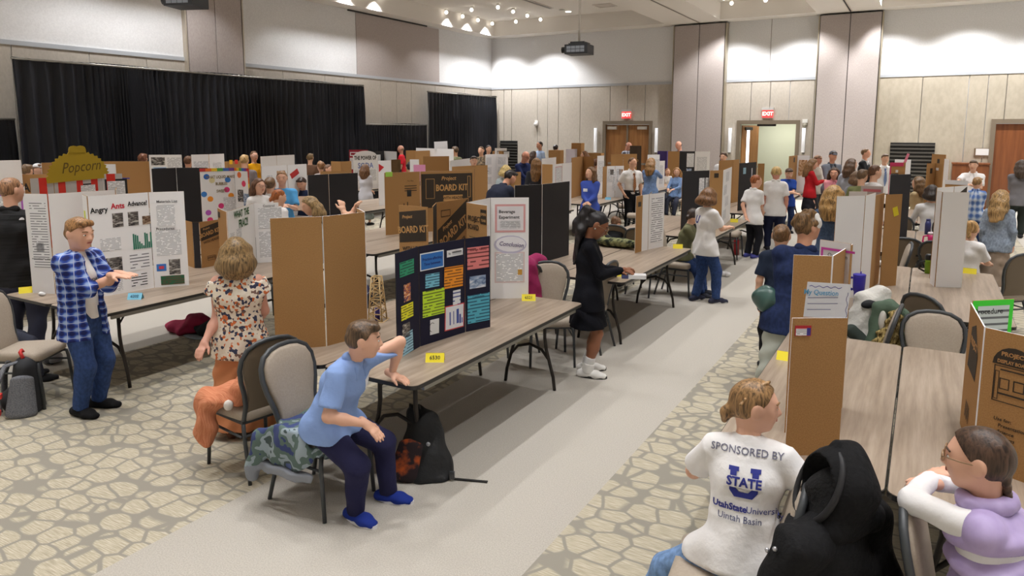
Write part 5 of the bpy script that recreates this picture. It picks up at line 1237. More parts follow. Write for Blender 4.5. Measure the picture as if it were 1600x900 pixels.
def on_cloth(I, txt, p, size, col, back=True, bold=0, sx=1, polys=None, name='lettering', off=.003):
    """print lettering (or polygons) flat onto a garment; p = (right, up) metres from the chest point as read"""
    me0 = I['shirt'].data; bv = BVHTree.FromPolygons([v.co for v in me0.vertices], [tuple(q.vertices) for q in me0.polygons])
    if polys is None: me = text_mesh(txt, size, bold, 'CENTER', 0, sx).copy()
    else:
        b = MB()
        for q in polys: b.prism(q, 0, .0005)
        me = b.mesh(name, [])
    import bmesh
    bm = bmesh.new(); bm.from_mesh(me); bmesh.ops.triangulate(bm, faces=bm.faces)
    for _ in range(3):
        es = [e for e in bm.edges if e.calc_length() > .012]
        if not es: break
        bmesh.ops.subdivide_edges(bm, edges=es, cuts=1); bmesh.ops.triangulate(bm, faces=bm.faces)
    fw = I['fw'] if not back else -I['fw']; rt = -I['rt'] if not back else I['rt']; o = I['C']
    for v in bm.verts:
        q = Vector(o+rt*(v.co.x+p[0])+I['up']*(v.co.y+p[1])+fw*.5)
        hit = bv.ray_cast(q, Vector(-fw))
        v.co = (hit[0]+Vector(fw)*(off+v.co.z)) if hit[0] else q-Vector(fw)*.4
    bm.to_mesh(me); bm.free(); me.materials.clear(); me.materials.append(mat(col, .8))
    return link(name, me, I['T'])
def m_plaid(key, base, c2, c3, sc=28):
    m, n, l, b = nmat(key)
    if n is None: return m
    v = mapping(n, l); sx = n.new('ShaderNodeSeparateXYZ'); l.new(v, sx.inputs[0])
    A = math_n(n, l, 'MULTIPLY', math_n(n, l, 'ARCTAN2', sx.outputs[0], math_n(n, l, 'ADD', sx.outputs[1], .02)), float(int(sc*.36))); C = math_n(n, l, 'MULTIPLY', sx.outputs[2], sc*2.4)
    a = math_n(n, l, 'SINE', A); c = math_n(n, l, 'SINE', C)
    s = math_n(n, l, 'ADD', math_n(n, l, 'MULTIPLY', math_n(n, l, 'ADD', a, c), .25), .5)
    f = math_n(n, l, 'GREATER_THAN', math_n(n, l, 'MAXIMUM', math_n(n, l, 'SINE', math_n(n, l, 'ADD', A, .6)), math_n(n, l, 'SINE', math_n(n, l, 'ADD', C, .6))), .985)
    r = ramp(n, [(.2, base), (.55, c2), (.9, c3)]); l.new(s, r.inputs[0])
    mx = n.new('ShaderNodeMix'); mx.data_type = 'RGBA'; l.new(f, mx.inputs[0]); l.new(r.outputs[0], mx.inputs[6]); mx.inputs[7].default_value = (*lin((190, 200, 226)), 1)
    l.new(mx.outputs[2], b.inputs['Base Color']); b.inputs['Roughness'].default_value = .9
    return m
def m_floral():
    m, n, l, b = nmat('floral')
    if n is None: return m
    v = mapping(n, l); t = n.new('ShaderNodeTexVoronoi'); t.inputs['Scale'].default_value = 52; l.new(v, t.inputs['Vector'])
    sc = n.new('ShaderNodeSeparateColor'); l.new(t.outputs['Color'], sc.inputs[0])
    r = ramp(n, [(.0, (226, 214, 196)), (.36, (206, 110, 58)), (.46, (232, 222, 206)), (.62, (52, 58, 84)), (.78, (120, 92, 80)), (.88, (228, 216, 200))]); r.color_ramp.interpolation = 'CONSTANT'
    l.new(sc.outputs[0], r.inputs[0]); l.new(r.outputs[0], b.inputs['Base Color']); b.inputs['Roughness'].default_value = .85
    return m
def m_denim(c): return m_noise('denim%d%d' % c[:2], tuple(int(v*.9) for v in c), tuple(min(255, int(v*1.1)) for v in c), (45, 45, 30), .9, bump=.15)
JEANS = m_denim((52, 74, 122)); DKJEANS = m_denim((38, 52, 88))
SK, SK2, SKD = (228, 178, 152), (216, 160, 132), (146, 96, 70)
BL, BR, DB, RED, GRY = (176, 142, 92), (98, 70, 46), (56, 42, 34), (160, 92, 48), (150, 130, 112)
# -- seated boy in the light blue polo
I = person(-2.97, 2.95, 1.40, 6, 'boy in a light blue polo sitting on a chair, hand on knee', hair='short', hc=(96, 74, 54), skin=SK, top=(140, 168, 222), sleeve='short', bottom='pants', bc=(38, 38, 70), shoe=(34, 54, 140), sole=(226, 226, 230),
           sit=.47, lean=27, look=(36, -6), collar=True, arms=({'to': (-2.74, 3.27, .79), 'pole': (.5, .6, 1.0)}, {'to': (-2.63, 2.90, .63), 'pole': (-.6, -.8, .1)}), palms=((0, 0, -1), (0, .2, -1)), hands=((.9, .1, -.25), (.75, .25, -.6)), feet=((-2.73, 3.20, 0), (-2.75, 2.93, 0)), tuck=False, fat=1.1, spread=.24, curl=(.25, .25))
chest_card(I, .03, -.055, .085, .05)
# -- girl in the floral blouse
person(-4.30, 3.42, 1.49, 132, 'girl in a floral blouse and long orange skirt, back turned', hair='bob', hairlen=.78, hc=(134, 108, 72), skin=(214, 160, 140), top=m_floral(), sleeve='cap', bottom='skirt', bc=(212, 140, 98), hem=.07, shoe=(96, 60, 44), arms=({'to': (-4.35, 3.16, .775), 'pole': (-.2, .5, -.3)}, (-.1, .5, -.75)), look=(14, 0), fat=1.18)
# -- boy in plaid
I = person(-5.74, 3.08, 1.585, 18, 'boy in an open blue plaid shirt, standing with both hands raised', hair='short', hc=(146, 106, 66), skin=SK, top=(238, 236, 236), sleeve='none', tuck=True, bottom='pants', bc=JEANS, shoe=(28, 28, 30), arms=((-.34, .66, -.20), (-.40, .62, -.20)), look=(-4, -8), curl=(.15, .15), hands=((.9, .3, -.02), (.9, .3, -.02)))
h = I['h']; tw = I['tw']; g = .03
pr = [econe(I['P']-V(0, 0, .10*h), I['W'], I['rt'], (tw*1.28+g, .086*h+g), (tw*1.08+g, .066*h+g), 105, True), econe(I['W'], I['C'], I['rt'], (tw*1.08+g, .066*h+g), (tw*1.1+g, .07*h+g), 105, True), econe(I['C'], I['N']-I['up']*.04*h, I['rt'], (tw*1.1+g, .07*h+g), (tw*1.05+g, .055*h+g), 105, False), cone(I['SH'][-1], I['SH'][1], .034*h+g*.8, .034*h+g*.8, 105)]
for s in (-1, 1):
    a, e, w_ = I['AR'][s]; pr += [cone(a, e, .036*h+.02, .03*h+.02, 120), cone(e, e+(w_-e)*.93, .03*h+.02, .026*h+.012, 120, True)]
PL_ = m_plaid('plaid_blue', (20, 30, 92), (44, 76, 168), (150, 176, 222), 44)
def _wedge(X):
    d = X-I['N']; sd = d@I['rt']-.012; fwd = d@I['fw']; dn = -(d@I['up'])
    return np.minimum(np.minimum(.030+.13*np.clip(dn, 0, .35)-np.abs(sd), fwd-.02), .05)
blob('plaid_shirt', pr, .0085, PL_, I['T'], warp=(.005, 36), cuts=[(I['N']+I['up']*.022*h, I['up'], 260), _wedge])
on_cloth(I, 'PANDA', (-.02, -.03), .034, (50, 50, 54), back=False, bold=.02); on_cloth(I, 'KINDA', (-.02, -.065), .030, (50, 50, 54), back=False, bold=.02)
cb = []
for s_ in (-1, 1): cb += [cone(I['N']+I['up']*.014*h+I['rt']*s_*.032*h-I['fw']*.012*h, I['N']-I['up']*.012*h+I['rt']*s_*.032*h+I['fw']*.036*h, .017*h, .015*h, 130), cone(I['N']-I['up']*.012*h+I['rt']*s_*.032*h+I['fw']*.036*h, I['N']-I['up']*.05*h+I['rt']*s_*.045*h+I['fw']*.05*h, .013*h, .008*h, 160)]
blob('collar', cb, .007, PL_, I['T'])
a, e, w_ = I['AR'][-1]; blob('watch', [cone(w_-nrm(w_-e)*.015, w_-nrm(w_-e)*.04, .024, .024, 200, True)], .005, mat((30, 30, 32), .4), I['T'])
# -- girl in the black dress
I = person(-2.62, 5.95, 1.55, 24, 'girl in a black velvet dress standing and reading a small box', hair='pony', hc=(34, 30, 32), skin=SKD, top=(15, 16, 24), sleeve='long', bottom='dress', hem=.47, shoe=(232, 230, 226), sole=(34, 34, 36), arms=((-.26, .60, -.46), (-.26, .62, -.44)), look=(0, -32), glasses=(150, 120, 90), curl=(.6, .6))
hp, hh = I['hp'], I['hh']
blob('ponytail', [cone(hp(0, -.40, .34), hp(0, -.62, .26), .12*hh, .19*hh, 80), cone(hp(0, -.62, .26), hp(.05, -.70, -.30), .20*hh, .17*hh, 80), cone(hp(.05, -.70, -.30), hp(.05, -.62, -.70), .16*hh, .05*hh, 80)]+[cone(hp(r_, -.36, -.05), hp(r_*1.3, -.34, -.45)-I['fw']*.03, .13*hh, .14*hh, 70) for r_ in (-.16, 0, .16)]+[cone(hp(r_*1.3, -.34, -.45)-I['fw']*.03, I['N']-I['up']*.13*I['h']-I['fw']*.085*I['h']+I['rt']*r_*.3, .14*hh, .06*hh, 70) for r_ in (-.16, 0, .16)], .008, m_hair((34, 30, 32)), I['T'], warp=(.006, 50))
for s in (-1, 1): MB().ball(tuple(hp(s*.40, -.02, -.13)), .008, 8).obj('earring', mat((220, 216, 206), .2, .6), I['T'])
for s in (-1, 1):
    _, kn, an = I['LG'][s]; u_ = nrm(kn-an); blob('boot_shaft', [cone(an-V(0, 0, .03), an+u_*.06, .056, .054, 120, True)], .008, mat((230, 228, 224), .5), I['T']); blob('sock', [cone(an+u_*.05, an+u_*.12, .050, .049, 120, True)], .008, mat((222, 220, 218), .9), I['T'])
# -- girl in the white sponsor shirt (foreground, from behind)
I = person(-.545, 2.83, 1.40, 97, 'girl in a white sponsor shirt with blue lettering, back to the camera', hair='lowpony', hairlen=.18, hc=(146, 112, 74), skin=SK, top=(238, 236, 236), sleeve='short', bottom='pants', bc=m_denim((120, 152, 196)), shoe=(220, 220, 220), sit=.47, lean=14, look=(-74, -4), arms=({'to': (-.70, 3.19, .80), 'pole': (-.75, -.3, -.75)}, {'to': (-.33, 3.12, .79), 'pole': (.8, -.3, -.7)}), feet=((-1.02, 2.93, 0), (-.45, 3.22, 0)), knees=((-.8, .35, .9), (.1, .6, .8)), fat=1.05, vox=.0085)
UB = (44, 52, 140)
on_cloth(I, 'SPONSORED BY', (.0, .115), .042, (110, 110, 130), bold=.005, sx=.95)
U = [[(-.062, .062), (-.022, .062), (-.022, .045), (-.030, .045), (-.030, -.02), (-.018, -.034), (.018, -.034), (.030, -.02), (.030, .045), (.022, .045), (.022, .062), (.062, .062), (.062, .045), (.055, .045), (.055, -.03), (.035, -.056), (-.035, -.056), (-.055, -.03), (-.055, .045), (-.062, .045)]]
on_cloth(I, '', (0, -.005), 0, UB, polys=U, name='logo'); on_cloth(I, '', (0, -.005), 0, (238, 236, 236), polys=[rc(-.078, -.018, .156, .044)], name='logo_band', off=.005)
on_cloth(I, 'STATE', (0, -.001), .050, UB, bold=.035, sx=.95, off=.0075)
on_cloth(I, 'UtahState', (-.052, -.105), .036, UB, bold=.03, sx=.95); on_cloth(I, 'University', (.084, -.105), .036, (70, 76, 140), sx=.95); on_cloth(I, 'Uintah Basin', (-.01, -.145), .036, (80, 84, 120), sx=.95)
hp, hh = I['hp'], I['hh']
b = [cone(hp(.06+.04*k, .20-.085*k, .52-.030*k-.006*k*k), hp(.10+.04*k, .15-.085*k, .50-.032*k-.006*k*k), .032*hh, .032*hh, 200) for k in range(7)]
blob('braid', b, .006, m_hair((156, 122, 82)), I['T']); MB().ball(tuple(hp(0, -.44, -.10)), .022, 10).obj('hair_tie', mat((24, 24, 26), .6), I['T'])
# -- girl in the lilac vest
I = person(.34, 2.77, 1.43, 168, 'girl in a lilac puffer vest leaning on a chair back, braided hair', hair='braid', hc=(76, 56, 44), skin=SK, top=(238, 236, 236), sleeve='long', bottom='pants', bc=(60, 64, 80), shoe=(220, 220, 222), sit=.47, lean=10, look=(2, -4), glasses=(170, 140, 110), arms=({'to': (.10, 3.00, .97), 'pole': (-1, -.55, -.1)}, {'to': (.12, 2.98, .96), 'pole': (-.5, 1, -.2)}), hands=((.75, .55, .25), (-.6, -.7, .2)), curl=(.9, .8), feet=((.15, 2.62, 0), (.2, 3.12, 0)), vox=.0085)
h = I['h']; tw = I['tw']; L_ = m_noise('lilac', (176, 158, 204), (188, 170, 214), 20, .38)
pr = []
for k in range(6):
    t = -.07+k*.066; c = I['P']+I['up']*t*h; wv = tw*(1.28 if k in (0, 1, 4) else 1.2)+.03
    R_ = np.stack([I['rt'], I['fw'], I['up']]); pr.append(ell(c, R_, (wv, .078*h+.034, .042*h), 300))
pr.append(ell(I['N']-I['up']*.035*h, R_, (.10*h, .062*h+.02, .036*h), 130)); pr += [econe(I['P']-I['up']*.05*h, I['C'], I['rt'], (tw*1.12+.014, .070*h+.014), (tw*1.1+.012, .066*h+.012), 150, False), cone(I['SH'][-1]+I['rt']*.005*h, I['SH'][1]-I['rt']*.005*h, .036*h+.016, .036*h+.016, 130)]
blob('puffer_vest', pr, .0085, L_, I['T'], warp=(.004, 45)); b = [cone(I['N']+I['up']*.012*h+I['rt']*.05*h*math.cos(a)+I['fw']*.046*h*math.sin(a), I['N']+I['up']*.012*h+I['rt']*.05*h*math.cos(a+.5)+I['fw']*.046*h*math.sin(a+.5), .017*h, .017*h, 120) for a in np.linspace(0, 2*PI, 13)[:-1]]
blob('vest_collar', b, .007, L_, I['T'])
# -- denim jacket child and the one behind
I = PP(1245, 331, 1.44, 192, 'child in a dark denim jacket with a white hair bow and pale skirt', hair='curly', hc=(112, 84, 54), skin=SK2, top=m_denim((36, 48, 84)), sleeve='long', bottom='skirt', bc=(186, 190, 180), hem=.10, arms=('front', 'write'), look=(-62, 4), collar=True, shoe=(60, 60, 64), fat=1.2, leanx=8, y=5.9)
hp, hh = I['hp'], I['hh']; blob('hair_bow', [ell(hp(.37, .10, .38), I['RH'], (.05*hh, .10*hh, .14*hh), 120), ell(hp(.40, .16, .12), I['RH'], (.05*hh, .11*hh, .16*hh), 120), ell(hp(.39, .13, .25), I['RH'], (.06*hh, .05*hh, .05*hh), 120)], .006, mat((238, 236, 234), .7), I['T'])
I = PP(1222, 351, 1.44, 190, 'child with a black headband and black leggings behind the denim jacket', hair='bun', hc=(120, 88, 58), top=(40, 50, 70), sleeve='short', bottom='pants', bc=(22, 22, 24), shoe=(40, 40, 44), look=(-20, 0), y=6.95)
# -- right-hand side
PP(1565, 297, 1.46, 165, 'girl with long wavy blond hair in a grey denim jacket', hair='wavy', hairlen=1.5, hc=(160, 128, 84), skin=SK, top=m_denim((140, 152, 168)), sleeve='long', bottom='skirt', bc=(150, 132, 116), hem=.12, arms=('down', 'down'), look=(-30, 0), shoe=(200, 200, 200))
PP(1517, 345, 1.36, 150, 'child in a white T-shirt seated behind the big white board', hair='pony', hc=(170, 132, 82), top=(238, 236, 236), sleeve='short', sit=.47, bottom='pants', bc=(40, 40, 48), arms=('write', 'write'), look=(20, -15))
PP(1527, 277, 1.42, 170, 'boy in a blue and white plaid shirt, back to the camera', hair='short', hc=(146, 112, 72), top=m_plaid('plaid_pale', (80, 112, 180), (150, 176, 216), (214, 222, 234), 22), sleeve='long', bottom='pants', bc=JEANS, collar=True, arms=('front', 'front'), look=(-10, -6))
PP(1597, 250, 1.66, 190, 'person in a grey jacket with dark hair at the right edge', hair='long', hc=(74, 60, 50), top=(120, 118, 122), sleeve='long', bottom='pants', bc=(46, 52, 48), arms=('front', 'front'))
PP(1522, 250, 1.62, -8, 'boy in a white dress shirt by the wooden cabinet', hair='short', hc=(100, 80, 60), top=(238, 236, 236), sleeve='short', bottom='pants', bc=(44, 46, 56), collar=True, arms=('hold', 'point'), look=(0, -8), y=18.6)
PP(1437, 276, 1.45, -120, 'girl with brown hair seated with a hand to her mouth', hair='long', hc=(110, 84, 56), top=(198, 178, 140), sleeve='long', sit=.47, bottom='pants', bc=(50, 46, 50), arms=('mouth', 'write'), y=12.9)
PP(1457, 289, 1.40, 200, 'dark-haired child in a white top behind the black board', hair='bob', hc=(52, 40, 34), top=(224, 222, 222), sleeve='long', sit=.47, bottom='pants', bc=(50, 50, 60), arms=('write', 'write'), y=13.15, fat=.85)
I = PP(1383, 241, 1.66, 15, 'boy in a white shirt and blue patterned tie', hair='short', hc=(96, 70, 48), top=(238, 236, 236), sleeve='long', bottom='pants', bc=(32, 34, 46), collar=True, arms=('behind', 'behind'), look=(10, 0), y=20.2); neck_tie(I, (60, 90, 150), (150, 170, 206))
PP(1352, 232, 1.8, 70, 'man in a black suit jacket in profile by the right pillar', hair='crop', hc=(120, 88, 56), skin=SK2, top=(30, 32, 36), sleeve='long', bottom='pants', bc=(34, 36, 40), collar=(220, 220, 222), arms=('front', 'front'), look=(15, 0), y=20.6)
PP(1301, 236, 1.8, 25, 'man in a grey pullover and dark flat cap', hair='short', hc=(70, 60, 54), skin=SK2, top=(118, 124, 136), sleeve='long', bottom='pants', bc=(60, 62, 70), cap=(92, 94, 104), arms=('front', 'front'), look=(0, -6), collar=(70, 72, 80), y=18.9)
PP(1277, 243, 1.75, 60, 'man in a tan cap behind the girl in red', hair='short', hc=(110, 80, 60), skin=(212, 150, 124), top=(190, 180, 168), sleeve='long', bottom='pants', bc=(70, 70, 74), cap=(160, 128, 104), arms=('down', 'down'), y=19.4)
PP(1268, 248, 1.60, 100, 'girl in a red jacket with long brown hair writing', hair='long', hairlen=1.4, hc=(122, 90, 58), top=(178, 30, 38), sleeve='long', bottom='skirt', bc=(36, 34, 40), hem=.35, arms=('hold', 'hold'), look=(0, -12))
PP(1304, 262, 1.42, 10, 'girl in a pink polo facing the camera', hair='long', hc=(76, 52, 38), skin=SK2, top=(226, 146, 156), sleeve='short', bottom='pants', bc=(50, 52, 66), collar=True, arms=('front', 'front'), look=(-15, -5), y=16.3)
PP(1330, 248, 1.55, 150, 'girl with long brown hair in a light grey top', hair='long', hairlen=1.2, hc=(84, 60, 42), top=(168, 170, 180), sleeve='long', bottom='pants', bc=(50, 52, 62), look=(-30, 0), y=16.0)
PP(1232, 262, 1.5, 20, 'boy in a blue T-shirt with folded arms', hair='short', hc=(74, 54, 42), top=(40, 72, 156), sleeve='short', bottom='pants', bc=DKJEANS, arms=('fold', 'fold'), look=(0, -22), shoe=(40, 40, 44), y=18.0)
PP(1303, 290, 1.36, 170, 'girl with wavy blond hair in a dark denim top', hair='wavy', hairlen=1.2, hc=(162, 126, 76), top=m_denim((70, 88, 116)), sleeve='long', bottom='pants', bc=DKJEANS, y=9.3, arms=('front', 'front'))
PP(1347, 265, 1.4, 150, 'child with olive collar and short brown hair beside the white board', hair='short', hc=(104, 80, 58), top=(120, 124, 84), sleeve='long', bottom='pants', bc=(60, 60, 64), y=13.2)
PP(1339, 268, 1.4, 200, 'child with smooth brown hair behind the olive-collared child', hair='bob', hc=(112, 84, 60), top=(150, 150, 160), sleeve='long', bottom='pants', bc=(60, 60, 64), y=14.4)
PP(1366, 258, 1.5, 120, 'girl in a white and black vest with pulled back hair', hair='lowpony', hc=(96, 64, 44), top=(216, 214, 214), sleeve='short', bottom='pants', bc=(40, 40, 44), y=14.0)
# -- along the main aisle
I = person(-2.46, 9.40, 1.52, 52, 'child in a white T-shirt and jeans leaning on the table end', hair='bob', hairlen=.45, hc=(118, 82, 52), top=(238, 236, 236), sleeve='short', bottom='pants', bc=JEANS, shoe=(52, 54, 72), sole=(226, 226, 226), arms=({'to': (-2.40, 9.72, .98)}, {'to': (-2.22, 9.66, .98)}), look=(30, -10), feet=((-2.56, 9.36, 0), (-2.28, 9.34, 0)))
on_cloth(I, 'U', (-.04, .02), .14, (46, 54, 140), bold=.03)
I = person(-2.86, 9.66, 1.34, 5, 'child in an olive sweatshirt seated sideways, hidden face', hair='lowpony', hairlen=.2, hc=(54, 40, 32), top=(110, 110, 82), sleeve='long', bottom='pants', bc=JEANS, sit=.47, arms=('write', 'write'), look=(60, -15), lean=14, shoe=(60, 62, 70))
I = person(-2.60, 13.10, 1.49, 60, 'red-haired boy in a white short-sleeved shirt and black trousers', hair='crop', hc=(150, 86, 46), skin=(232, 178, 150), top=(238, 236, 236), sleeve='short', bottom='pants', bc=(28, 28, 34), shoe=(70, 72, 140), sole=(220, 220, 220), arms=('behind', 'front'), look=(-22, -8), collar=True)
I = person(-2.42, 14.15, 1.60, 100, 'tall blond boy in a white polo, back to the camera', hair='crop', hc=(206, 174, 116), skin=(222, 160, 140), top=(238, 236, 236), sleeve='short', bottom='pants', bc=(34, 40, 66), shoe=(44, 44, 52), sole=(226, 226, 226), look=(0, -8), collar=True, fat=1.08)
# -- center and left middle distance
PP(958, 338, 1.34, 170, 'child in a black shirt bending over the center tables', hair='curly', hc=(112, 80, 58), top=(26, 27, 30), sleeve='long', sit=.47, bottom='pants', bc=(40, 42, 50), arms=('write', 'write'), look=(0, -30), y=9.25, lean=25)
I = PP(923, 261, 1.55, -12, 'girl in a bright blue sweater with a name tag', hair='long', hairlen=1.25, hc=(112, 80, 52), top=(70, 92, 182), sleeve='long', bottom='pants', bc=(36, 38, 48), arms=('front', 'front'), look=(-38, 8)); chest_card(I, 0, .05, .09, .06)
I = person(-5.73, 15.33, 1.66, -45, 'boy in a white shirt and striped red tie, hand in pocket', hair='crop', hc=(108, 78, 52), top=(238, 236, 236), sleeve='short', bottom='pants', bc=(26, 26, 30), belt=(20, 20, 22), tuck=True, collar=True, arms=('down', 'pocket'), look=(30, 4), shoe=(24, 24, 26), fat=1.1); neck_tie(I, (120, 30, 40), (196, 150, 90))
PP(1017, 247, 1.56, 170, 'girl in a pale denim jacket and red plaid skirt, back turned', hair='long', hairlen=1.3, hc=(140, 104, 64), top=m_denim((116, 142, 186)), sleeve='long', bottom='skirt', bc=m_plaid('plaid_red', (110, 20, 30), (160, 30, 40), (190, 60, 60), 20), hem=.5, arms=('front', 'point'), look=(-40, -5))
PP(1058, 262, 1.42, -25, 'long-haired girl in a blue jacket seated at the fifth left table', hair='long', hairlen=1.3, hc=(166, 120, 70), top=m_denim((120, 148, 190)), sleeve='long', sit=.47, bottom='pants', bc=(60, 64, 80), arms=('write', 'write'), look=(20, 0), y=18.6)
PP(1043, 263, 1.4, 20, 'girl in white seated behind the girl in the blue jacket', hair='pony', hc=(150, 104, 74), top=(226, 224, 222), sleeve='short', sit=.47, bottom='pants', bc=(60, 64, 80), arms=('write', 'write'), y=19.9)
PP(1063, 220, 1.8, -50, 'bald man behind the brown board near the left pillar', hair='bald', hc=(90, 80, 74), skin=(216, 156, 132), top=(96, 102, 116), sleeve='long', bottom='pants', bc=(50, 52, 60), y=23.4, look=(0, -20))
PP(979, 221, 1.8, 60, 'bald man in a checked shirt before the double doors', hair='bald', hc=(80, 70, 64), skin=(214, 156, 134), top=m_plaid('plaid_grey', (60, 62, 74), (150, 150, 160), (200, 200, 206), 26), sleeve='short', bottom='pants', bc=(50, 52, 60), arms=('front', 'front'), y=23.8, look=(0, -30))
PP(1131, 239, 1.5, -20, 'curly-haired boy above the brown board left of the open door', hair='curly', hc=(84, 60, 44), top=(220, 220, 222), sleeve='short', bottom='pants', bc=(50, 52, 60), y=18.9)
PP(812, 234, 1.76, 45, 'man with glasses in a navy pullover bending over a page', hair='bald', hc=(120, 96, 78), skin=(210, 148, 122), top=(34, 44, 84), sleeve='long', bottom='pants', bc=(40, 44, 60), glasses=(30, 30, 34), lean=12, look=(0, -25), arms=('write', 'write'), y=15.4)
PP(823, 239, 1.6, -30, 'girl in a pale pink top beside the man with glasses', hair='lowpony', hc=(90, 64, 50), top=(214, 190, 188), sleeve='short', bottom='pants', bc=(40, 44, 60), look=(40, -10), y=16.0)
PP(838, 247, 1.55, 170, 'girl with very long light brown hair in a charcoal top', hair='long', hairlen=1.9, hc=(140, 104, 66), top=(62, 64, 72), sleeve='long', bottom='pants', bc=(40, 44, 60), y=14.4)
PP(844, 221, 1.8, -60, 'bearded man in a light blue shirt at the back', hair='crop', hc=(56, 44, 38), skin=(206, 150, 124), top=(168, 190, 224), sleeve='long', bottom='pants', bc=(50, 54, 64), y=22.2)
PP(833, 236, 1.6, 120, 'dark-haired person in a black top below the bearded man', hair='long', hc=(70, 50, 40), top=(40, 40, 46), sleeve='long', bottom='pants', bc=(50, 54, 64), y=19.6)
PP(868, 226, 1.55, 160, 'dark-haired person behind the small cardboard box', hair='bun', hc=(46, 38, 36), top=(210, 210, 212), sleeve='short', bottom='pants', bc=(50, 54, 64), y=21.3)
PP(914, 236, 1.5, -90, 'brown-haired child bending behind the wide brown board', hair='bob', hc=(126, 82, 48), top=(120, 110, 100), sleeve='long', bottom='pants', bc=(50, 54, 64), y=19.8)
PP(931, 248, 1.5, 150, 'child with dark bunched hair behind the girl in blue', hair='pony', hc=(84, 52, 34), top=(150, 140, 140), sleeve='long', bottom='pants', bc=(50, 54, 64), y=16.6)
PP(764, 254, 1.8, 128, 'person in a navy hooded sweatshirt bending forward, back turned', hair='short', hc=(40, 34, 34), skin=SK2, top=(34, 38, 54), sleeve='long', bottom='pants', bc=(46, 50, 66), lean=34, look=(-10, -25), fat=1.4, arms=('write', 'write'), y=9.85, collar=True)
PP(748, 259, 1.6, 95, 'person in a dark cap behind the navy sweatshirt', hair='short', hc=(50, 42, 38), skin=SK2, top=(50, 54, 64), sleeve='long', bottom='pants', bc=(46, 50, 66), cap=(44, 46, 58), look=(0, -12), y=11.5)
PP(790, 258, 1.5, 175, 'person with short blond hair beside the navy sweatshirt', hair='bob', hairlen=.4, hc=(214, 186, 124), top=(186, 200, 206), sleeve='long', bottom='pants', bc=(46, 50, 66), y=12.8)
PP(752, 229, 1.68, -20, 'woman in a leaf-patterned dark blouse below the corner drape', hair='bun', hc=(110, 84, 62), top=m_noise('leafy', (44, 40, 40), (150, 130, 104), 26, .9), sleeve='long', bottom='pants', bc=(40, 40, 46), y=17.9)
PP(763, 227, 1.66, 30, 'person with dark hair beside the patterned blouse', hair='bun', hc=(60, 48, 42), top=(110, 96, 84), sleeve='long', bottom='pants', bc=(40, 40, 46), y=19.5)
PP(740, 244, 1.45, 10, 'dark-haired boy peering over the brown boards', hair='short', hc=(60, 48, 42), top=(90, 96, 110), sleeve='short', bottom='pants', bc=(40, 40, 46), y=14.2)
PP(712, 229, 1.72, -130, 'person in a sage green shirt under the corner drape', hair='short', hc=(104, 84, 66), top=(136, 140, 110), sleeve='short', bottom='pants', bc=(60, 60, 60), y=18.4)
PP(671, 246, 1.52, 150, 'girl with a braided bun in a bright yellow shirt', hair='bun', hc=(166, 118, 64), skin=SK, top=(236, 206, 40), sleeve='short', bottom='pants', bc=(40, 44, 60), y=14.3)
PP(692, 251, 1.5, -15, 'girl with light brown hair right of the yellow shirt', hair='long', hc=(158, 116, 74), skin=SK, top=(60, 60, 66), sleeve='long', bottom='pants', bc=(40, 44, 60), y=14.6)
PP(641, 253, 1.45, 180, 'person with glossy black hair before the pink page', hair='short', hc=(34, 30, 32), top=(60, 60, 70), sleeve='short', bottom='pants', bc=(40, 44, 60), y=12.6)
PP(627, 227, 1.74, -100, 'bald man in a bright red shirt under the low drape', hair='bald', hc=(150, 126, 100), skin=(206, 150, 126), top=(200, 30, 44), sleeve='short', bottom='pants', bc=(50, 50, 56), y=18.6)
PP(570, 257, 1.46, 150, 'girl in a light grey sweater and long grey-green skirt', hair='bob', hairlen=1.1, hc=(112, 78, 52), top=(206, 204, 210), sleeve='long', bottom='skirt', bc=(116, 122, 116), hem=.14, arms=('front', 'front'), y=12.95)
PP(489, 306, 1.42, -75, 'girl with long light hair in profile above the brown board', hair='long', hairlen=1.1, hc=(158, 130, 90), top=(190, 190, 196), sleeve='long', bottom='pants', bc=(50, 54, 70), look=(0, -20), y=6.5)
I = PP(540, 337, 1.34, 170, 'person clasping hands in a striped blue and tan sleeve', hair='short', hc=(112, 86, 60), top=m_plaid('stripe_navy', (44, 46, 92), (60, 62, 110), (196, 160, 90), 26), sleeve='long', sit=.47, bottom='pants', bc=(50, 54, 70), arms=((-.42, .16, .74), (-.36, .16, .76)), y=5.6, hands=((.3, .2, .9), (-.4, .2, .9)), curl=(.7, .7))
PP(432, 296, 1.42, 130, 'girl with copper hair in a low bun and a white shirt', hair='lowpony', hairlen=.12, hc=(164, 92, 44), top=(238, 236, 236), sleeve='short', bottom='pants', bc=(50, 54, 70), look=(-20, -10), y=7.0)
PP(440, 267, 1.54, 5, 'girl with tied back hair in a sky blue T-shirt', hair='pony', hc=(146, 110, 76), skin=SK, top=(86, 160, 216), sleeve='short', bottom='pants', bc=(50, 54, 70), arms=('hold', 'hold'), look=(-8, -4), y=8.6)
PP(473, 276, 1.45, -25, 'boy in a navy sweater holding a clipboard', hair='short', hc=(60, 44, 36), skin=SK, top=(34, 46, 76), sleeve='long', bottom='pants', bc=(50, 54, 70), arms=('hold', 'hold'), look=(0, -25), y=9.0)
PP(403, 279, 1.42, 35, 'girl with clear glasses and brown shoulder-length hair', hair='bob', hairlen=.9, hc=(104, 70, 48), skin=SK, top=(238, 236, 236), sleeve='short', bottom='pants', bc=(50, 54, 70), glasses=(180, 150, 140), y=8.2)
PP(421, 277, 1.5, 165, 'girl with a brown bun in a white top, back turned', hair='bun', hc=(120, 92, 66), top=(238, 236, 236), sleeve='short', bottom='pants', bc=(50, 54, 70), y=7.8)
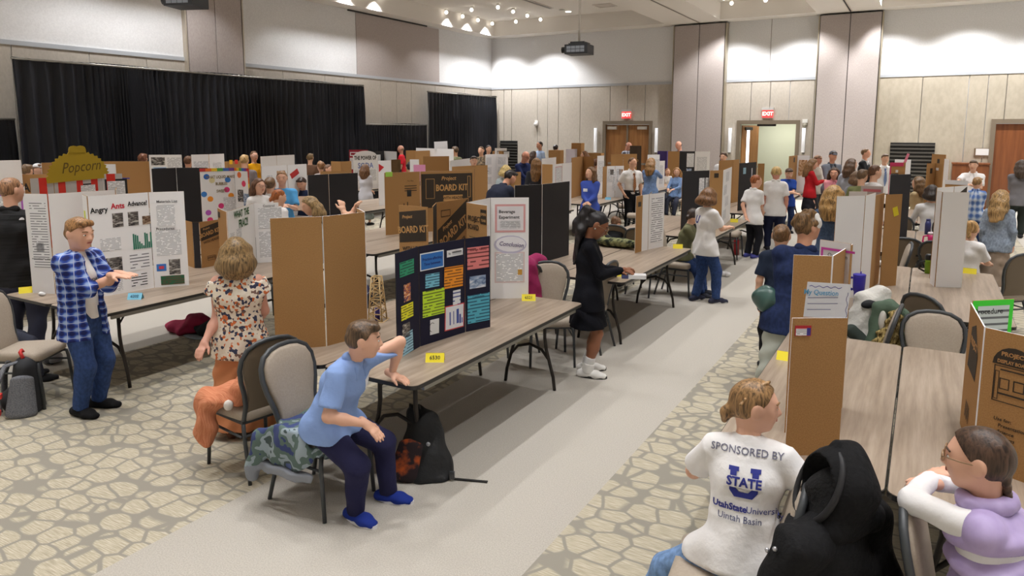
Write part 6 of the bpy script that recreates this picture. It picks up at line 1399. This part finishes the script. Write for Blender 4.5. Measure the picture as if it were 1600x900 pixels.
PP(396, 236, 1.7, 25, 'woman in a golden yellow sweater below the long drape', hair='lowpony', hc=(112, 84, 62), skin=SK, top=(222, 160, 20), sleeve='long', bottom='pants', bc=(50, 54, 70), y=11.6, glasses=(120, 100, 90))
PP(381, 242, 1.55, 165, 'blond child in front of the woman in yellow', hair='short', hc=(184, 150, 100), top=(120, 110, 110), sleeve='long', bottom='pants', bc=(50, 54, 70), y=10.8)
PP(484, 240, 1.66, 165, 'person in a brown fleece jacket, back turned', hair='short', hc=(120, 96, 64), top=(104, 76, 58), sleeve='long', bottom='pants', bc=(50, 54, 70), y=13.2, fat=1.15)
PP(502, 253, 1.45, -160, 'tawny-haired child behind the black board', hair='curly', hc=(146, 106, 72), top=(160, 150, 150), sleeve='long', bottom='pants', bc=(50, 54, 70), y=12.4)
PP(512, 257, 1.4, 60, 'pale child in profile behind the low cardboard strip', hair='lowpony', hc=(110, 78, 56), skin=SK, top=(40, 40, 46), sleeve='long', bottom='pants', bc=(50, 54, 70), y=12.0)
# -- far left
I = person(-7.72, 3.55, 1.80, 128, 'man in a black quilted jacket at the left edge, back turned', hair='crop', hc=(150, 110, 80), skin=SK, top=m_noise('quilt', (18, 18, 20), (28, 28, 31), (3, 3, 60), .6, bump=.5), sleeve='long', bottom='pants', bc=(58, 60, 76), arms=('front', 'front'), look=(-30, 0), fat=1.15, collar=True)
on_cloth(I, '', (.13, .13), 0, (226, 226, 228), polys=[[(-.022, -.010), (.022, -.010), (.018, .004), (.008, .012), (-.004, .013), (-.016, .006)]], name='logo_patch')
person(-6.98, 2.92, 1.40, 80, 'person in a patterned black and white shirt at the left edge', hair='short', hc=(80, 60, 50), top=m_noise('mottled', (50, 52, 66), (186, 190, 204), 22, .9), sleeve='short', sit=.47, bottom='pants', bc=(60, 62, 74))
PP(40, 257, 1.5, 150, 'brown-haired child behind the brown board at the left', hair='short', hc=(112, 86, 60), top=(130, 120, 120), sleeve='long', bottom='pants', bc=(50, 54, 70), y=6.6)
PP(57, 256, 1.55, 60, 'person in a white cap at the far left', hair='short', hc=(120, 90, 70), skin=SK, top=(190, 190, 190), sleeve='long', bottom='pants', bc=(50, 54, 70), cap=(224, 224, 226), y=7.2)
PP(222, 240, 1.55, 160, 'auburn-haired child beside the dark pictures', hair='short', hc=(120, 76, 54), top=(120, 70, 60), sleeve='long', bottom='pants', bc=(50, 54, 70), y=8.7)
PP(293, 244, 1.5, 150, 'brown-haired child between the white boards', hair='short', hc=(106, 74, 52), top=(120, 100, 90), sleeve='long', bottom='pants', bc=(50, 54, 70), y=9.7)
PP(323, 242, 1.5, -80, 'blond child in profile beside the rainbow edged board', hair='bob', hc=(204, 166, 104), skin=SK, top=(190, 60, 70), sleeve='long', bottom='pants', bc=(50, 54, 70), y=9.6)
# ---------------------------------------------------------------- small things on tables, chairs and the floor
def name_tent(px, py, txt, col, label, rz=None, z=TZ, tcol=(70, 70, 40)):
    x, y, _ = at(px, py, z); a = math.radians(20 if rz is None else rz)
    t = thing('name_tent', label, 'name card', (x, y, z), a, 'folded number cards on the tables'); w_, hgt, d = .062, .055, .032
    for s in (-1, 1):
        vs = [(-w_, s*d, 0), (w_, s*d, 0), (w_, 0, hgt), (-w_, 0, hgt)]; vs += [(p[0], p[1]-s*.0012, p[2]+.0008) for p in vs]
        b = MB().add(vs, [(0, 1, 2, 3), (7, 6, 5, 4), (0, 4, 5, 1), (1, 5, 6, 2), (3, 7, 4, 0)]); b.obj('card_face', mat(col, .6), t)
    n = Vector((0, -hgt, d)).normalized()
    if txt: lettering(txt, frame((0, -d*.52, hgt*.5), (1, 0, 0), n) @ Matrix.Translation((0, 0, .002)), .036, tcol, t, .01)
YEL = (238, 220, 40)
name_tent(680, 564, '6530', YEL, 'yellow folded card numbered 6530 before the navy board', 30); name_tent(826, 469, '6521', YEL, 'yellow folded card at the far end of the near center table', 30)
name_tent(962, 431, '', YEL, 'yellow folded card on the second center table, near the white box', 25); name_tent(1059, 388, '', YEL, 'yellow folded card at the far end of the second center table', 20)
name_tent(1147, 347, '', YEL, 'yellow folded card on the third center table', 10); name_tent(42, 457, '', YEL, 'yellow folded card at the left end of the near left table', 60)
name_tent(212, 467, '6202', (130, 200, 228), 'light blue folded card before the ants board', 35, tcol=(50, 90, 120)); name_tent(1229, 562, '', YEL, 'yellow folded card left of the low brown board', 0)
name_tent(1515, 427, '', YEL, 'yellow folded card right of the big white blank board', -5); name_tent(950, 312, '', (120, 190, 226), 'light blue folded card on the fourth left table', 20)
def vessel(px, py, label, col, prof, z=TZ, cat='bottle', name='water_bottle', lid=None, handle=None, rough=.4, body=True):
    x, y, _ = at(px, py, z); t = thing(name, label, cat, (x, y, z))
    MB().lathe(prof, n=20).obj('body', mat(col, rough), t)
    r, hgt = prof[-1]
    if lid: MB().lathe([(r*1.03, hgt), (r*1.03, hgt+lid[1]*.7), (r*.8, hgt+lid[1])], n=18).obj('lid', mat(lid[0], .4), t)
    if handle:
        b = MB(); b.tube([(-r, -.01, hgt-.02), (-r-.045, -.02, hgt-.03), (-r-.05, -.02, hgt-.10), (-r*.95, -.01, hgt-.13)], .011, 8); b.obj('handle', mat(handle, .4), t)
    return t
TUM = [(.034, 0), (.037, .01), (.038, .11), (.048, .125), (.052, .24), (.052, .25)]
t = vessel(1340, 476, 'royal blue tumbler with a handle on the second right table', (54, 44, 170), [(r, z*1.05) for r, z in TUM], cat='tumbler', name='tumbler', lid=((60, 52, 176), .016), handle=(54, 44, 170)); MB().lathe([(.006, .27), (.006, .30)], (.01, 0, 0), 8).obj('straw', mat((70, 64, 180), .4), t)
vessel(1450, 427, 'lime green bottle with a black loop lid beside the blank white board', (122, 166, 34), [(.032, 0), (.036, .01), (.038, .13), (.038, .15)], lid=((30, 32, 34), .06), handle=(40, 42, 44))
vessel(1454, 386, 'magenta tumbler behind the lime green bottle', (186, 30, 100), [(.034, 0), (.04, .1), (.045, .17)], cat='tumbler', name='tumbler', lid=((206, 190, 196), .03), handle=(186, 30, 100))
vessel(1449, 366, 'navy blue bottle farther back on the third right table', (42, 48, 104), [(.04, 0), (.042, .16), (.03, .2)], lid=((50, 56, 110), .03))
vessel(344, 496, 'purple bottle standing on the floor under the left table', (100, 84, 160), [(.035, 0), (.037, .01), (.037, .17), (.02, .2)], z=0, lid=((60, 50, 110), .03))
vessel(1150, 398, 'red bottle on the floor under the third center table', (176, 30, 36), [(.05, 0), (.05, .26), (.03, .3)], z=0, lid=((60, 30, 30), .04))
def lump(name, label, cat, loc, prims, m, h=.009, warp=(.006, 34), cuts=(), parts=()):
    t = thing(name, label, cat, loc); blob('cloth', prims, h, m, t, warp=warp, cuts=cuts)
    for nm, pr, mm, wp in parts: blob(nm, pr, h, mm, t, warp=wp)
    return t
I3 = np.eye(3)
# orange sweater on the left-facing chair
ORG = m_noise('orange_knit', (200, 122, 88), (222, 150, 114), (14, 170, 14), .95, bump=.6)
x, y, _ = at(392, 620, .5)
lump('sweater', 'orange ribbed knit sweater heaped on the seat of the left-facing chair', 'sweater', (-3.92, 3.06, .48), [ell((.05, .02, .05), I3, (.17, .17, .07), 60), ell((.16, .0, .12), I3, (.10, .14, .10), 60), ell((-.04, -.12, .03), I3, (.15, .10, .05), 60), cone((-.06, -.17, .0), (-.05, -.21, -.24), .065, .05, 60), cone((-.12, -.14, .02), (-.10, -.205, -.16), .06, .04, 60)], ORG, warp=(.012, 34), parts=[('white_cuff', [ell((.14, -.17, .03), I3, (.03, .03, .035), 100)], mat((222, 214, 206), .9), None)])
# camouflage jacket on the boy's chair
CAM = m_noise('camo_blue', (70, 84, 78), (150, 162, 176), 11, .9, .4, .62); 
m, n, l, b = nmat('camo')
if n is not None:
    tt = n.new('ShaderNodeTexNoise'); tt.inputs['Scale'].default_value = 9; tt.inputs['Detail'].default_value = 2; l.new(mapping(n, l), tt.inputs['Vector'])
    rr = ramp(n, [(.0, (58, 70, 118)), (.42, (92, 112, 106)), (.52, (150, 164, 172)), (.62, (70, 84, 84)), (.70, (84, 98, 148))]); rr.color_ramp.interpolation = 'CONSTANT'; l.new(tt.outputs['Fac'], rr.inputs[0]); l.new(rr.outputs[0], b.inputs['Base Color']); b.inputs['Roughness'].default_value = .9
CAM = m
lump('jacket', 'grey, green and blue camouflage jacket spread over the boy\'s chair seat', 'jacket', (-3.14, 3.02, .48), [econe((0, -.0, -.005), (0, 0, .035), (1, 0, 0), (.24, .23), (.22, .21), 60), ell((-.02, -.235, -.07), I3, (.23, .03, .13), 70), ell((.225, -.05, -.05), I3, (.025, .17, .09), 70), cone((-.20, -.24, -.04), (-.26, -.27, -.24), .05, .04, 80)], CAM, warp=(.01, 30),
     parts=[('hem_band', [econe((-.02, -.245, -.24), (-.02, -.243, -.19), (1, 0, 0), (.225, .035), (.235, .036), 90), cone((-.26, -.27, -.24), (-.27, -.275, -.29), .045, .038, 90)], mat((136, 140, 148), .95), (.006, 30))])
# black hooded coat on the chair back in the foreground
BLK = m_noise('black_fleece', (14, 14, 16), (24, 24, 26), 60, .85, bump=.4)
t = thing('coat', 'black hooded coat hung over the chair back in the foreground', 'coat', (-.23, 2.74, 0))
blob('coat_body', [econe((0, .0, .84), (.02, 0, .36), (.5, 1, 0), (.19, .10), (.36, .17), 60), cone((-.06, -.20, .80), (.10, .18, .84), .07, .07, 60), cone((-.08, -.22, .80), (-.15, -.30, .34), .08, .085, 60), cone((.13, .2, .80), (.22, .26, .34), .075, .08, 60)], .0095, BLK, t, warp=(.012, 24))
_hc = V(.035, .02, .955); _od = nrm((-.78, -.60, .22)); e1 = nrm(np.cross(_od, V(0, 0, 1))); e2 = np.cross(e1, _od)
def _hollow(X):
    d = X-(_hc+_od*.105); return .092-np.sqrt((d@_od)**2*.8+((d@e1)/.95)**2+((d@e2)/1.25)**2)
blob('hood', [ell(_hc, np.stack([_od, e1, e2]), (.135, .135, .165), 70), cone(_hc+V(.02, .06, .12), _hc+V(-.02, .01, .17), .04, .015, 70), cone(_hc+V(-.02, -.10, -.12), _hc+V(.1, .08, -.12), .06, .06, 60)], .0075, BLK, t, warp=(.006, 30), cuts=[_hollow])
blob('hood_lining', [ell(_hc+_od*.03+V(-.01, -.01, -.05), np.stack([_od, e1, e2]), (.07, .095, .13), 90)], .008, mat((17, 17, 19), .95, bump=(60, .5)), t, warp=(.008, 40))
b = MB(); b.tube([tuple(_hc+_od*(.085-.03*math.sin(a))+e1*math.cos(a)*.108+e2*math.sin(a)*.140) for a in np.linspace(0, 2*PI, 29)[:-1]], .013, 8, closed=True, flat=.8); b.obj('hood_rim', mat((26, 26, 30), .6), t)
for k, p in enumerate(((-.16, -.26, .80), (-.13, -.29, .83), (-.10, -.24, .87))): MB().ball(p, .009, 8).obj('snap', mat((190, 190, 196), .3, .8), t)
# jackets on the chair in the right gap
WHT = mat((222, 220, 214), .95, bump=(30, .5), key=('cloth', 'fleece'))
jx, jy, jz = at(1350, 494, .80)
lump('jacket', 'white fleece jacket with a dark patch, draped over the edge-on chair', 'jacket', (jx, jy, jz), [cone((-.07, .0, -.20), (.02, .05, .10), .11, .10, 60), cone((.02, .05, .10), (.10, .08, .17), .09, .07, 60), cone((.10, .08, .17), (.15, .10, .10), .06, .05, 60), cone((.05, -.02, -.20), (.08, .04, .12), .09, .07, 60)], WHT, h=.010, warp=(.010, 36), parts=[('badge', [ell((.035, -.055, .115), np.stack([nrm((1, .3, .3)), nrm((-.3, 1, -.5)), nrm((-.4, .4, 1))]), (.065, .03, .035), 120)], mat((34, 36, 40), .8), None), ('dark_sleeve', [cone((-.08, -.10, -.10), (.0, -.10, -.17), .05, .05, 90)], mat((52, 62, 56), .9), (.006, 30))])
FUR = m_noise('fur', (78, 60, 30), (206, 182, 120), (90, 90, 30), .9, bump=1)
jx, jy, jz = at(1384, 505, .80)
lump('jacket', 'dark green jacket with a fur-trimmed hood on the same chair', 'jacket', (jx, jy, jz), [cone((-.09, .02, -.18), (-.06, .05, .10), .045, .04, 60), cone((-.06, .05, .10), (.02, .06, .13), .04, .04, 60), cone((.02, .06, .13), (.10, .05, .06), .04, .05, 60), cone((.10, .05, .06), (.12, .05, -.10), .045, .05, 60), ell((.02, .10, -.05), I3, (.12, .06, .16), 60)], mat((84, 104, 86), .8, bump=(20, .4)), h=.010, parts=[('fur_trim', [cone((.06, .01, .06), (.05, .0, -.18), .05, .08, 60), cone((.0, -.02, -.10), (-.02, -.02, -.2), .06, .07, 60)], FUR, (.014, 70)), ('lining', [ell((-.025, .02, .01), I3, (.03, .04, .09), 100)], mat((206, 202, 194), .9), None)])
MAG = mat((150, 30, 86), .9, bump=(16, .5))
lump('jacket', 'magenta jacket hanging on the chair behind the drink board', 'jacket', (-3.45, 6.28, .55), [ell((.02, .0, .36), I3, (.10, .2, .09), 60), cone((.06, .12, .36), (.12, .10, -.02), .10, .11, 60), cone((.06, -.12, .36), (.12, -.10, .0), .10, .11, 60)], MAG, h=.011)
CAM2 = m_noise('camo_green', (34, 40, 30), (140, 142, 100), 13, .9, .42, .58)
lump('jacket', 'green camouflage jacket on the second center table edge', 'jacket', (*at(962, 380, .78)[:2], .78), [ell((0, 0, .02), I3, (.30, .16, .05), 60), cone((-.1, -.1, .03), (.32, -.16, .03), .05, .045, 60), ell((-.25, .05, .06), I3, (.12, .12, .10), 60)], CAM2, h=.012, parts=[('dark_collar', [cone((-.32, .05, .14), (-.12, .02, .04), .06, .05, 70)], mat((24, 25, 26), .9), (.006, 30))])
# heap of coats under the left table
x, y, _ = at(300, 520, 0)
lump('coat', 'crimson coat heaped on the carpet under the left table', 'coat', (x, y, 0), [ell((-.10, 0, .06), I3, (.26, .17, .07), 60), ell((.05, .05, .13), I3, (.17, .12, .09), 60), cone((-.3, -.05, .03), (-.05, -.1, .05), .05, .05, 60)], mat((156, 28, 68), .85, bump=(14, .5)), h=.012, warp=(.014, 28), cuts=[(V(0, 0, 0), V(0, 0, -1.), 200)])
x, y, _ = at(332, 522, 0)
lump('coat', 'black coat lying beside the crimson coat', 'coat', (x, y, 0), [ell((.02, .0, .07), I3, (.22, .18, .09), 60), ell((.1, .05, .12), I3, (.10, .12, .07), 60)], mat((20, 26, 28), .8, bump=(14, .5)), h=.012, warp=(.012, 28), cuts=[(V(0, 0, 0), V(0, 0, -1.), 200)], parts=[('papers', [ell((-.05, -.2, .012), I3, (.16, .06, .012), 100)], mat((150, 160, 166), .7), None)])
# backpacks
x, y, _ = at(34, 640, 0); GR = m_noise('heather', (96, 98, 104), (126, 128, 134), 120, .9)
t = thing('backpack', 'grey and black backpack with red loops on the carpet, left edge', 'backpack', (x, y, 0), math.radians(-35))
blob('body', [econe((0, .04, .02), (0, .06, .36), (1, 0, 0), (.18, .13), (.14, .09), 60, False), ell((0, -.02, .10), I3, (.15, .12, .10), 60)], .009, mat((38, 39, 43), .8), t, cuts=[(V(0, 0, .0), V(0, 0, -1.), 200)])
for s in (-1, 1):
    b = MB(); b.tube([(s*.05, .02, .42), (s*.08, -.07, .40), (s*.12, -.12, .28), (s*.13, -.13, .14), (s*.15, -.10, .05)], [.02, .034, .036, .032, .014], 10, flat=.45); b.obj('strap', GR, t)
blob('front_panel', [econe((.18, .03, .03), (.15, .05, .30), (0, 1, 0), (.11, .05), (.08, .03), 70, False)], .009, GR, t)
b = MB(); b.tube([(-.05, .05, .44), (-.03, .03, .49), (.03, .03, .49), (.05, .05, .44)], .014, 8); b.obj('handle', mat((206, 50, 44), .6), t)
for p in ((.20, -.09, .20), (.19, -.11, .06), (.10, -.15, .03)): MB().cbox(p, (.05, .015, .035)).obj('red_tab', mat((206, 50, 44), .6), t)
x, y, _ = at(664, 742, 0)
t = thing('backpack', 'black backpack with orange printed pocket slumped under the near table', 'backpack', (x, y, 0), math.radians(20))
blob('body', [econe((0, .02, .0), (-.03, .08, .34), (1, 0, 0), (.20, .15), (.11, .08), 55, False), cone((-.04, .06, .33), (-.08, .08, .40), .08, .05, 60)], .009, mat((22, 23, 25), .75, bump=(18, .5)), t, warp=(.008, 30), cuts=[(V(0, 0, .0), V(0, 0, -1.), 200)])
blob('pocket', [econe((-.09, -.08, .05), (-.07, -.04, .22), (1, .3, 0), (.12, .07), (.09, .04), 70, False)], .009, m_noise('fire_print', (44, 34, 38), (196, 92, 40), 14, .7, .5, .72), t)
b = MB(); b.tube([(-.12, .08, .38), (-.11, .05, .46), (-.05, .05, .46), (-.04, .08, .38)], .010, 8); b.obj('handle', mat((22, 22, 24), .7), t)
MB().cbox((.32, -.03, .006), (.22, .022, .006)).obj('strap', mat((30, 28, 28), .8), t); MB().cbox((.20, -.05, .04), (.03, .02, .05)).obj('buckle', mat((60, 62, 66), .4), t)
MB().lathe([(.014, 0), (.014, .004)], n=12).obj('logo', mat((150, 152, 156), .4), t).matrix_local = Matrix.Translation((.06, -.11, .27)) @ Matrix.Rotation(PI/2, 4, 'X')
# truss tower
x, y, _ = at(590, 500, TZ); t = thing('truss_tower', 'small tower of glued balsa sticks on the near center table', 'model tower', (x, y, TZ), .35); BAL = mat((206, 176, 126), .7)
Hh = .36; A_ = lambda k, z: (Vector(((-1, 1, 1, -1)[k % 4], (-1, -1, 1, 1)[k % 4], 0))*(.058-.026*z/Hh)+Vector((0, 0, z)))
def stick(a, b, r=.0045): MB().tube([a, b], r, 4).obj('stick', BAL, t)
for k in range(4):
    stick(A_(k, 0), A_(k, Hh), .006)
    for j in range(6):
        z0, z1 = Hh*j/6, Hh*(j+1)/6; stick(A_(k, z1), A_(k+1, z1)); stick(A_(k if j % 2 else k+1, z0), A_(k+1 if j % 2 else k, z1))
    stick(A_(k, 0)*1.25, A_(k+1, 0)*1.25)
MB().lathe([(.02, .0), (.02, .10)], (0, 0, .0), 12).obj('purple_weight', mat((70, 56, 130), .5), t)
# packets, boxes, papers
def packet(px, py, label, cols, sc=1.0, z=TZ, rz=0):
    x, y, _ = at(px, py, z); t = thing('snack_packet', label, 'packet', (x, y, z), rz)
    blob('bag', [ell((0, 0, .035*sc), I3, (.09*sc, .05*sc, .038*sc), 120)], .006, mat(cols[0], .35), t, warp=(.005, 60)); blob('print', [ell((.03*sc, -.012*sc, .037*sc), I3, (.035*sc, .043*sc, .040*sc), 160)], .006, mat(cols[1], .35), t)
packet(618, 552, 'white and red packet beside the navy board', ((220, 216, 212), (196, 40, 46)), .9); packet(1380, 417, 'white and red packet left on the second right table', ((226, 224, 222), (206, 40, 44)), 1.0)
packet(1474, 440, 'larger crumpled snack packet at the foot of the blank white board', ((222, 220, 222), (200, 70, 80)), 1.35, rz=-.5); packet(66, 462, 'tiny crumpled white tissue on the near left table', ((226, 226, 226), (214, 214, 214)), .5)
packet(1132, 432, 'crumpled white paper cup on the aisle floor', ((226, 224, 222), (210, 206, 204)), 1.1, z=0); packet(80, 566, 'clear plastic bag with black print under the left chair', ((140, 140, 144), (70, 72, 78)), 1.7, z=0)
packet(738, 372, 'small clear plastic cup by the navy board', ((190, 190, 194), (170, 170, 176)), .4, z=1.47) if False else None
x, y, _ = at(967, 425, .93); t = thing('paper_box', 'small white box held by the girl in black', 'box', (-2.21, 6.08, .935), .4)
MB().box((-.07, -.05, 0), (.09, .05, .035)).obj('tray', mat((222, 222, 224), .5), t); MB().box((-.13, -.045, .0), (-.07, .045, .03)).obj('sleeve_end', mat((60, 66, 110), .5), t)
t = thing('clipboard', 'brown clipboard held by the boy in navy', 'clipboard', (*aty(468, 318, 8.7),), .6); MB().cbox((0, 0, 0), (.26, .02, .34), M=Matrix.Rotation(-.9, 4, 'X')).obj('board', mat((150, 120, 94), .7), t); MB().cbox((0, .012, .15), (.1, .015, .03), M=Matrix.Rotation(-.9, 4, 'X')).obj('clip', M_METAL, t)
def carton(px, py, y, w_, h_, label, col=BROWN, d=.25, name='carton'):
    x, yy, zt = aty(px, py, y); t = thing(name, label, 'box', (x, y, TZ)); zt -= TZ
    MB().box((-w_/2, -d/2, 0), (w_/2, d/2, max(.1, zt))).obj('box', m_board(col), t); MB().box((-w_/2-.002, -.02, zt-.002), (w_/2+.002, .02, zt+.002)).obj('tape', mat((150, 120, 80), .4), t)
carton(869, 234.5, 20.6, .42, .3, 'small brown carton on the back tables before the wall'); carton(903, 223.5, 21.8, .36, .3, 'taller brown carton against the back wall')
carton(1037, 236, 21.0, .30, .2, 'purple box on the tables left of the black and white boards', (74, 60, 130)); carton(780, 236, 21.2, .4, .2, 'brown carton below the wall grille beside the corner drape')
carton(930, 239, 20.8, .5, .2, 'low brown carton near the left white wall light')
t = thing('poster_sheet', 'tilted white sheet propped above the boards under the corner drape', 'poster', (*aty(691, 229, 17.4)[:2], TZ)); zz = aty(691, 221, 17.4)[2]-TZ
MB().box((-.24, 0, zz-.26), (.24, .006, zz), M=Matrix.Rotation(-.05, 4, 'Y')).obj('sheet', mat((226, 226, 230), .6), t); MB().box((-.15, .006, 0), (.15, .012, zz-.2)).obj('stand', mat((200, 200, 204), .6), t)
x, y, _ = at(1246, 462, .74)
lump('handbag', 'dark green shiny bag hanging at the side of the denim-jacket child', 'bag', (*aty(1203, 470, 5.85),), [ell((0, 0, 0), I3, (.13, .09, .10), 60), ell((-.04, -.02, .05), I3, (.08, .07, .07), 60)], mat((66, 96, 90), .3), h=.01, warp=(.008, 40))
lump('tote_bag', 'dark bag with a white lattice pattern under the right tables', 'bag', (*at(1508, 548, .1)[:2], 0), [econe((0, 0, 0), (0, 0, .36), (1, 0, 0), (.15, .10), (.12, .08), 60, False)], m_plaid('lattice', (20, 20, 22), (26, 26, 28), (30, 30, 32), 40), h=.012)
